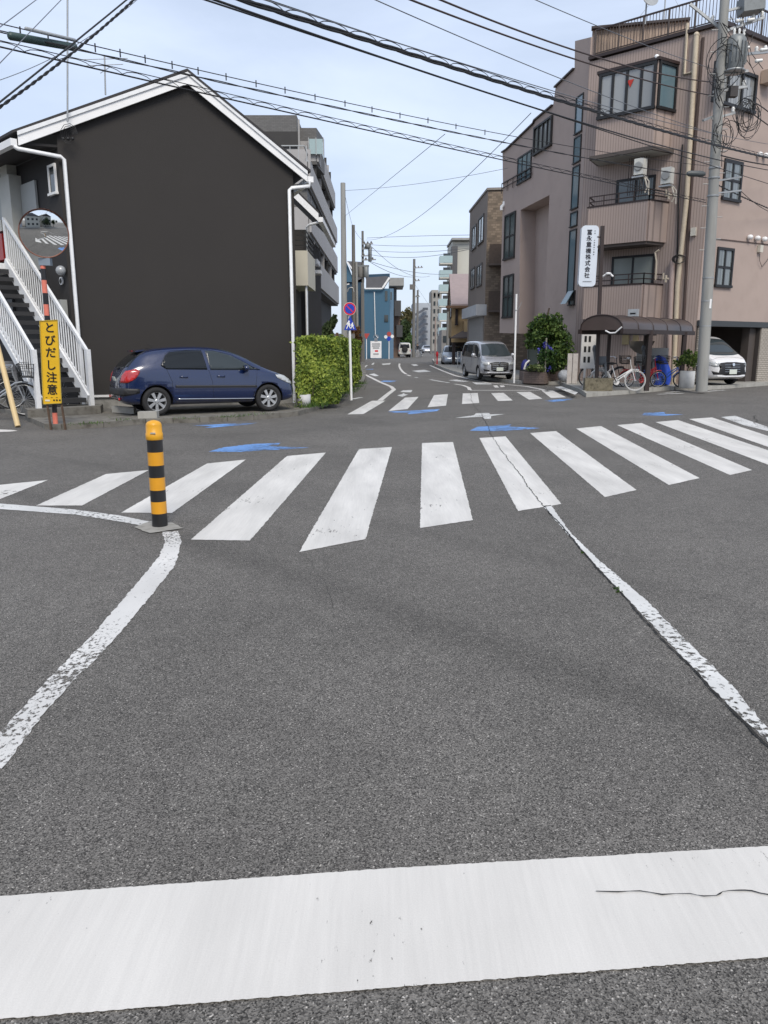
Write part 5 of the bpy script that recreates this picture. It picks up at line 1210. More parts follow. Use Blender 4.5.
# little awning window at street level, propped open
a, z = wS.sz(572.5, 298); f = window_sz(bld, wS, wS.L - .75, z - .28, wS.L - .2, z + .28, BLACK, GLB, 1, 1, .05, .06, 'awning_window')
mb = MB(); c_ = wS.pt(wS.L - .5, z + .02, .22); mb.obox(c_, Vector((wS.d.x, wS.d.y, 0)) * .5, n3 * .03, Vector((0, 0, .5)) + n3 * -.3); obj('open_sash', mb, GLB, f)
# attic balcony rail and posts on the street side
mb = MB(); A_, B_ = wS.pt(*wS.sz(503, 184), .06), wS.pt(*wS.sz(533, 167), .06); mb.bar(A_, B_, .04, .04); 
for q in range(6): p = A_.lerp(B_, q / 5); mb.bar(p, p - Vector((0, 0, .45)), .03, .03)
mb.bar(A_ - Vector((0, 0, .22)), B_ - Vector((0, 0, .22)), .03, .03); obj('attic_rail', mb, BRN, bld)
mb = MB(); p = wS.pt(*wS.sz(504, 207), .12); mb.tube([p - Vector((0, 0, .15)), p, p + Vector((.12, .02, .12)), p + Vector((.12, .02, .25))], .08, 8); obj('vent_elbow', mb, WHITE, bld)
# roof railing
def rail(parent, A, B, z, h, n, mat=BRN, post=8, name='roof_railing'):
    mb = MB(); A3, B3 = Vector((A.x, A.y, z)), Vector((B.x, B.y, z)); mb.bar(A3 + Vector((0, 0, h)), B3 + Vector((0, 0, h)), .05, .05); mb.bar(A3 + Vector((0, 0, .1)), B3 + Vector((0, 0, .1)), .03, .03)
    for i in range(n + 1): p = A3.lerp(B3, i / n); mb.bar(p + Vector((0, 0, 0 if i % post == 0 else .1)), p + Vector((0, 0, h)), .055 if i % post == 0 else .018, .055 if i % post == 0 else .018)
    return obj(name, mb, mat, parent)
c2r = C2 + (C1 - C2) * .04
rail(bld, c2r, C1, zR_ + .04, .88, 40); rail(bld, C1, C4, zR_ + .04, .88, 96)
mb = MB(); d = Vector((wF.n.x, wF.n.y, 0)) * .04
for A, B in ((C2, C1), (C1, C4)): mb.bar(Vector((A.x, A.y, zR_ + .01)) , Vector((B.x, B.y, zR_ + .01)), .24, .11)
obj('parapet_coping', mb, BRN, bld)
# ---- bay window, balconies: a stack standing out from the corner face
PR = .95; wB = Wall(C2, C1, PR)
sB0, sB1 = ws(wB, 598, 100), ws(wB, 656, 100); sG0 = ws(wF, 603, 100); wF3 = Wall(C2, C1, .034); sRet = ws(wF, 675, 100)
def bay(z0, z1, mat, name, inner=0.0, ret=True, s0=sB0, s1=sB1):
    fA = wB.pt(s0, 0); fB = wB.pt(s1, 0); gA = wF.pt(sG0, 0, .0); gB = wF.pt(sRet, 0, 0)
    mb = MB(); mb.prism([(gA.x, gA.y), (fA.x, fA.y), (fB.x, fB.y), (gB.x, gB.y)], z0, z1); return obj(name, mb, mat, bld)
zw1, zw0 = wz(wB, 656, 60.5), wz(wB, 656, 107.5); zc = wz(wB, 636, 153)
bay(zw0, zw1, RIB, 'bay_core')
bay(zc + .12, zw0 - .02, RIB, 'bay_wall'); 
# glazed faces of the bay
fA, fB, gB = wB.pt(sB0, 0), wB.pt(sB1, 0), wF.pt(sRet, 0)
wb1, wb2 = Wall(fA, fB), Wall(fB, gB)
CUR = glassy('lace_curtained_glass', (.08, .09, .095), .08, (.30, .31, .31))
bw = window_sz(bld, wb1, .03, zw0, wb1.L - .03, zw1, BLACK, CUR, 4, 1, .10, .07, 'bay_window'); window_sz(bld, wb2, .03, zw0, wb2.L, zw1, BLACK, GLB, 1, 1, .09, .07, 'bay_window')
m = MB(); p = wb1.pt(wb1.L * .56, zw0 + 1.05, .03); m.slab([p + Vector((wb1.d.x, wb1.d.y, 0)) * -.12, p + Vector((wb1.d.x, wb1.d.y, 0)) * .12, p - Vector((0, 0, .24))], Vector((wb1.n.x, wb1.n.y, 0)) * .01); obj('red_pennant', m, M('red_cloth', (.5, .04, .03), .8), bw)
mb = MB(); mb.prism([(q.x, q.y) for q in (wF.pt(sG0, 0), wB.pt(sB0 - .05, 0, .08), wB.pt(sB1 + .06, 0, .08), wF.pt(sRet + .1, 0))], zw1, zw1 + .09); obj('bay_cap', mb, BRN, bld)
# canopy over the upper balcony
mb = MB(); mb.prism([(q.x, q.y) for q in (wF.pt(sG0 - .1, 0), wB.pt(sB0 - .15, 0, .14), wB.pt(sB1 + .05, 0, .14), wF.pt(sRet + .12, 0))], zc, zc + .12); obj('canopy', mb, M('canopy_slab', (.085, .07, .062), .7), bld)
mb = MB(); mb.prism([(q.x, q.y) for q in (wF.pt(sG0, 0), wB.pt(sB0 - .1, 0, .06), wB.pt(sB1, 0, .06), wF.pt(sRet, 0))], zc - .02, zc - .001); obj('canopy_soffit', mb, M('pale_soffit', (.42, .41, .38), .8), bld)
def parapet(pt, pb, name):
    z1_, z0_ = wz(wB, *pt), wz(wB, *pb)
    fA, fB, gA, gB = wB.pt(sB0 - .12, 0), wB.pt(sB1, 0), wF.pt(sG0 - .1, 0), wF.pt(sRet, 0); mb = MB()
    for A, B in ((gA, fA), (fA, fB), (fB, gB)):
        wl = Wall(A, B) if (A - B).length > .1 else None
        if wl: mb.bar(Vector((A.x, A.y, (z0_ + z1_) / 2)), Vector((B.x, B.y, (z0_ + z1_) / 2)), .14, z1_ - z0_)
    o = obj(name, mb, RIB, bld)
    mb = MB(); mb.prism([(q.x, q.y) for q in (gA, fA, fB, gB)], z0_ - .10, z0_ + .1); obj('floor_slab', mb, M('balcony_slab', (.10, .08, .07), .8), o)
    mb = MB()
    for A, B in ((gA, fA), (fA, fB), (fB, gB)): mb.bar(Vector((A.x, A.y, z1_ + .025)), Vector((B.x, B.y, z1_ + .025)), .18, .05)
    obj('coping', mb, BRN, o)
    mb = MB(); ins = Vector((0, 0, 0))
    for hh in (.20, .38):
        for A, B in ((gA, fA), (fA, fB), (fB, gB)): mb.bar(Vector((A.x, A.y, z1_ + hh)), Vector((B.x, B.y, z1_ + hh)), .035, .035)
    for A, B, k in ((fA, fB, 4), (fB, gB, 1)):
        for i in range(k + 1): p = A.lerp(B, i / k); mb.bar(Vector((p.x, p.y, z1_)), Vector((p.x, p.y, z1_ + .4)), .035, .035)
    obj('handrail', mb, BRN, o); return z0_, z1_
pz = parapet((651, 200.5), (651, 240.5), 'balcony')
pz2 = parapet((641, 284.5), (641, 318), 'balcony')
zcan = pz[0] - .10
# balcony doors on the corner face behind
window_sz(bld, wF3, ws(wF3, 617, 180), pz[1] - 1.0, ws(wF3, 656, 180), pz[1] + 1.02, BLACK, glassy('dim_reflecting_glass', (.08, .10, .105), .08), 2, 1, .08, .05, 'balcony_door')
window_sz(bld, wF3, ws(wF3, 612, 265), pz2[1] - 1.0, ws(wF3, 655, 265), pz2[1] + 1.12, BLACK, glassy('net_curtained_glass', (.06, .07, .07), .1, (.30, .33, .31)), 2, 1, .08, .05, 'balcony_door')
# drain pipes and conduits on the corner face
def pipe(name, pts, r, mat, off=.12, wl=wF, parent=bld):
    mb = MB(); mb.tube([wl.pt(*wl.sz(px, py), off) for px, py in pts], r, 12); return obj(name, mb, mat, parent)
pipe('drain_pipe', [(698, 36), (697.5, 45), (688, 200), (679, 285), (677, 330), (674.5, 384)], .085, BEIGE, .13)
mb = MB(); p = wF.pt(*wF.sz(698, 36), .13); mb.sphere(p, .095, 12, 8); mb.tube([p, p - Vector((wF.n.x, wF.n.y, 0)) * .14], .085, 10); obj('pipe_elbow', mb, BEIGE, bld)
pipe('drain_pipe', [(688.5, 24), (685, 75), (694, 72)], .05, BEIGE, .08)
pipe('drain_pipe', [(674, 261), (671.5, 330), (670.5, 384)], .10, PINKP, .13)
pipe('shadow_joint', [(703.5, 38), (690, 210), (684, 320)], .05, M('joint_brown', (.06, .04, .035), .8), .04)
pipe('cable_conduit', [(683.5, 145), (679.5, 200), (678, 262)], .025, BLACK, .09)
for pts in ([(655, 252), (656.5, 262), (655.5, 280)], [(656, 252), (659, 250)]): pipe('ac_pipe', pts, .03, BEIGE, 0, Wall(C2, C1, .6))
mb = MB(); c_ = wF.pt(*wF.sz(679.5, 260), .2)
for k in range(6):
    rr = .10 + .03 * k; mb.tube([c_ + Vector((math.cos(t_) * rr, -.03 * k, math.sin(t_) * rr * (1 - .08 * k))) for t_ in [2 * math.pi * i / 12 for i in range(12)]], .009, 4, closed=True)
obj('cable_coil', mb, BLACK, bld)
mb = MB(); mb.obox(wF.pt(*wF.sz(694.5, 232), .08), Vector((wF.d.x, wF.d.y, 0)) * .17, Vector((wF.n.x, wF.n.y, 0)) * .12, Vector((0, 0, .27))); obj('junction_box', mb, M('cream_box', (.55, .52, .45), .5), bld)
# air conditioners hanging outside the upper balcony
def ac(px, py, off, label, parent=None):
    wl_ = Wall(C2, C1, off); p = wl_.pt(*wl_.sz(px, py)); o = thing('air_conditioner', p, label, 'air conditioner', 'outdoor units on the mauve building'); dv, nv = Vector((wF.d.x, wF.d.y, 0)), Vector((wF.n.x, wF.n.y, 0))
    mb = MB(); mb.obox(p, dv * .34, nv * .30, Vector((0, 0, .52))); obj('casing', mb, M('ac_cream', (.62, .61, .56), .5, var=.05), o)
    mb = MB(); mb.lathe(p + nv * .172, [(.15, 0), (.15, .012), (.12, .014)], 20, nv); obj('fan_grille', mb, M('grille_grey', (.30, .30, .29), .5), o)
    mb = MB(); mb.obox(p - Vector((0, 0, .34)), dv * .42, nv * .4, Vector((0, 0, .05))); mb.bar(p - Vector((0, 0, .34)), p - Vector((0, 0, .7)) - nv * .3, .03, .03); obj('bracket', mb, GALV, o)
    mb = MB(); mb.tube([p + dv * .1 - Vector((0, 0, .3)), p + dv * .22 - Vector((0, 0, .42)) + nv * .05, p + dv * .30 - Vector((0, 0, .7)), p + dv * .22 - Vector((0, 0, .86))], .028, 8); mb.tube([p + dv * .16 - Vector((0, 0, .3)), p + dv * .34 - Vector((0, 0, .5)), p + dv * .36 - Vector((0, 0, .95))], .02, 8); obj('hose', mb, M('hose_cream', (.55, .50, .42), .6), o)
ac(640.5, 167, 1.0, 'left cream outdoor unit under the canopy of the upper balcony'); ac(667.5, 176, .75, 'right cream outdoor unit beside the upper balcony near the drain pipe')
mb = MB()
for i in range(9): p = wF.pt(2.05 + i * .09, 0, .5); mb.bar(Vector((p.x, p.y, pz[1] + .35)), Vector((p.x, p.y, zc - .05)), .02, .02)
obj('balcony_screen', mb, BRN, bld)
# fittings above: little camera over the bay, elbows at the second floor
mb = MB(); p = wB.pt(*wB.sz(657, 57), .02); mb.sphere(p, .08, 10, 6); mb.tube([p, p - Vector((0, 0, .12))], .02, 6); obj('dome_lamp', mb, WHITE, bld)
for px, py in ((666, 196), (663, 279)):
    mb = MB(); wl_ = Wall(C2, C1, .9); p = wl_.pt(*wl_.sz(px, py)); dv = Vector((wF.d.x, wF.d.y, 0)); mb.tube([p + Vector((0, 0, .2)), p, p + dv * .2], .035, 8); mb.tube([p + dv * .1 + Vector((0, 0, .12)), p + dv * .1 - Vector((0, 0, .12))], .04, 8); obj('pipe_tee', mb, BEIGE, bld)
# garage side windows and vents
WG = glassy('pale_curtained_glass', (.10, .115, .12), .1, (.22, .25, .26))
window(bld, wG, 722.5, 160, 741, 201, BLACK, WG, 2, 2, .09, .06); window(bld, wG, 715.5, 247.5, 732, 287, BLACK, WG, 2, 2, .09, .06)
wt = window(bld, wG, 712, 68, 755, 108, BLACK, CUR, 3, 1, .10, .10, 'box_window')
def vent(px, py, r=.09, wl=wG): 
    mb = MB(); p = wl.pt(*wl.sz(px, py), .03); nv = Vector((wl.n.x, wl.n.y, 0)); mb.lathe(p, [(r * .8, 0), (r, .03), (r, .10), (r * .7, .15), (0, .17)], 14, nv); obj('vent_cap', mb, WHITE, bld)
for q in ((747.5, 237.5), (755, 238.5), (762, 239.5), (757, 155), (763, 156), (775, 241)): vent(*q)
mb = MB(); mb.obox(wG.pt(*wG.sz(758.5, 249), .07), Vector((wG.d.x, wG.d.y, 0)) * .2, Vector((wG.n.x, wG.n.y, 0)) * .12, Vector((0, 0, .25))); obj('junction_box', mb, M('cream_box', (.55, .52, .45)), bld)
mb = MB(); p = wG.pt(*wG.sz(758, 254), .06); mb.tube([p, p + Vector((.03, 0, -.25)), p + Vector((.2, .14, -.45)), p + Vector((.45, .3, -.2)), p + Vector((.7, .5, .1))], .01, 5); obj('loose_cable', mb, BLACK, bld)
mb = MB(); mb.obox(wG.pt(*wG.sz(764, 79), .2), Vector((wG.d.x, wG.d.y, 0)) * .5, Vector((wG.n.x, wG.n.y, 0)) * .35, Vector((0, 0, .42))); obj('vent_hood', mb, M('beige_hood', (.42, .33, .26), .6), bld)
mb = MB(); a, z = wG.sz(700, 237); mb.bar(wG.pt(.1, wz(wG, 705, 237.5), .02), wG.pt(8, wz(wG, 768, 243), .02), .02, .03); obj('facade_joint', mb, M('joint_dark', (.10, .07, .06), .8), bld)
# rooftop aerials
mb = MB(); b0_ = Vector((Pn.x - .6, Pn.y + 1, zp)); mb.tube([b0_, b0_ + Vector((0, 0, 2.2))], .025, 6)
for z, l in ((2.1, 1.0), (1.7, 1.2), (1.2, 1.1)): mb.tube([b0_ + Vector((-l / 2, 0, z)), b0_ + Vector((l / 2, .2, z))], .012, 5)
for dx in (-1.3, 1.3): mb.tube([b0_ + Vector((0, 0, 1.6)), b0_ + Vector((dx, .4, 0))], .006, 4)
o = thing('roof_aerial', b0_, 'television aerial with stays on the roof of the mauve building', 'antenna'); obj('mast', mb, GALV, o)
mb = MB(); p = Vector((X_at(646, 10, 30.6), 30.6, zp - .05)); mb.tube([p, p + Vector((0, 0, .9))], .03, 6); mb.lathe(p + Vector((0, -.1, .75)), [(.05, 0), (.3, .1), (.34, .16)], 16, (.3, -.9, .3)); o = thing('satellite_dish', p, 'small pale satellite dish on the roof edge of the mauve building', 'satellite dish'); obj('dish', mb, GALV, o)
# ------------------------------------------------------------------ in front of it: cycle shelter, sign, boxes, planters
A0 = Vector((6.91, 22.9)); ax_ = Vector((.67, .74)).normalized(); pd = Vector((-.74, .67)).normalized(); LNG, WID = 5.35, 1.35; ZE = 1.93
sh = thing('cycle_shelter', (A0.x + 1.5, A0.y + 2, .1), 'brown cycle shelter with a curved translucent roof in front of the mauve building', 'shelter')
SMOKE = M('smoked_brown_panel', (.055, .040, .036), .3, var=.15, spec=.6)
arc = [(0 + WID * (.5 - .5 * math.cos(math.pi * i / 12)), .42 * math.sin(math.pi * i / 12) ** .8) for i in range(13)]
mb = MB()
def sp3(s, w_, z): p = A0 + ax_ * s + pd * w_; return Vector((p.x, p.y, z))
for thick, flip in ((0, 0), (.02, 1)):
    vs = [sp3(s, w_, ZE + h + thick) for s in (0.02, LNG) for w_, h in arc]; n = len(arc); fs = [(i, i + 1, n + i + 1, n + i) for i in range(n - 1)]
    mb.add(vs, [f if flip else f[::-1] for f in fs], True)
obj('roof_panel', mb, SMOKE, sh)
mb = MB()
for s in [LNG * i / 5 for i in range(6)]: mb.tube([sp3(s, w_, ZE + h + .015) for w_, h in arc], .022, 6)
obj('roof_rib', mb, BRN, sh)
mb = MB(); mb.slab([sp3(.0, w_, ZE + h) for w_, h in arc], Vector((ax_.x, ax_.y, 0)) * .015); obj('end_panel', mb, M('smoked_end_panel', (.075, .055, .05), .35), sh)
for w_ in (0, WID): mb = MB(); mb.bar(sp3(-.05, w_, ZE - .04), sp3(LNG + .08, w_, ZE - .04), .09, .13); obj('eave_beam', mb, BRN, sh)
for px, py, w_ in ((644.5, 390.5, 0), (682.5, 387.2, 0)):
    g0 = G(px, py, .108); s = (Vector((g0.x, g0.y)) - A0).dot(ax_); mb = MB(); q = sp3(s, w_, 0); mb.box((q.x, q.y, (.1 + ZE) / 2), (.13, .13, ZE - .1)); obj('post', mb, BRN, sh)
    q = sp3(s, WID, 0); mb = MB(); mb.box((q.x, q.y, (.1 + ZE) / 2), (.10, .10, ZE - .1)); obj('post', mb, BRN, sh)
mb = MB(); mb.tube([sp3(-.03, WID * .28 * 0 + .52, ZE - .02), sp3(-.04, .36, ZE - .09), sp3(-.04, .2, ZE - .08), sp3(-.03, .02, ZE + .08)], .022, 8); obj('white_hose', mb, WHITE, sh)
# pole sign in its concrete block
cbk = [G(584.5, 394.6, .02), G(600, 395.4, .02), G(614.5, 391.3, .02)]
blk = MB(); Lb = cbk[1] - cbk[0]; Wb = cbk[2] - cbk[0]; px0 = cbk[0]
e_a = Vector((1, -.12, 0)).normalized(); e_b = Vector((.12, 1, 0)).normalized(); cw = X_at(613, 385, 22.9) - X_at(584.5, 385, 22.9)
cc_ = G(584.5, 394.6, 0); blk.obox(Vector((cc_.x, cc_.y, 0)) + e_a * cw / 2 + e_b * .22 + Vector((0, 0, .27)), e_a * cw, e_b * .44, Vector((0, 0, .46)))
SGP = thing('company_sign', cc_ + e_a * .5, 'tall white rounded company sign with black characters on a brown pole', 'sign')
obj('concrete_base', blk, M('mossy_concrete', (.17, .15, .105), .95, var=.35, scale=5, bump=.6, bscale=40, stain=.8), SGP)
YG = cc_.y + .22
mb = MB(); pb_, pt2 = P(596.5, 381, YG), P(602.5, 226, YG); mb.bar(pb_ - Vector((0, 0, .05)), pt2, .10, .10, (0, 1, 0)); obj('pole', mb, BRN, SGP)
YQ = YG - .02
def rrect(cx, cz, w_, h, r, y, th):
    pts = []
    for (sx, sz, a0) in ((1, 1, 0), (-1, 1, 90), (-1, -1, 180), (1, -1, 270)):
        for k in range(6): a = R(a0 + 18 * k); pts.append(Vector((cx + sx * (w_ / 2 - r) + r * math.cos(a), y, cz + sz * (h / 2 - r) + r * math.sin(a))))
    return pts
tl, br_ = P(582, 225.5, YQ), P(595.8, 286.5, YQ); w0 = X_at(597.5, 256, YQ) - X_at(580.3, 256, YQ); shear = (X_at(590.5, 230, YQ) - X_at(586.9, 283, YQ)) / (tl.z - br_.z)
cxm, czm = (X_at(580, 256, YQ) + X_at(597.4, 256, YQ)) / 2, (tl.z + br_.z) / 2
pts = rrect(cxm, czm, w0, tl.z - br_.z, .12, YQ, .2)
for p in pts: p.x += (p.z - czm) * shear * .8
mb = MB(); mb.slab(pts, (0, .16, 0)); sb_ = obj('sign_box', mb, M('sign_box_white', (.66, .71, .78), .35, var=.03), SGP)
mb = MB(); mb.slab([p + Vector((0, .02, 0)) + (p - Vector((cxm, p.y, czm))).normalized() * .012 for p in pts], (0, .03, 0)); obj('sign_rim', mb, GALV, sb_)
INKB = M('sign_ink', (.02, .02, .03), .5)
for i, ch in enumerate('冨永重機株式会社'):
    z = P(588, 232.8 + i * 6.15, YQ).z; x = cxm - .02 + (z - czm) * shear * .8
    obj('lettering', text_mb(ch, .165, (x, YQ - .004, z), (1, 0, 0), (0, 0, 1), vfill=.006), INKB, sb_)
GI = M('grey_sign_ink', (.12, .13, .15), .6)
for i in range(11):
    if i in (2, 3): continue
    z = P(593, 231 + i * 2.35, YQ).z; mb = MB(); mb.box((cxm + .145 + (z - czm) * shear * .8, YQ - .003, z), (.03 if i % 3 else .038, .004, .035 if i % 4 else .02)); obj('small_print', mb, GI, sb_)
for i in range(8):
    z = P(588, 281.6, YQ).z; mb = MB(); mb.box((cxm - .12 + i * .034 + (z - czm) * shear * .8, YQ - .003, z), (.02, .004, .035)); obj('small_print', mb, GI, sb_)
for py in (237, 247, 278, 286):
    a = P(597, py, YG); b_ = P(601.5, py + .5, YG); mb = MB(); mb.bar(a, b_, .04, .04); obj('bracket', mb, BRN, SGP)
mb = MB(); p = P(606, 274.5, YG - .1); mb.tube([P(602, 277, YG), p, p + Vector((.10, -.05, .02)), p + Vector((.2, -.05, -.06))], .03, 8); mb.sphere(p + Vector((.05, -.08, .02)), .06, 8, 6, (1.6, 1, .6)); obj('spotlight', mb, WHITE, SGP)
# white slatted letter board
YW = 25.6; nb = thing('letter_board', P(588, 381, YW), 'white board pierced by six dark slots under the end of the cycle shelter', 'board')
x0, x1 = X_at(581, 350, YW), X_at(596.8, 350, YW); zt, zb2 = P(588, 334.5, YW).z, P(588, 368.5, YW).z
mb = MB(); mb.box(((x0 + x1) / 2, YW, (zt + zb2) / 2), (x1 - x0, .06, zt - zb2)); bo_ = obj('board', mb, M('white_board', (.66, .64, .61), .5, var=.06, stain=.1, scale=4), nb)
mb = MB()
for i in range(3):
    for j in range(2):
        z = P(588, 339 + i * 10.3, YW).z; x = X_at(584.8 + j * 4.2, 350, YW); mb.box((x, YW - .033, z), (.075, .012, .19))
obj('slots', mb, BLACK, bo_)
for px in (584, 594): mb = MB(); q = P(px, 382, YW); mb.box((q.x, YW, (.1 + zb2) / 2), (.06, .05, zb2 - .1)); obj('leg', mb, M('white_board', (1, 1, 1)), nb)
# low white gate against the wall
YT = 28.6; gt_ = thing('white_gate', P(572, 384, YT), 'low dirty white gate leaf against the mauve wall left of the shelter', 'gate'); 
for a, b_ in ((567, 571.8), (572.2, 577.5)):
    mb = MB(); x0, x1 = X_at(a, 370, YT), X_at(b_, 370, YT); zt = P(570, 353.5, YT).z; mb.box(((x0 + x1) / 2, YT, (zt + .12) / 2), (x1 - x0 - .01, .05, zt - .12)); obj('leaf', mb, M('dirty_white_gate', (.50, .46, .43), .6, var=.08, stain=.3), gt_)
# small items behind the shelter: wall meter, notice boards, canvas
for (px, py, w_, h, mat, nm, lab, ct) in ((649, 314.5, .38, .30, M('pale_box', (.45, .47, .48), .5), 'meter_box', 'pale grey meter box on the wall just above the shelter roof', 'meter box'), (626.5, 339, .26, .40, M('kraft_notice', (.40, .32, .18), .7), 'notice_board', 'yellowish notice on the wall under the shelter, left of two', 'notice'), (636.5, 338, .20, .34, M('kraft_notice', (.4, .32, .18)), 'notice_board', 'yellowish notice on the wall under the shelter, right of two', 'notice')):
    p = wF.pt(*wF.sz(px, py), .06 if py > 320 else 1.3); mb = MB(); mb.obox(p, Vector((wF.d.x, wF.d.y, 0)) * w_, Vector((wF.n.x, wF.n.y, 0)) * .08, Vector((0, 0, h))); o = obj(nm, mb, mat, None, lab, ct)
    if nm == 'meter_box': 
        m2 = MB(); m2.obox(p + Vector((wF.n.x, wF.n.y, 0)) * .045, Vector((wF.d.x, wF.d.y, 0)) * .2, Vector((wF.n.x, wF.n.y, 0)) * .01, Vector((0, 0, .05))); obj('dial_window', m2, BLACK, o)
YK = 27.2; mb = MB(); p = P(643, 343, YK); mb.slab([P(630, 341, YK), P(655, 341, YK), P(650, 350, YK), P(643, 354.5, YK), P(636, 352, YK), P(631, 347, YK)], (0, .15, 0)); obj('canvas_sling', mb, M('taupe_canvas', (.15, .13, .105), .9, var=.2), None, 'sagging taupe canvas hung behind the middle post of the shelter', 'canvas')
YK = 27.6; mb = MB(); mb.box((X_at(652, 360, YK), YK, .8), (1.1, .06, 1.2)); obj('leaning_board', mb, M('pale_grey_panel', (.38, .38, .36), .7), None, 'pale grey panel leaning on the wall behind the bicycles', 'panel')
# bicycles in the shelter
q = G(618, 391, .11); LG = M('ltgrey_seat', (.10, .11, .12), .6)
bicycle('white bicycle with a front basket and child seat at the left end of the shelter', (q.x + .02, q.y + .25, .11), R(-8), WHB, lean=R(-5), child=LG, wheel_r=.31, tyre_mat=M('pale_tyre', (.42, .42, .41), .7), group='bicycles in the shelter')
q = G(615, 387.5, .11); bicycle('dark bicycle with a rear child seat just behind the white one', (q.x - .25, q.y + .55, .11), R(-2), NAV, lean=R(4), child=BLACK, group='bicycles in the shelter')
q = G(650, 388, .11); bicycle('red bicycle with a dark basket behind the middle post of the shelter', (q.x - .1, q.y + .6, .11), R(0), REDB, lean=R(4), wheel_r=.26, group='bicycles in the shelter')
q = G(667, 387.5, .11); bicycle('small blue bicycle at the right end of the shelter against the blue cover', (q.x, q.y + .35, .11), R(-12), BLUB, lean=R(-5), basket=True, child=LG, wheel_r=.24, group='bicycles in the shelter')
# bright blue cover over a parked cycle
q = G(669, 386, .11); mb = MB(); base_ = q + Vector((-.12, .45, 0)); prof_ = []
rings = []; 
for i in range(13):
    t_ = i / 12; z = .02 + 1.02 * t_; r_ = .30 * (1 - .45 * t_ ** 1.6) if i < 12 else .02
    rings.append([base_ + Vector((r_ * math.cos(a) * (1.0 + .12 * math.sin(3 * a + 2 * t_)) + .05 * math.sin(4 * t_) - .12 * t_ ** 2, r_ * .7 * math.sin(a) * (1 + .14 * math.cos(5 * a)), z)) for a in [2 * math.pi * k / 24 for k in range(24)]])
vs = [p for r_ in rings for p in r_]; fs = [(i * 24 + k, i * 24 + (k + 1) % 24, (i + 1) * 24 + (k + 1) % 24, (i + 1) * 24 + k) for i in range(12) for k in range(24)]
mb.add(vs, fs, True); obj('cycle_cover', mb, M('bright_blue_tarp', (.012, .07, .50), .5, var=.2, scale=5), None, 'bright blue tarpaulin draped over a cycle under the shelter', 'cover')
# white pot with a shrub, by the pole
def foliage_blob(name, c, rad, n, size, mat, parent, seed, gaps=.25, lobes=7):
    random.seed(seed); mb = MB(); cs = [(Vector((random.gauss(0, .42) * rad[0], random.gauss(0, .42) * rad[1], random.gauss(0, .40) * rad[2])), random.uniform(.35, .62)) for _ in range(lobes)]
    pts = []
    for _ in range(n):
        o_, s_ = random.choice(cs); v = Vector((random.gauss(0, 1), random.gauss(0, 1), random.gauss(0, 1))).normalized() * (random.random() ** .45) * s_
        pts.append(Vector(c) + o_ + Vector((v.x * rad[0], v.y * rad[1], v.z * rad[2])))
    leaves(mb, pts, size); return obj(name, mb, mat, parent)
TL = leafy('tree_leaves', (.012, .032, .008), (.036, .075, .016), (.12, .18, .04), 2.2)
q = G(688.5, 388.4, .11) + Vector((0, .2, 0)); pp_ = thing('potted_shrub', q, 'leafy shrub in a white cylindrical pot between the shelter and the utility pole', 'potted plant')
mb = MB(); mb.lathe(q, [(.21, 0), (.24, .03), (.245, .55), (.225, .56), (.215, .5), (0, .5)], 24); obj('pot', mb, M('white_pot', (.55, .55, .54), .5, stain=.2), pp_)
foliage_blob('foliage', q + Vector((0, 0, .85)), (.34, .30, .34), 800, .06, leafy('shrub_leaves', (.02, .045, .01), (.06, .11, .02), (.16, .22, .05), 4), pp_, 5)
mb = MB(); mb.tube([q + Vector((0, 0, .5)), q + Vector((.02, 0, .9))], .02, 6); obj('stem', mb, M('bark', (.07, .05, .035), .9), pp_)
# brick planter, climbing tree and blue flowers
pA, pB, pC = G(523.5, 383.2, .05), G(544, 384.2, .05), G(562, 381.2, .05)
YB1, YB2 = pB.y, pC.y
mb = MB(); wl = Vector((pB.x, pB.y)); out = [(pA.x, pA.y), (pB.x, pB.y), (pC.x, pC.y + .2), (pC.x - .3, pC.y + 2.4), (pA.x + .1, pA.y + 1.6)]
HP = P(544, 372.5, YB1).z
mb.prism(out, .05, HP); pln = thing('brick_planter', (pB.x, pB.y + 1, .05), 'low reddish brick planter at the foot of the mauve wall', 'planter')
obj('brick_wall', mb, ribbed('planter_brick', (.20, .15, .13), 0, 1, brick=(.21, .07, .012, 1.1, .85, .7), var=.08), pln)
mb = MB(); mb.prism([(a * .94 + pB.x * .06 + (.04 if i < 2 else -.04), b_ + (.08 if i < 3 else -.1)) for i, (a, b_) in enumerate(out)], HP - .05, HP + .03); obj('soil', mb, M('soil', (.03, .022, .015), .95), pln)
tb = Vector((X_at(544, 370, YB1 + .9), YB1 + .9, HP)); tr = thing('wall_tree', tb, 'dark leafy shrubby tree growing up the mauve wall from the brick planter', 'tree')
mb = MB(); mb.tube([tb, tb + Vector((.05, 0, .9)), tb + Vector((-.05, .05, 1.7)), tb + Vector((.1, 0, 2.4))], [.06, .05, .045, .03], 8)
for d_ in ((-.7, 0, 1.6), (.4, .1, 1.7), (.2, -.2, 1.9), (-.3, .2, 1.8)): mb.tube([tb + Vector((0, 0, 1.2)), tb + Vector(d_) * .6 + Vector((0, 0, .5)), tb + Vector(d_)], [.035, .025, .012], 6)
obj('trunk', mb, M('bark', (.07, .05, .035)), tr)
YF = YB1 + .9
def blob_px(nm, x0, y0, x1, y1, n, size, mat, par, seed, dy=.7, **k):
    a, b_ = P(x0, y0, YF), P(x1, y1, YF); foliage_blob(nm, (a + b_) / 2, (abs(b_.x - a.x) / 2 * 1.02, dy, abs(a.z - b_.z) / 2 * 1.02), n, size, mat, par, seed, **k)
blob_px('crown', 524, 318, 560, 346, 3600, .095, TL, tr, 21, lobes=22)
blob_px('crown', 536, 332, 567, 375, 4200, .095, TL, tr, 22, lobes=20)
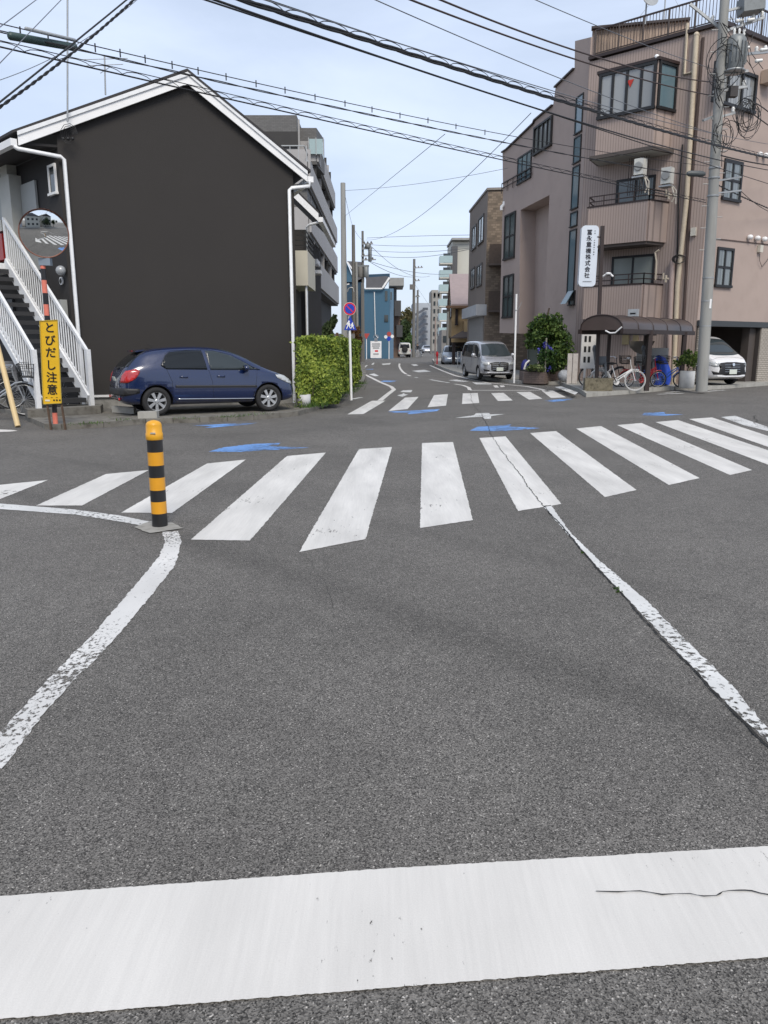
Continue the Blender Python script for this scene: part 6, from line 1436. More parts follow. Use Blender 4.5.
fs_ = thing('flowering_shrub', tb + Vector((-.3, -.4, 0)), 'blue flowered shrub low in the brick planter in front of the dark tree', 'flowering plant')
YF = YB1 + .35
blob_px('foliage', 534, 345, 562, 373, 1500, .08, leafy('low_leaves', (.012, .03, .01), (.03, .07, .02), (.07, .13, .03), 4), fs_, 31, dy=.35)
BF = M('blue_petals', (.05, .05, .30), .6, var=.5, scale=6)
blob_px('flowers', 538, 343, 547, 361, 260, .065, BF, fs_, 32, dy=.3); blob_px('flowers', 546, 366, 552, 371, 60, .06, BF, fs_, 33, dy=.2); blob_px('flowers', 548, 347, 556, 353, 70, .06, BF, fs_, 34, dy=.3)
blob_px('foliage', 530, 362, 545, 373, 500, .08, leafy('pale_low_leaves', (.03, .05, .02), (.08, .12, .04), (.2, .24, .1), 4), fs_, 35, dy=.3)
mb = MB(); p = Vector((X_at(545, 370, YB1 + .2), YB1 + .2, HP)); mb.tube([p, Vector((p.x, p.y, P(545, 338, YB1 + .2).z))], .035, 8); obj('garden_stake', mb, M('mossy_stake', (.22, .22, .17), .8), None, 'slim grey green stake standing in the brick planter among the flowers', 'stake')
# ball of wrapped plastic by the planter, blue and white sack by the van
q = G(564.8, 382.3, .11); mb = MB(); mb.sphere(q + Vector((0, .2, .24)), .24, 20, 14, (1, 1, .95)); o = obj('round_stone', mb, M('pale_grey_stone', (.36, .38, .41), .6, var=.35, scale=9, bump=.8, bscale=12), None, 'pale grey lumpy ball beside the brick planter', 'ball')
q = G(526, 378, .11); tb_ = thing('child_tricycle', q, 'small blue and white wheeled toy beside the silver minivan', 'toy'); mb = MB(); mb.sphere(q + Vector((0, .3, .42)), .28, 14, 10, (.7, .6, 1.3)); obj('bundle', mb, M('navy_cloth', (.03, .035, .20), .7, var=.5, scale=5), tb_)
mb = MB(); mb.tube([q + Vector((.05, .08, .1)), q + Vector((-.08, .08, .4)), q + Vector((.0, .1, .62)), q + Vector((.14, .12, .74))], .045, 8); obj('white_band', mb, WHITE, tb_)
# white kerbside post with a small fixing
q = G(514, 383, .11); mb = MB(); tp_ = P(516.5, 294, q.y); mb.tube([q, tp_], .036, 12); po = thing('white_post', q, 'tall plain white post on the kerb beside the silver minivan', 'post'); obj('post', mb, WHITE, po)
mb = MB(); m_ = q.lerp(tp_, .82); mb.tube([m_, m_ + Vector((.10, 0, .06)), m_ + Vector((.2, 0, .3))], .01, 5); mb.tube([m_ - Vector((0, 0, .02)), m_ + Vector((0, 0, .02))], .05, 12); obj('fixing', mb, GALV, po)
# ------------------------------------------------------------------ down the street, right side
TILE = ribbed('brown_mosaic_tile', (.18, .138, .10), 0, 1, brick=(.24, .12, .012, 1.4, .65, .8, .37), var=.05)
TILES = M('brown_tile_side', (.22, .18, .152), .75, var=.10, scale=1.5, bump=.1, streak=True)
D1 = Vector((X_at(485, 300, 45), 45)); D2 = Vector((5.5, 52.2)); D0 = D1 + Vector((3.8, -.6))
wD, wE = Wall(D2, D1), Wall(D1, D0)
b = thing('tiled_building', (D1.x + 1, D1.y + 3, 0), 'three storey brown mosaic tiled building behind the silver minivan', 'building')
z1_ = wz(wD, 485, 194); mb = MB(); mb.prism([(p.x, p.y) for p in (D2, D1, D1 + Vector((.02, .2)), D2 + Vector((6, 0)))] , .05, z1_); 
mb = MB(); mb.prism([(D2.x, D2.y), (D1.x, D1.y), (D0.x, D0.y), (D0.x + .5, D0.y + 8), (D2.x + 3, D2.y + 1)], .05, z1_); obj('wall', mb, TILES, b)
mb = MB(); skin(mb, wE, .01, wE.L, .1, z1_ - .05, .03, .05); obj('front_tiles', mb, TILE, b)
mb = MB(); mb.prism([(q.x, q.y) for q in (D2 + Vector((-.06, .1)), D1 + Vector((-.06, -.1)), D0 + Vector((0, -.1)), D0 + Vector((.1, .2)), D1 + Vector((.1, .2)), D2 + Vector((.2, .2)))], z1_, z1_ + .12); obj('coping', mb, M('coping_grey', (.24, .22, .20), .8), b)
for (x0, y0, x1, y1) in ((472.3, 226, 476.5, 249), (478.6, 216.5, 484, 243), (471, 268, 475, 288.5), (477, 264.5, 482.3, 286)): window(b, wD, x0, y0, x1, y1, M('bronze_frame', (.06, .05, .045), .5), GLC, 2, 1, .09, .06)
for (x0, y0, x1, y1) in ((490, 246, 500, 265), (489, 292, 499, 311)):
    A_, B_ = wE.sz(x0, y0), wE.sz(x1, y1); mb = MB(); skin(mb, wE, A_[0], A_[0] + 1.9, B_[1], A_[1], .85, .84); bx = obj('balcony_box', mb, M('shaded_tile', (.085, .062, .048), .8, var=.25, scale=9), b); mb = MB(); skin(mb, wE, A_[0] - .03, A_[0] + 1.93, B_[1] - .08, B_[1], .88, .88); obj('balcony_slab', mb, M('balcony_slab', (.1, .08, .07)), bx)  # shade on the boxes is put into the colour, a darker tile tone
A_, B_ = wD.sz(466, 309), wD.sz(481, 317); mb = MB(); skin(mb, wD, .9, wD.L + .05, wz(wD, 480, 316.5), wz(wD, 480, 306), .5, .6); obj('shutter_canopy', mb, M('white_canopy', (.46, .47, .48), .6), b)
mb = MB(); skin(mb, wD, 1.2, wD.L - .2, .1, wz(wD, 480, 316.5), .06, .05); obj('roller_shutter', mb, M('shutter_grey', (.26, .25, .24), .6), b)
# yellow gabled house
h = thing('yellow_house', (5, 56, 0), 'ochre yellow two storey house with a pink gabled roof and open carport', 'house')
OCH = M('ochre_render', (.42, .30, .16), .8, var=.08, scale=1, stain=.15); PKR = M('faded_pink_roof', (.30, .24, .235), .7, var=.1, scale=3)
E1 = Vector((X_at(452, 300, 58), 58)); E2 = Vector((X_at(449, 300, 66), 66)); E0 = Vector((X_at(467.5, 300, 57.4), 57.4))
wY, wYs = Wall(E1, E0), Wall(E2, E1)
zy = lambda px, py, Y: P(px, py, Y).z
ze = zy(455, 305, 58); zr = zy(449, 276, 62); zbal = zy(460, 336, 58)
mb = MB(); wd_ = E0.x + 5
mb.prism([(E1.x, E1.y), (wd_, E0.y), (wd_, 66), (E2.x, E2.y)], zbal - .1, ze); mb.slab([Vector((E1.x, E1.y, ze)), Vector((E2.x, E2.y, ze)), Vector(((E1.x + E2.x) / 2, 62, zr))], (.3, 0, 0)); obj('wall', mb, OCH, h)
mb = MB(); rx = wd_ + 1; 
for (ya, yb) in ((57.4, 62), (66.6, 62)):
    a0, a1 = Vector((E1.x - .12 if ya < 60 else E2.x - .1, ya, ze - .12)), Vector(((E1.x + E2.x) / 2 - .12, yb, zr)); mb.slab([a0, a1, Vector((rx, yb, zr)), Vector((rx, ya, ze - .12))], (0, 0, .16))
obj('roof', mb, PKR, h)
mb = MB(); mb.box(((E1.x + wd_) / 2 - .5, 57.0, ze - .18), (wd_ - E1.x, .5, .16)); obj('eave_board', mb, M('brown_eave', (.16, .09, .05), .7), h)
mb = MB(); mb.box((E1.x + 2.5, 57.3, zbal + .55), (3.4, 1.0, 1.0)); obj('balcony', mb, OCH, h)
mb = MB(); mb.box((E1.x + 2.5, 56.8, zbal + 1.25), (2.0, .05, .05)); [mb.box((E1.x + 1.6 + .45 * i, 56.8, zbal + 1.15), (.04, .04, .2)) for i in range(5)]; obj('handrail', mb, BRN, h)
mb = MB(); mb.slab([Vector((E1.x - .2, 56.2, zbal - .2)), Vector((wd_, 55.8, zbal - .1)), Vector((wd_, 57.3, zbal + .5)), Vector((E1.x + 1.2, 57.3, zbal + .5))], (0, 0, .1)); obj('porch_roof', mb, M('brown_slate', (.10, .08, .07), .8), h)
mb = MB(); mb.box((E1.x + 2.4, 56.9, zbal - .30), (5.0, .3, .3)); obj('carport_beam', mb, OCH, h)
for x in (E1.x + .1, E1.x + 2.0, E1.x + 4.6): mb = MB(); mb.box((x, 57.0, zbal / 2 - .15), (.22, .22, zbal - .3)); obj('carport_post', mb, BRN, h)
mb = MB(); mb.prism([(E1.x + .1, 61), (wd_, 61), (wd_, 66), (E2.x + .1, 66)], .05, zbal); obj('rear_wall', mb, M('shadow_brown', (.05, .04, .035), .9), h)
window(h, wY, 455.5, 309, 458, 325, BRN, GL, 1, 1, .08, .05); window(h, Wall(Vector((E2.x - .01, E2.y)), Vector((E1.x - .01, E1.y))), 450.3, 300, 451.6, 318, BRN, GL, 1, 1, .06, .05)
# bicycle/rail bits by the carport
for i, px in enumerate((457.5, 461.0, 463.5)):
    q = G(px, 368 + i, .11); mb = MB(); mb.tube([q, Vector((q.x, q.y, 1.1)), Vector((q.x + .35, q.y + .3, 1.1)), Vector((q.x + .35, q.y + .3, .1))], .025, 6); obj('barrier', mb, GALV, None, ['slim steel barrier hoop beside the pale blue car', 'slim steel barrier hoop in the middle of three by the carport', 'slim steel barrier hoop nearest the silver minivan'][i], 'barrier', 'steel hoops by the carport')
# tower with glazed balconies
def tower(name, label, Y, px0, px1, ptop, wallm, depth=12, balc=None, cat='apartment building'):
    x0, x1 = X_at(px0, 345, Y), X_at(px1, 345, Y); zt = P(px0, ptop, Y).z; o = thing(name, ((x0 + x1) / 2, Y + depth / 2, 0), label, cat); mb = MB(); mb.box(((x0 + x1) / 2, Y + depth / 2, zt / 2), (x1 - x0, depth, zt)); obj('wall', mb, wallm, o); return o, x0, x1, zt
CREAM = M('cream_render', (.50, .49, .44), .8, var=.06, scale=.3); GREYW = M('grey_white_render', (.42, .43, .45), .8, var=.08, scale=.3)
FROST = M('frosted_glass_panel', (.34, .44, .45), .25, var=.05)
o, x0, x1, zt = tower('balcony_tower', 'cream tower block with pale glass fronted balconies behind the yellow house', 160, 450.5, 468, 241.5, CREAM)
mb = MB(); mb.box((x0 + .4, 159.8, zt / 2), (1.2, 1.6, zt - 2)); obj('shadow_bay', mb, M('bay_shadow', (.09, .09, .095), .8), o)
for i in range(8):
    zc_ = P(445, 259.5 + i * 14.2, 158).z
    if zc_ < 2: continue
    xa, xb = X_at(439.3, 280, 158), X_at(451.5, 280, 158); mb = MB(); mb.box(((xa + xb) / 2, 158.2, zc_ - .9), (xb - xa, 3.4, .25)); bo2 = obj('balcony', mb, CREAM, o)
    mb = MB(); mb.box(((xa + xb) / 2, 156.5, zc_ - .1), (xb - xa, .08, 1.3)); mb.box((xa, 158.1, zc_ - .1), (.08, 3.2, 1.3)); obj('glass_front', mb, FROST, bo2)
    mb = MB(); mb.box(((xa + xb) / 2 + .4, 160.4, zc_ + .4), (xb - xa - 1, .1, 2)); obj('balcony_window', mb, GL, bo2)
mb = MB(); mb.box(((x0 + x1) / 2, 165, (P(450, 240, 160).z + zt) / 2 + .2), (x1 - x0 + .4, 12.6, .4)); obj('roof_slab', mb, M('roof_grey', (.3, .3, .29), .8), o)
o, x0, x1, zt = tower('far_tower', 'grey beige tower with a rounded top in front of the balcony block', 215, 431, 441, 290, M('beige_grey_render', (.30, .29, .27), .8, var=.1, scale=.3))
for i in range(8):
    for j in range(2):
        mb = MB(); mb.box((x0 + .8 + j * 1.1, 214.9, 2.5 + i * 2.0 if 2.5 + i * 2 < zt - 1 else zt - 1.2), (.5, .15, 1)); obj('window', mb, GL, o)
o, x0, x1, zt = tower('stair_block', 'pale blue grey block with dark zigzag outside stairs at the end of the street', 190, 412.5, 431, 303, M('pale_blue_grey', (.40, .43, .47), .8, var=.05, scale=.3))
for i in range(6):
    zz_ = P(420, 311 + i * 7.6, 189).z; mb = MB(); xa, xb = X_at(415, 330, 189), X_at(425, 330, 189)
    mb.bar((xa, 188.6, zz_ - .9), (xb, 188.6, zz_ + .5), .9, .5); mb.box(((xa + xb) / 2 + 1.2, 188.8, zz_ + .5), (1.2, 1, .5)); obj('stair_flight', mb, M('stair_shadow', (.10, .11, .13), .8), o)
o, x0, x1, zt = tower('low_grey_house', 'small grey flat roofed house low at the street end beside the dark poles', 150, 441.5, 449, 330, M('lowhouse_grey', (.20, .19, .18), .8))
mb = MB(); mb.box(((x0 + x1) / 2, 149.9, 2.6), (.9, .1, 1.2)); obj('window', mb, GL, o)
# ------------------------------------------------------------------ down the street, left side
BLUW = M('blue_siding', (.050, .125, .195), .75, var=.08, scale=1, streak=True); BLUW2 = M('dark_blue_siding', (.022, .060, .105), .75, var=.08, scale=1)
Y = 88; hb = thing('blue_house', (X_at(380, 345, Y), Y + 4, 0), 'three storey blue sided house with white roof edges across the side street', 'house')
def boxpx(mb, px0, px1, pt, Y0, dep, zbot=0): x0, x1 = X_at(px0, 345, Y0), X_at(px1, 345, Y0); zt = P((px0 + px1) / 2, pt, Y0).z; mb.box(((x0 + x1) / 2, Y0 + dep / 2, (zt + zbot) / 2), (x1 - x0, dep, zt - zbot)); return x0, x1, zt
mb = MB(); boxpx(mb, 362, 389.5, 288.5, Y, 9); obj('wall', mb, BLUW, hb)
mb = MB(); boxpx(mb, 389.6, 393.5, 288.5, Y + .8, 8); obj('side_wall', mb, M('light_blue_siding', (.12, .21, .31), .75, var=.06), hb)
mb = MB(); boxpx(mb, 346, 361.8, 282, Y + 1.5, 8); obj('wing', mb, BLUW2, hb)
mb = MB(); a, b_, c_, d_ = P(347, 262, Y + 1), P(356, 262, Y + 1.4), P(362.5, 277, Y + 1), P(347, 277, Y + 1); mb.slab([P(346.5, 262.5, Y + 1.3), P(354, 282, Y + 1.3), P(346.5, 282, Y + 1.3)], (0, 6, 0)); obj('wing_gable', mb, BLUW, hb)
RFG = M('grey_tile_roof', (.11, .11, .12), .8, var=.12, scale=2)
mb = MB(); mb.slab([P(347, 261, Y + 1.2), P(363, 262, Y + 1.2), P(363, 278, Y + 1.2), P(356, 281, Y + 1.2)], (0, 6, 0)); obj('roof', mb, RFG, hb)
mb = MB(); mb.slab([P(366, 277.5, Y - .1), P(386, 276, Y - .1), P(389, 277, Y - .1), P(382, 288, Y - .1), P(366, 288, Y - .1)], (0, 6, 0)); obj('roof', mb, RFG, hb)
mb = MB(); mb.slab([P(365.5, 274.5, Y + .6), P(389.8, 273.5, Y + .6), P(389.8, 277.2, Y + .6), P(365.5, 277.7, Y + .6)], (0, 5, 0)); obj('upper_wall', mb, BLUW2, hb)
mb = MB(); mb.bar(P(382.5, 288, Y - .3), P(389.5, 277.5, Y - .3), .18, .2); mb.bar(P(365, 288.5, Y - .3), P(382.5, 288.5, Y - .3), .14, .14); obj('roof_edge', mb, WHITE, hb); mb = MB(); mb.bar(P(347.2, 262, Y + .9), P(354.5, 272, Y + .9), .16, .16); obj('wing_roof_edge', mb, WHITE, hb)
for x0_, y0_, x1_, y1_ in ((385, 291, 387.5, 301), (384.3, 315, 388.2, 322), (390.4, 292, 391.8, 300)):
    a, b_ = P(x0_, y0_, Y), P(x1_, y1_, Y); mb = MB(); mb.box(((a.x + b_.x) / 2, Y - .02, (a.z + b_.z) / 2), (b_.x - a.x, .08, a.z - b_.z)); obj('window', mb, GL, hb)
mb = MB(); mb.tube([P(374.3, 292, Y - .1), P(374.8, 312, Y - .1), P(375.3, 335, Y - .1), P(378, 338, Y - .1)], .05, 6); obj('vent_pipe', mb, WHITE, hb)
nb2 = thing('brown_house', (X_at(396, 345, 96), 100, 0), 'brown and grey three storey house between the blue house and the green trees', 'house')
mb = MB(); boxpx(mb, 390, 400, 308, 96, 8); obj('wall', mb, M('brown_render', (.16, .11, .085), .8), nb2); mb = MB(); boxpx(mb, 389, 396.5, 288, 97, 7, 5.8); obj('upper_wall', mb, M('slate_render', (.14, .145, .16), .8), nb2)
for a in ((388.6, 403, 280, 5), (393, 399, 283, 9)): pass
mb = MB(); x0, x1 = X_at(389, 345, 95), X_at(403.5, 345, 95); z = P(395, 282, 95).z; mb.box(((x0 + x1) / 2, 98, z), (x1 - x0, 7, .9)); obj('flat_roof', mb, M('roof_grey', (.3, .3, .29)), nb2)
for (a0, a1, y0, y1) in ((394.5, 401, 300.5, 316), (396.5, 402.5, 325, 337)): mb = MB(); A_, B_ = P(a0, y0, 94.5), P(a1, y1, 94.5); mb.box(((A_.x + B_.x) / 2, 95.2, (A_.z + B_.z) / 2), (B_.x - A_.x, 1.4, A_.z - B_.z)); obj('balcony', mb, M('charcoal_panel', (.06, .06, .062), .7), nb2)
for (a0, a1, y0, y1) in ((390.5, 394, 316, 322), (391, 393.5, 303, 308)): mb = MB(); A_, B_ = P(a0, y0, 95.9), P(a1, y1, 95.9); mb.box(((A_.x + B_.x) / 2, 95.95, (A_.z + B_.z) / 2), (B_.x - A_.x, .1, A_.z - B_.z)); obj('window', mb, GL, nb2)
# trees beyond
def tree(label, px0, px1, pt, pb, Y, mat, seed, n=3000, size=.28, group='trees down the street'):
    a, b_ = P(px0, pt, Y), P(px1, pb, Y); c = (a + b_) / 2; o = thing('street_tree', (c.x, Y, 0), label, 'tree', group)
    mb = MB(); mb.tube([(c.x, Y, 0), (c.x + .1, Y, c.z * .6), (c.x, Y, c.z)], [.22, .16, .06], 8); [mb.tube([(c.x, Y, c.z * .5), (c.x + dx * abs(b_.x - a.x) * .25, Y + dy, c.z * .98)], [.07, .02], 5) for dx, dy in ((-.9, .3), (.9, -.2), (.2, .4))]; obj('trunk', mb, M('bark', (.07, .05, .035)), o)
    foliage_blob('crown', c, (abs(b_.x - a.x) / 2, abs(b_.x - a.x) / 2, (a.z - b_.z) / 2), n, size, mat, o, seed, lobes=12)
DG = leafy('dark_street_leaves', (.012, .026, .010), (.028, .05, .018), (.06, .085, .03), .6); RG = leafy('reddish_leaves', (.05, .025, .012), (.12, .06, .025), (.20, .11, .04), .8)
tree('dark round tree behind the cream off-road car', 399, 413, 318, 350, 112, DG, 41)
tree('smaller brighter tree below the dark round one', 402, 412, 333, 352, 106, leafy('mid_green_leaves', (.02, .05, .015), (.05, .10, .03), (.1, .16, .05), .6), 42, n=1800, size=.22)
tree('brownish olive tree top showing above the dark round one', 398, 412, 308, 330, 122, leafy('olive_leaves', (.05, .05, .02), (.11, .10, .04), (.17, .15, .07), .6), 43, n=1600)
tree('reddish leaved bush beyond the end of the hedge', 352, 362, 326, 352, 52, RG, 44, n=2200, size=.10)
tree('green garden tree between the charcoal house and the hedge', 300, 322, 317, 345, 33, leafy('garden_leaves', (.02, .04, .01), (.06, .10, .02), (.14, .18, .04), 2), 45, n=3500, size=.10)
tree('dark conifer-like bush beside the far left building', 322, 335, 318, 340, 46, DG, 46, n=1500, size=.14)
# ----- grey balcony apartment block behind the charcoal house
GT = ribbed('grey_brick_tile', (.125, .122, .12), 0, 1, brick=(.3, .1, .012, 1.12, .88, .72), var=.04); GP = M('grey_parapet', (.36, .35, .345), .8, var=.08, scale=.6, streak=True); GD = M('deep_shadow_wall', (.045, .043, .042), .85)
XB = -4.55; ap = thing('grey_apartments', (-8, 64, 0), 'five storey grey tiled apartment block with long street balconies', 'apartment building')
zt = P(300, 121.5, 57).z
mb = MB(); mb.box((-10.6, 63, zt / 2), (11.2 - 1.6, 15, zt)); obj('wall', mb, GT, ap)
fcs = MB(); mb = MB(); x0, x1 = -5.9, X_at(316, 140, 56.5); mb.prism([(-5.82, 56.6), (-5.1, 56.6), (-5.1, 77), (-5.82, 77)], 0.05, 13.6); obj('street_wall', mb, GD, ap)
mb = MB(); mb.prism([(-5.83, 57), (x1, 57), (x1 + .3, 60), (-5.83, 60)], 13.6, zt - .4); obj('stair_head', mb, GT, ap)
bands = [(50.5, 77, 5.35, 6.95), (50, 77.5, 8.3, 9.75), (50, 77.5, 11.05, 12.35), (56.5, 75, 13.75, 15.05)]
for i, (y0, y1, z0, z1b) in enumerate(bands):
    xb = XB + (0 if i else .12); mb = MB(); mb.box((xb, (y0 + y1) / 2, (z0 + z1b) / 2), (.18, y1 - y0, z1b - z0)); mb.box((xb - .9, y0 + .09, (z0 + z1b) / 2), (1.7, .18, z1b - z0)); bo2 = obj('balcony_parapet', mb, GP, ap)
    mb = MB(); mb.box((xb - .9, (y0 + y1) / 2, z0 - .08), (1.75, y1 - y0, .2)); obj('balcony_floor', mb, M('underside_grey', (.10, .098, .095), .85), bo2)
    mb = MB(); mb.box((xb - .06, (y0 + y1) / 2, z1b + .03), (.1, y1 - y0, .06)); obj('parapet_cap', mb, GALV, bo2)
    for k in range(6):
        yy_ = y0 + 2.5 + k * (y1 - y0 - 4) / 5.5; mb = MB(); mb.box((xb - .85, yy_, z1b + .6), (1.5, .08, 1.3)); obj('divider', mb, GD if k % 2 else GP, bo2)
        mb = MB(); mb.box((-5.06, yy_ + 1.4, z1b + .2), (.05, 1.7, 2)); obj('window', mb, GLC, bo2)
mb = MB(); mb.box((X_at(316, 146, 56.3), 56.3, P(315, 146.5, 56.3).z), (.9, .05, .95)); mb.box((X_at(321.5, 146, 56.3), 57.2, P(315, 146.5, 56.3).z), (.05, 1.8, .95)); obj('glass_screen', mb, FROST, ap)
mb = MB()
for dx in (-.5, 0, .5): mb.box((X_at(316, 146, 56.2) + dx, 56.25, P(315, 146.5, 56.3).z), (.05, .05, 1.1))
obj('screen_frame', mb, GALV, ap)
# stepped terrace volume nearer the camera
mb = MB(); mb.prism([(-9, 50.2), (XB - .15, 50.2), (XB - .15, 56.5), (-9, 56.5)], 0.05, 12.2); obj('terrace_block', mb, GT, ap)
mb = MB(); 
za = 12.2
for k in range(8): mb.bar((-8.2 + k * .5, 50.3, za), (-8.2 + k * .5, 50.3, za + 1.1), .04, .04)
mb.bar((-8.4, 50.3, za + 1.1), (XB - .3, 50.3, za + 1.1), .06, .06); mb.bar((XB - .3, 50.3, za + 1.1), (XB - .3, 56, za + 1.1), .06, .06); obj('terrace_rail', mb, GALV, ap)
mb = MB(); mb.box((X_at(299, 135, 55.4), 55.4, zt - 1.9), (.12, .12, 3.2)); obj('drain_pipe', mb, M('pipe_grey', (.3, .29, .28)), ap)
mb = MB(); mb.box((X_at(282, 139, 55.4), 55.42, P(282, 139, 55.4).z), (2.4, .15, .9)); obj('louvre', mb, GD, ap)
mb = MB(); mb.box((X_at(330, 330, 49), 50, 1.2), (3.0, .2, 2.0)); obj('ground_wall', mb, M('grey_block_wall', (.16, .155, .15), .85), ap)
# ----- second gabled house behind, with its cream balcony
s2 = thing('rear_house', (-4, 27, 0), 'second charcoal house behind the first with a cream balcony and white eave', 'house')
Yh = 25.5; xr = X_at(305.8, 300, Yh); z_e = P(318, 221, Yh).z
mb = MB(); mb.box((xr - 3, Yh + 3.2, z_e / 2 - .1), (6, 6.2, z_e - .3)); obj('wall', mb, DARK, s2)
mb = MB(); a, b_ = P(299.5, 203, Yh - .4), P(318.5, 221.5, Yh - .4); dvv = (b_ - a).normalized(); a2 = a - dvv * 2.5
mb.slab([a2, b_, b_ + Vector((0, 0, .24)), a2 + Vector((0, 0, .24))], (0, .05, 0)); obj('barge_board', mb, WHITE, s2)
mb = MB(); mb.slab([a2 + Vector((0, 0, .24)), b_ + Vector((0, 0, .24)), b_ + Vector((0, 0, .31)), a2 + Vector((0, 0, .31))], (0, 6.5, 0)); obj('roof', mb, ROOFD, s2)
mb = MB(); g_ = b_ + Vector((.06, 0, .06)); mb.bar(g_, g_ + Vector((0, 6.4, 0)), .15, .14); obj('gutter', mb, WHITE, s2)
mb = MB(); mb.tube([g_ + Vector((0, .1, -.05)), g_ + Vector((-.35, .1, -.14)), Vector((X_at(306.5, 235, Yh - .1), Yh - .1, g_.z - .2)), Vector((X_at(306.5, 330, Yh - .1), Yh - .1, .1))], .04, 8); obj('downpipe', mb, WHITEP, s2)
Yb = 22.6; CRB = M('cream_balcony', (.56, .53, .44), .6, var=.05, scale=2); bx0, bx1 = X_at(290, 270, Yb), X_at(307.8, 270, Yb); zt_, zb_ = P(300, 250.5, Yb).z, P(300, 285.5, Yb).z
mb = MB(); mb.box(((bx0 + bx1) / 2, Yb + 1.2, (zt_ + zb_) / 2), (bx1 - bx0, 2.4, zt_ - zb_)); cb_ = obj('balcony', mb, CRB, s2)
mb = MB(); zz2 = P(300, 230, Yb).z
for k in range(4): zz3 = zt_ + (zz2 - zt_) * (k + 1) / 4; mb.bar((bx0, Yb + .05, zz3), (bx1 - .05, Yb + .05, zz3), .03, .03); mb.bar((bx1 - .05, Yb + .05, zz3), (bx1 - .05, Yb + 2.3, zz3), .03, .03)
mb.bar((bx1 - .05, Yb + .05, zt_), (bx1 - .05, Yb + .05, zz2), .04, .04); obj('balcony_rail', mb, BLACK, cb_)
mb = MB(); mb.box(((bx0 + bx1) / 2 - .2, Yb + 1.3, zb_ / 2), (bx1 - bx0 - .5, 2.0, zb_ - .1)); obj('lower_wall', mb, DARK2, s2)
mb = MB(); q = P(307.8, 300, Yb); mb.tube([(q.x - .05, Yb + .1, zb_), (q.x - .05, Yb + .1, .1)], .035, 8); obj('downpipe', mb, WHITEP, s2)
mb = MB(); A_, B_ = P(309, 263, 29), P(319, 266, 29); mb.box(((A_.x + B_.x) / 2, 29, A_.z), (B_.x - A_.x, 1.2, .16)); mb.box(((A_.x + B_.x) / 2 + .1, 28.8, A_.z - .35), (B_.x - A_.x, .8, .12)); obj('side_canopy', mb, WHITE, s2)
# low brown wooden fence in the garden behind the hedge
mb = MB(); fn = thing('garden_fence', (-2.6, 30, 0), 'brown slatted garden fence behind the hedge', 'fence')
for k in range(6): mb.box((-2.9, 29.5, .4 + k * .26), (2.6, .04, .2))
obj('slats', mb, M('brown_wood', (.10, .05, .035), .8, var=.2, scale=4), fn)
for x in (-4.1, -2.9, -1.75): m2 = MB(); m2.box((x, 29.56, 1.0), (.09, .09, 1.9)); obj('post', m2, M('brown_wood', (1, 1, 1)), fn)
# ----- signs and boards across the side street
Yn = 86; nbo = thing('notice_board', G(376, 358.5, 0), 'white free-standing notice board with red and grey print before the blue house', 'notice board')
mb = MB(); A_, B_ = P(370.5, 342, Yn), P(381.5, 358, Yn); mb.box(((A_.x + B_.x) / 2, Yn, (A_.z + .1) / 2 + .05), (B_.x - A_.x, .1, A_.z)); bd_ = obj('panel', mb, SWt, nbo)
mb = MB()
for i, (y, w_) in enumerate(((344, .9), (346, .85), (348, .7), (354, .6))): mb.box(((A_.x + B_.x) / 2, Yn - .056, P(376, y, Yn).z), (w_, .01, .10))
obj('grey_print', mb, GI, bd_)
mb = MB(); mb.box(((A_.x + B_.x) / 2 + .05, Yn - .056, P(376, 351, Yn).z), (.35, .01, .18)); obj('red_print', mb, SR, bd_)
mb = MB(); cxx = (A_.x + B_.x) / 2; mb.tube([Vector((cxx + .28 * math.cos(t_), Yn, A_.z + .45 + .32 * math.sin(t_))) for t_ in [math.pi * i / 8 for i in range(9)]], .04, 6); mb.box((cxx, Yn, A_.z + .25), (.35, .1, .4)); obj('top_ornament', mb, M('ornament_grey', (.2, .22, .25), .6), bd_)
def far_sign(label, px, ptop, pbase, Y, tri=None, disc=None, name='road_sign'):
    b0_ = P(px, pbase, Y); o = thing(name, (b0_.x, Y, 0), label, 'road sign', 'signs down the street'); zt = P(px, ptop, Y).z; mb = MB(); mb.tube([(b0_.x, Y, 0), (b0_.x, Y, zt)], .045, 8); obj('post', mb, WHITE, o)
    if tri: mb = MB(); z = zt; mb.slab([Vector((b0_.x - .36, Y - .06, z)), Vector((b0_.x + .36, Y - .06, z)), Vector((b0_.x, Y - .06, z - .62))], (0, .03, 0)); obj('stop_plate', mb, M('faded_red', (1, 1, 1)), o)
    if disc:
        for dx, dz, r_, mt_ in disc: mb = MB(); mb.lathe((b0_.x + dx, Y - .06 - r_ * .01, zt + dz), [(r_, 0), (r_, .03)], 20, (0, -1, 0)); obj('plate', mb, mt_, o)
M('faded_red', (.40, .06, .05), .6)
far_sign('red stop triangle on a white post left of the white notice board', 366.5, 333.5, 356, 84, tri=1)
far_sign('white post with a red and a blue plate between the blue house and cream car', 389, 334, 358, 85, disc=((0, 0, .24, M('faded_red', (.40, .06, .05), .6)), (-.02, -.5, .22, SB), (-.35, -.3, .18, SWt), (.35, -.25, .18, SWt)))
q = G(437, 366, 0); rp_ = thing('red_post', q, 'slim red post with a rounded head on the right kerb far down the street', 'post'); mb = MB(); zt = P(437, 350.5, q.y).z; mb.tube([q, (q.x, q.y, zt - .4)], .05, 8); mb.lathe((q.x, q.y, zt - .45), [(.05, 0), (.09, .08), (.09, .30), (.03, .38)], 12); obj('post', mb, SR, rp_)
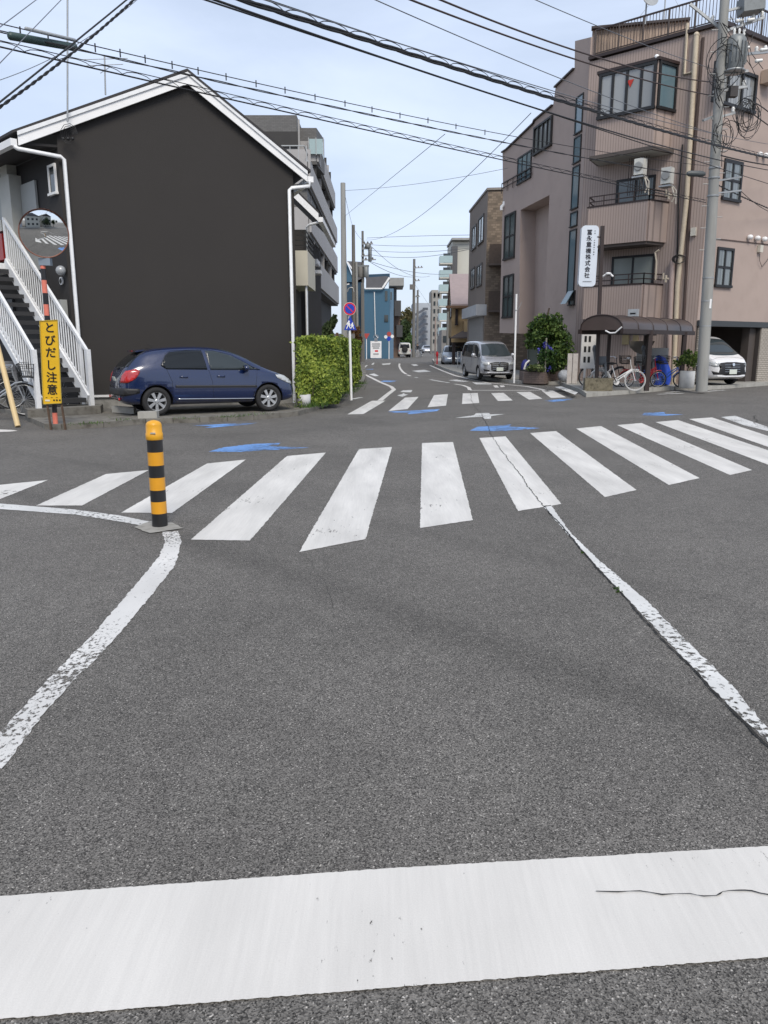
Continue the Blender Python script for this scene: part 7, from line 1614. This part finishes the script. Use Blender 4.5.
q = G(436.5, 365.5, 0); mb = MB(); mb.tube([q + Vector((-.1, .2, 0)), (q.x - .12, q.y + .2, P(435, 318, q.y).z)], .05, 8); obj('pale_post', mb, M('pale_post_paint', (.45, .36, .33), .6), None, 'tall thin pale pinkish post behind the red post', 'post')
# ----- a person on the far left edge of the street with a bicycle
def person(label, loc, h, shirt, trousers, rz=0):
    o = thing('person', loc, label, 'person'); k = h / 1.7
    def skin_mesh(verts, edges, rad):
        me = bpy.data.meshes.new('figure'); me.from_pydata([tuple(Vector(v) * k + Vector(loc)) for v in verts], edges, [])
        def f(ob):
            m = ob.modifiers.new('s', 'SKIN'); m.use_smooth_shade = True
            for i, r_ in enumerate(rad): ob.data.skin_vertices[0].data[i].radius = (r_[0] * k, r_[1] * k)
            ob.data.skin_vertices[0].data[0].use_root = True
            m2 = ob.modifiers.new('u', 'SUBSURF'); m2.levels = 1; m2.render_levels = 1
        def g(ob):
            bm = bmesh.new(); bm.from_mesh(ob.data); bm.verts.layers.skin.verify(); bm.to_mesh(ob.data); bm.free(); f(ob)
        return from_mesh(evaluate(me, [g]))
    V = [(0, 0, .92), (0, -.01, 1.15), (0, 0, 1.38), (0, 0, 1.48), (0, -.01, 1.60), (0, 0, 1.68), (-.18, 0, 1.36), (-.24, -.02, 1.1), (-.22, -.16, .9), (.18, 0, 1.36), (.24, -.02, 1.1), (.22, -.16, .9), (-.09, 0, .86), (-.10, -.05, .48), (-.10, .02, .08), (-.10, -.10, .04), (.09, 0, .86), (.10, .06, .48), (.10, .10, .08), (.10, -.02, .04)]
    E = [(0, 1), (1, 2), (2, 3), (3, 4), (4, 5), (2, 6), (6, 7), (7, 8), (2, 9), (9, 10), (10, 11), (0, 12), (12, 13), (13, 14), (14, 15), (0, 16), (16, 17), (17, 18), (18, 19)]
    Rd = [(.14, .10), (.13, .09), (.15, .09), (.05, .05), (.085, .095), (.06, .07), (.055, .055), (.042, .042), (.03, .03), (.055, .055), (.042, .042), (.03, .03), (.085, .085), (.06, .06), (.04, .045), (.04, .03), (.085, .085), (.06, .06), (.04, .045), (.04, .03)]
    bodyo = obj('body', skin_mesh(V, E, Rd), shirt, o); bodyo.data.materials.append(trousers); bodyo.data.materials.append(M('skin', (.42, .26, .18), .6))
    for p in bodyo.data.polygons: z = (p.center.z - loc[2]) / k; p.material_index = 1 if z < .93 else (2 if z > 1.44 else 0)
    mb = MB(); c_ = Vector(loc) + Vector((0, .012, 1.64)) * k; mb.sphere(c_, .105 * k, 12, 8, (.95, 1.05, .85)); obj('hair', mb, M('black_hair', (.012, .01, .01), .6), o)
    return o
q = G(417.5, 357.3, 0); person('person in a dark top walking beside a bicycle far down the street', (q.x, q.y, 0), 1.68, M('dark_top', (.02, .02, .025), .8), M('pale_trousers', (.40, .40, .42), .8))
bicycle('small pale bicycle beside the walking person far down the street', (q.x + .45, q.y + .1, 0), R(80), SILB, group='bicycles down the street')
# ------------------------------------------------------------------ utility poles
PC = M('pole_concrete', (.30, .30, .285), .8, var=.10, scale=1.5, bump=.15, bscale=80, stain=.25, streak=True)
PCD = M('weathered_pole', (.16, .155, .145), .85, var=.15, scale=2, streak=True)
CER = M('white_porcelain', (.72, .72, .70), .25, spec=.7)
TRG = M('transformer_grey', (.20, .215, .22), .5, metal=.2, var=.15, scale=5, stain=.3)
bp = G(701.5, 389.8, .11); YP_ = bp.y
pole = thing('utility_pole', bp, 'tall concrete utility pole with transformer and cable coils beside the garage', 'utility pole')
ptop_ = P(724.6, 0, YP_)
dpole = (ptop_ - bp); topz = bp + dpole * 1.12
mb = MB(); mb.tube([bp - Vector((0, 0, .05)), bp.lerp(topz, .33), bp.lerp(topz, .66), topz], [.178, .16, .14, .12], 28); obj('shaft', mb, PC, pole)
def on(py): t_ = (389.8 - py) / 389.8; 
def at_pole(py):
    lo, hi = 0.0, 1.3
    for _ in range(30):
        m_ = (lo + hi) / 2; p = bp + dpole * m_; d = p - Vector((0, 0, CAM_H)); v = (d.z * cp + d.y * sp_) / (d.y * cp - d.z * sp_)
        if 512 - F * v > py: lo = m_
        else: hi = m_
    return bp + dpole * lo
for py in (352, 326, 301, 278, 196, 178, 168): mb = MB(); p = at_pole(py); mb.lathe(p - Vector((0, 0, .02)), [(.172, 0), (.172, .04)], 24); obj('steel_band', mb, GALV, pole)
for i, py in enumerate(range(250, 10, -11)):
    mb = MB(); p = at_pole(py); sx = 1 if i % 2 else -1; mb.tube([p + Vector((sx * .13, 0, 0)), p + Vector((sx * .32, 0, .0))], .012, 5); obj('step_bolt', mb, GALV, pole)
mb = MB(); a = at_pole(304) - Vector((-.05, .17, 0)); mb.obox(a, Vector((.06, 0, 0)), Vector((0, .01, 0)), Vector((0, 0, .28))); obj('number_tag', mb, WHITE, pole)
# transformer drum
Yt = YP_ - .05
c_ = P(734, 68, Yt); tp_ = P(734, 40, Yt); hh = tp_.z - c_.z; tr_ = MB(); tr_.lathe(c_, [(.19, -.10), (.27, 0), (.27, hh), (.20, hh + .10), (.05, hh + .14)], 24)
for k in range(14): an = 2 * math.pi * k / 14; tr_.obox(c_ + Vector((math.cos(an) * .29, math.sin(an) * .29, hh * .5)), Vector((math.cos(an) * .06, math.sin(an) * .06, 0)), Vector((-math.sin(an) * .012, math.cos(an) * .012, 0)), Vector((0, 0, hh * .75)))
to = obj('transformer', tr_, TRG, pole)
mb = MB(); mb.lathe(c_ - Vector((0, 0, .13)), [(.30, 0), (.33, .03), (.30, .06)], 24); mb.bar(P(720, 74, Yt), P(748, 71, Yt), .07, .07); obj('cradle', mb, GALV, to)
for dx in (-.12, .02, .16): mb = MB(); mb.lathe(c_ + Vector((dx, -.1, hh + .08)), [(.03, 0), (.045, .04), (.03, .08), (.045, .12), (.025, .18)], 10); obj('bushing', mb, CER, to)
# switch box at the very top
p = P(751, 5, YP_); mb = MB(); mb.obox(p, Vector((.60, 0, .08)), Vector((0, .5, 0)), Vector((-.03, 0, .42))); sw_ = obj('switch_box', mb, TRG, pole)
mb = MB(); mb.bar(P(722, 12, YP_), P(764, 2, YP_), .06, .06); obj('support', mb, GALV, sw_)
def arm(p0, p1, ins=(), w_=.07):
    mb = MB(); a, b_ = P(*p0), P(*p1); mb.bar(a, b_, w_, w_); o = obj('crossarm', mb, GALV, pole)
    for t_ in ins:
        q = a.lerp(b_, t_); m2 = MB(); m2.lathe(q + Vector((0, 0, .03)), [(.03, 0), (.06, .03), (.035, .06), (.06, .09), (.03, .15)], 12); obj('insulator', m2, CER, o)
    return o
arm((720, 33, YP_), (764, 17.5, YP_), (.5, .75, .95)); arm((722, 30, YP_ + .3), (690, 4, YP_ + .5), (.3,)); arm((738, 55, YP_ - .1), (768, 52, YP_ + .4), (.25, .6, .9)); arm((713, 92, YP_), (747, 86.5, YP_), (.6, .9)); arm((712, 117, YP_), (703, 120.5, YP_ - .3), (), .06); arm((712, 119, YP_), (735, 113, YP_), (.9,), .06)
arm((709, 182, YP_), (741, 177, YP_ + .3), (), .045); arm((709, 194, YP_), (741, 190.5, YP_ + .3), (), .045)
for px, py in ((747, 48), (765, 50), (744, 62), (760, 61), (752, 20), (741, 21)):
    mb = MB(); q = P(px, py, YP_ - .1); mb.tube([q - Vector((.1, 0, 0)), q + Vector((.06, 0, .02))], .045, 10); mb.sphere(q - Vector((.1, 0, 0)), .055, 10, 6); obj('insulator', mb, CER, pole)
mb = MB(); a, b_ = P(687, 173.5, YP_ - .2), P(705, 174, YP_ - .15); mb.tube([a, a.lerp(b_, .15), a.lerp(b_, .85), b_], [.045, .085, .085, .045], 12); obj('splice_closure', mb, M('closure_grey', (.07, .08, .085), .5), pole)
random.seed(3)
def loops(cx, cy, r0, n, Y, name='cable_coil', rr=.009, sq=1.15):
    for k in range(n):
        q = P(cx + random.uniform(-4, 4), cy + random.uniform(-5, 5), Y + random.uniform(-.2, .2)); r_ = r0 * random.uniform(.6, 1.15); tl_ = random.uniform(-1.2, 1.2); mb = MB()
        mb.tube([q + Vector((math.cos(a) * r_ * .8, math.cos(a) * tl_ * r_, math.sin(a) * r_ * sq)) for a in [2 * math.pi * i / 18 for i in range(18)]], rr, 5, closed=True); obj(name, mb, BLACK, pole)
loops(747, 116, .40, 11, YP_ - .1); loops(727, 135, .30, 5, YP_ - .25, rr=.010); loops(722, 62, .45, 4, YP_ - .2, rr=.011)
for k in range(18):
    mb = MB(); x, y = random.uniform(712, 726), random.uniform(20, 150); q = P(x, y, YP_ - .2); r_ = at_pole(y + random.uniform(8, 34)); mb.tube([q, (q + r_) / 2 + Vector((random.uniform(-.3, .3), -.25, -.12)), r_ + Vector((random.uniform(-.15, .15), -.18, 0))], .012, 5); obj('jumper_lead', mb, BLACK, pole)
for k in range(12):
    mb = MB(); q = P(random.uniform(726, 745), random.uniform(12, 60), YP_ - .2); r_ = P(random.uniform(735, 766), random.uniform(10, 95), YP_); mb.tube([q, (q + r_) / 2 + Vector((0, 0, -.3)), r_], .010, 5); obj('jumper_lead', mb, BLACK, pole)
mb = MB()
q = P(733, 92, YP_ - .1); mb.obox(q, Vector((.22, 0, 0)), Vector((0, .2, 0)), Vector((0, 0, .28))); obj('service_box', mb, M('dark_box', (.035, .03, .03), .6), pole)
# ------------------------------------------------------------------ poles down the street
def far_pole(label, px, ptop, Y, r0, mat, arms=(), extra=None):
    q = P(px, 340, Y); zt = P(px, ptop, Y).z; o = thing('utility_pole', (q.x, Y, 0), label, 'utility pole', 'utility poles down the street'); mb = MB(); mb.tube([(q.x, Y, 0), (q.x, Y, zt)], [r0, r0 * .72], 14); obj('shaft', mb, mat, o)
    for (a, b_, y, n) in arms:
        mb = MB(); A_, B_ = P(a, y, Y - .2), P(b_, y - .5, Y - .2); mb.bar(A_, B_, .1, .1); ao = obj('crossarm', mb, GALV, o)
        for k in range(n): mb = MB(); q2 = A_.lerp(B_, (k + .5) / n); mb.lathe(q2, [(.05, 0), (.09, .08), (.05, .2)], 8); obj('insulator', mb, PCD, ao)
    return o
far_pole('pale smooth pole rising behind the hedge, nearest of the left poles', 344.6, 183, 48, .20, PC)
o = far_pole('slim grey pole with a curved lamp arm beside the blue house', 354.2, 225, 60, .17, PCD)
mb = MB(); a = P(354, 292, 59.9); mb.tube([a, P(353, 288, 59.9), P(351, 287.5, 59.9), P(348.5, 288.5, 59.9), P(347.3, 292, 59.9)], .05, 8); obj('lamp_arm', mb, GALV, o)
mb = MB(); mb.tube([Vector((o.location.x + .28, 59.8, 0)), P(356.3, 262, 59.8)], .09, 10); obj('lamp_post', mb, PC, o)
mb = MB(); q = P(347, 284.5, 59.8); mb.obox(q, Vector((.35, 0, .08)), Vector((0, .2, 0)), Vector((0, 0, .08))); obj('lamp_head', mb, WHITE, o)
o = far_pole('dark pole crowded with transformers and crossarms in front of the blue house', 363.2, 231, 72, .14, PCD, ((362.5, 373, 244, 3), (362.5, 372.5, 249, 2), (361, 372, 256, 2), (362.5, 376, 260, 2)))
for px, py, w_, h in ((368, 246, .5, .35), (370, 254, .3, 1.3), (360.5, 272, .38, .9), (366, 272, .45, .9), (363.5, 266, 1.0, .15)):
    mb = MB(); q = P(px, py, 71.8); mb.lathe(q - Vector((0, 0, h / 2)), [(w_ * .5, 0), (w_ * .55, .05), (w_ * .55, h - .05), (w_ * .4, h)], 12) if w_ < .9 else mb.box(q, (w_, .2, h)); obj('transformer', mb, TRG if px > 363 else PCD, o)
for px in (361.6,): mb = MB(); q = P(px, 300, 72); mb.tube([(q.x, 71.8, .0), (q.x + .02, 71.8, P(px, 283, 72).z)], .08, 8); obj('riser_pipe', mb, PCD, o)
o = far_pole('tall dark pole with a side bracket in the middle of the far street', 413.6, 259, 98, .21, PCD, ((414, 423, 268, 3), (414, 420, 281, 2)))
mb = MB(); q = P(411.8, 287, 97.5); mb.box(q, (.5, .4, .6)); obj('transformer', mb, PCD, o)
far_pole('second dark pole just right of the tall one in the far street', 417.3, 290, 118, .2, PCD, ((415, 420, 297, 2),))
far_pole('thin pole standing before the tower at the far right of the street', 431.0, 293, 130, .18, PCD)
far_pole('dark pole against the glass fronted balcony block', 447.5, 300, 92, .16, PCD)
# ------------------------------------------------------------------ overhead cables
WB_ = M('cable_black', (.012, .012, .014), .6, var=.1); WBR = M('cable_brown', (.05, .03, .026), .6, var=.1); WGY = M('cable_grey', (.12, .13, .15), .6)
def wire(label, A, mids, B, r, mat=WB_, e0=0.0, e1=0.0, loops_=0, strands=1, group='overhead cables', name='overhead_cable'):
    a, b_ = P(*A), P(*B); ts, zs = [0, 1], [a.z, b_.z]
    def tof(px):
        u = (px - 384) / F; lo, hi = -.02, 1.02; f = lambda t_: (lambda q, z: q.x / (q.y * cp - (z - CAM_H) * sp_) - u)(a.lerp(b_, t_), a.lerp(b_, t_).z)
        s_ = 1 if f(hi) > f(lo) else -1
        for _ in range(40):
            m_ = (lo + hi) / 2
            if f(m_) * s_ < 0: lo = m_
            else: hi = m_
        return lo
    for px, py in mids:
        t_ = tof(px); q = a.lerp(b_, t_); ts.append(t_); zs.append(P(px, py, q.y).z)
    # least squares parabola z = c0 + c1 t + c2 t^2 through the measured points
    import numpy as np
    deg = 2 if mids else 1; c = np.polyfit(ts, zs, deg); n = 40; pts = []
    for i in range(n + 1): t_ = -e0 + (1 + e0 + e1) * i / n; q = a.lerp(b_, t_); pts.append(Vector((q.x, q.y, float(np.polyval(c, t_)))))
    mb = MB()
    if strands > 1:
        for s_ in range(strands):
            pp_ = []
            for i in range(n * 4 + 1):
                t_ = -e0 + (1 + e0 + e1) * i / (n * 4); q = a.lerp(b_, t_); ph = i * .55 + s_ * 2 * math.pi / strands; pp_.append(Vector((q.x + math.cos(ph) * r * .2, q.y, float(np.polyval(c, t_)) + math.sin(ph) * r * .9)))
            mb.tube(pp_, r * .75, 5)
    else: mb.tube(pts, r, 6)
    o = obj(name, mb, mat, None, label, 'cable', group)
    if loops_:
        m2 = MB(); m = len(pts); L_ = sum((pts[i + 1] - pts[i]).length for i in range(m - 1)); k = int(L_ / loops_); d = (pts[-1] - pts[0]).normalized(); wv_ = []
        for i in range(k * 6):
            t_ = -e0 + (1 + e0 + e1) * i / (k * 6); q = a.lerp(b_, t_); wv_.append(Vector((q.x, q.y, float(np.polyval(c, t_)) + r + abs(math.sin(math.pi * i / 6)) ** .6 * .055)))
        m2.tube(wv_, .0055, 4); obj('lashing_wire', m2, mat, o)
        # messenger strand above
        m3 = MB(); m3.tube([p + Vector((0, 0, .065 + r)) for p in pts], .006, 4); obj('messenger_strand', m3, mat, o)
    return o
wire('thickest bundled cable sweeping from the top centre left down to the utility pole', (240, -3, 9), [(384, 44), (484, 83), (640, 122)], (768, 158, 27), .020, strands=3, e0=.02, loops_=.55)
wire('second thick cable running just under the bundled one', (213, -3, 9), [(300, 36), (384, 53), (484, 93)], (768, 170, 27), .013, e0=.02)
wire('thin cable hanging lowest under the bundled one', (209, -3, 9.3), [(384, 62), (520, 106), (640, 140)], (768, 184, 27), .010, e0=.02)
wire('thin grey cable just above the bundled one', (255, -3, 9), [(384, 38), (584, 100)], (768, 144, 27), .007, WGY, e0=.02)
wire('upper brown cable from the top centre to the utility pole', (436, -2, 14), [(590, 55)], (722, 83, 26.2), .016, WBR, e0=.05)
wire('lower brown cable from the top centre to the utility pole', (406, -2, 14), [(584, 62)], (720, 97, 26.2), .016, WBR, e0=.05)
wire('twisted cable crossing the whole sky from the left edge over the gable', (0, 33, 11), [(187, 72), (384, 119), (528, 147)], (708, 178, 26), .011, strands=2, e0=.05, e1=.0)
wire('thin messenger wire with small clips above the twisted cable', (0, 25, 11), [(180, 64), (384, 111), (500, 134)], (708, 166, 26), .007, e0=.05)
wire('light cable lashed in loops, lowest of those crossing the gable', (0, 45, 11), [(100, 68), (240, 105), (384, 137), (505, 157)], (706, 203, 26), .011, e0=.05, loops_=.45)
clip_wire = [o for o in bpy.data.objects if o.get('label', '').startswith('thin messenger wire')][0]
for px, py in ((20, 29), (48, 36), (75, 41), (95, 45.5), (120, 51), (145, 57), (172, 63), (198, 69), (226, 75), (256, 82), (285, 88.5), (315, 95.5), (345, 102), (372, 108), (400, 114), (428, 119), (456, 125), (485, 131)):
    q = P(px, py, 11 + (px / 700) * 13.5); mb = MB(); mb.tube([q + Vector((0, 0, .03)), q - Vector((0, 0, .09))], .011, 4); obj('clip', mb, WB_, clip_wire)
mb = MB(); a, b_ = P(10, 35.8, 10.9), P(75, 47.5, 12); mb.tube([a - (b_ - a) * .02, a, b_, b_ + (b_ - a) * .02], [.02, .05, .05, .02], 10); obj('cable_sleeve', mb, M('sleeve_green', (.03, .06, .055), .5), None, 'dark green sleeve round the twisted cable near the left edge', 'cable sleeve')
mb = MB(); a, b_ = P(26, 28.5, 11), P(74, 40, 12); mb.tube([a - (b_ - a) * .02, a, b_, b_ + (b_ - a) * .02], [.01, .024, .024, .01], 8); obj('cable_sleeve', mb, M('sleeve_pale', (.35, .37, .38), .5), None, 'thin pale sleeve above the dark green one near the left edge', 'cable sleeve')
wire('thick dark cable slanting across the top left corner, lower of the pair', (137, -3, 9), [(62, 61)], (0, 107, 7), .010, strands=2, e0=.05, e1=.1)
wire('dark cable slanting across the top left corner, upper of the pair', (130, -3, 9), [(60, 54)], (0, 102, 7), .008, e0=.05, e1=.1)
wire('hair thin wire in the very top left corner', (64, -3, 9), [], (0, 63, 7), .004, WGY, e0=.1, e1=.1)
wire('second hair thin wire in the top left corner, running steeper', (40, -3, 9), [], (0, 27, 7), .004, WGY, e0=.1, e1=.1)
wire('faint wire from the left edge passing low under the corner cables', (0, 80, 8), [(70, 48)], (140, -3, 10), .0035, WGY, e0=.1, e1=.05)
wire('thin wire from the top right running to the utility pole above the bay window', (529, -3, 16), [(600, 27)], (716, 70, 26), .008, WGY, e0=.05)
wire('thin wire from the top centre passing over the stepped roof', (370, -3, 13), [(452, 34), (560, 78)], (712, 133, 26), .008, WGY, e0=.05)
wire('cable leaving the utility pole at lamp height towards the right edge', (712, 182, 26), [(745, 198)], (775, 211, 30), .016, e1=.1, strands=2)
wire('cable leaving the utility pole just under the coils towards the right edge', (745, 108, 26), [(757, 117)], (775, 130, 29), .018, e1=.1)
wire('upper cable leaving the coils of the utility pole towards the right edge', (744, 98, 26), [(757, 104)], (775, 118, 29), .018, e1=.1)
wire('cable falling from the pole arm past the window to the right edge', (741, 191, 26.3), [(755, 203)], (775, 214, 29), .010, e1=.1)
wire('cable from the pole drooping to the vents at the right edge', (712, 153, 26), [(740, 160)], (775, 166, 29), .02, e1=.1)
wire('thin wire from the nearest left pole to the looped cable', (345, 216, 48), [], (445, 134, 21), .008, WGY)
wire('long thin wire sagging from the crowded pole up to the twisted cable', (366, 240, 72), [(450, 192)], (531, 113, 24), .011, WGY)
wire('faint wire from the nearest left pole across to the mauve building roof', (345, 190.5, 48), [(430, 182)], (508, 168, 39), .010, WGY)
for i, (y0, ym, y1, lab) in enumerate(((238, 235, 235, 'topmost'), (244.5, 245, 244, 'second'), (250, 251, 248, 'third'), (254, 256, 249, 'fourth'))):
    wire(lab + ' of the four level wires between the crowded pole and the tiled building', (367, y0, 72), [(420, ym + 1)], (470, y1, 55), .016, WGY, group='level wires across the far street')
wire('pale sagging cable from the crowded pole down to the middle pole', (370, 262, 72), [(395, 274)], (414, 277, 98), .022, WGY)
wire('thin wire from the crowded pole to the top of the middle pole', (372, 247, 72), [(400, 270)], (430, 276, 110), .018, WGY)
wire('pale cable from the middle pole to the balcony block', (372, 262, 75), [(420, 273)], (452, 274, 95), .022, WGY)
wire('wire joining the two dark poles of the far street', (414, 283, 98), [], (446, 330, 92), .012, WGY)
wire('wire between the nearest left pole and the slim lamp pole', (345, 195, 48), [(350, 217)], (354, 230, 60), .010, WGY)
wire('wire between the slim lamp pole and the crowded pole', (354, 229, 60), [(360, 238)], (365, 241, 72), .010, WGY)
# ------------------------------------------------------------------ what the mirror looks at, behind the camera
def mirror_house(x, y, w_, d_, h, mat, roof, label):
    o = thing('street_house', (x, y, 0), label, 'house', 'houses seen in the traffic mirror'); mb = MB(); mb.box((x, y, h / 2), (w_, d_, h)); obj('wall', mb, mat, o)
    mb = MB(); A_ = [Vector((x - w_ / 2 - .4, y + d_ / 2 + .3, h)), Vector((x + w_ / 2 + .4, y + d_ / 2 + .3, h)), Vector((x, y + d_ / 2 + .3, h + 1.8))]; mb.slab(A_, (0, -d_ - .6, 0)); obj('roof', mb, roof, o)
    for i in range(3):
        for z in (1.6, 4.3): mb = MB(); mb.box((x - w_ * .3 + i * w_ * .3, y + d_ / 2 + .02, z), (1.2, .1, 1.2)); obj('window', mb, GL, o)
mirror_house(-1, -13, 8, 8, 6, CREAM, RFG, 'pale house reflected in the middle of the traffic mirror')
mirror_house(-11, -13, 8, 9, 6.4, GREYW, RFG, 'grey white house reflected at the left of the traffic mirror')
mirror_house(9, -15, 7, 8, 7, CREAM, ROOFD, 'cream house reflected at the right of the traffic mirror')
mb = MB(); mb.prism([(-60, -5.5), (60, -5.5), (60, -7.5), (-60, -7.5)], 0, .12); obj('pavement', mb, CONC, kind='structure')
for i, (x, y) in enumerate(((5.5, -7), (8, -8.2), (12, -8))):
    o = thing('roadside_tree', (x, y, 0), ['bushy tree reflected at the right of the traffic mirror', 'smaller tree reflected beside the bushy one in the mirror', 'farthest tree reflected in the traffic mirror'][i], 'tree', 'trees seen in the traffic mirror'); mb = MB(); mb.tube([(x, y, 0), (x, y, 3)], [.16, .1], 8); obj('trunk', mb, M('bark', (.07, .05, .035)), o); foliage_blob('crown', (x, y, 3.4), (2.1, 2.0, 2.2), 1800, .22, DG, o, 60 + i)
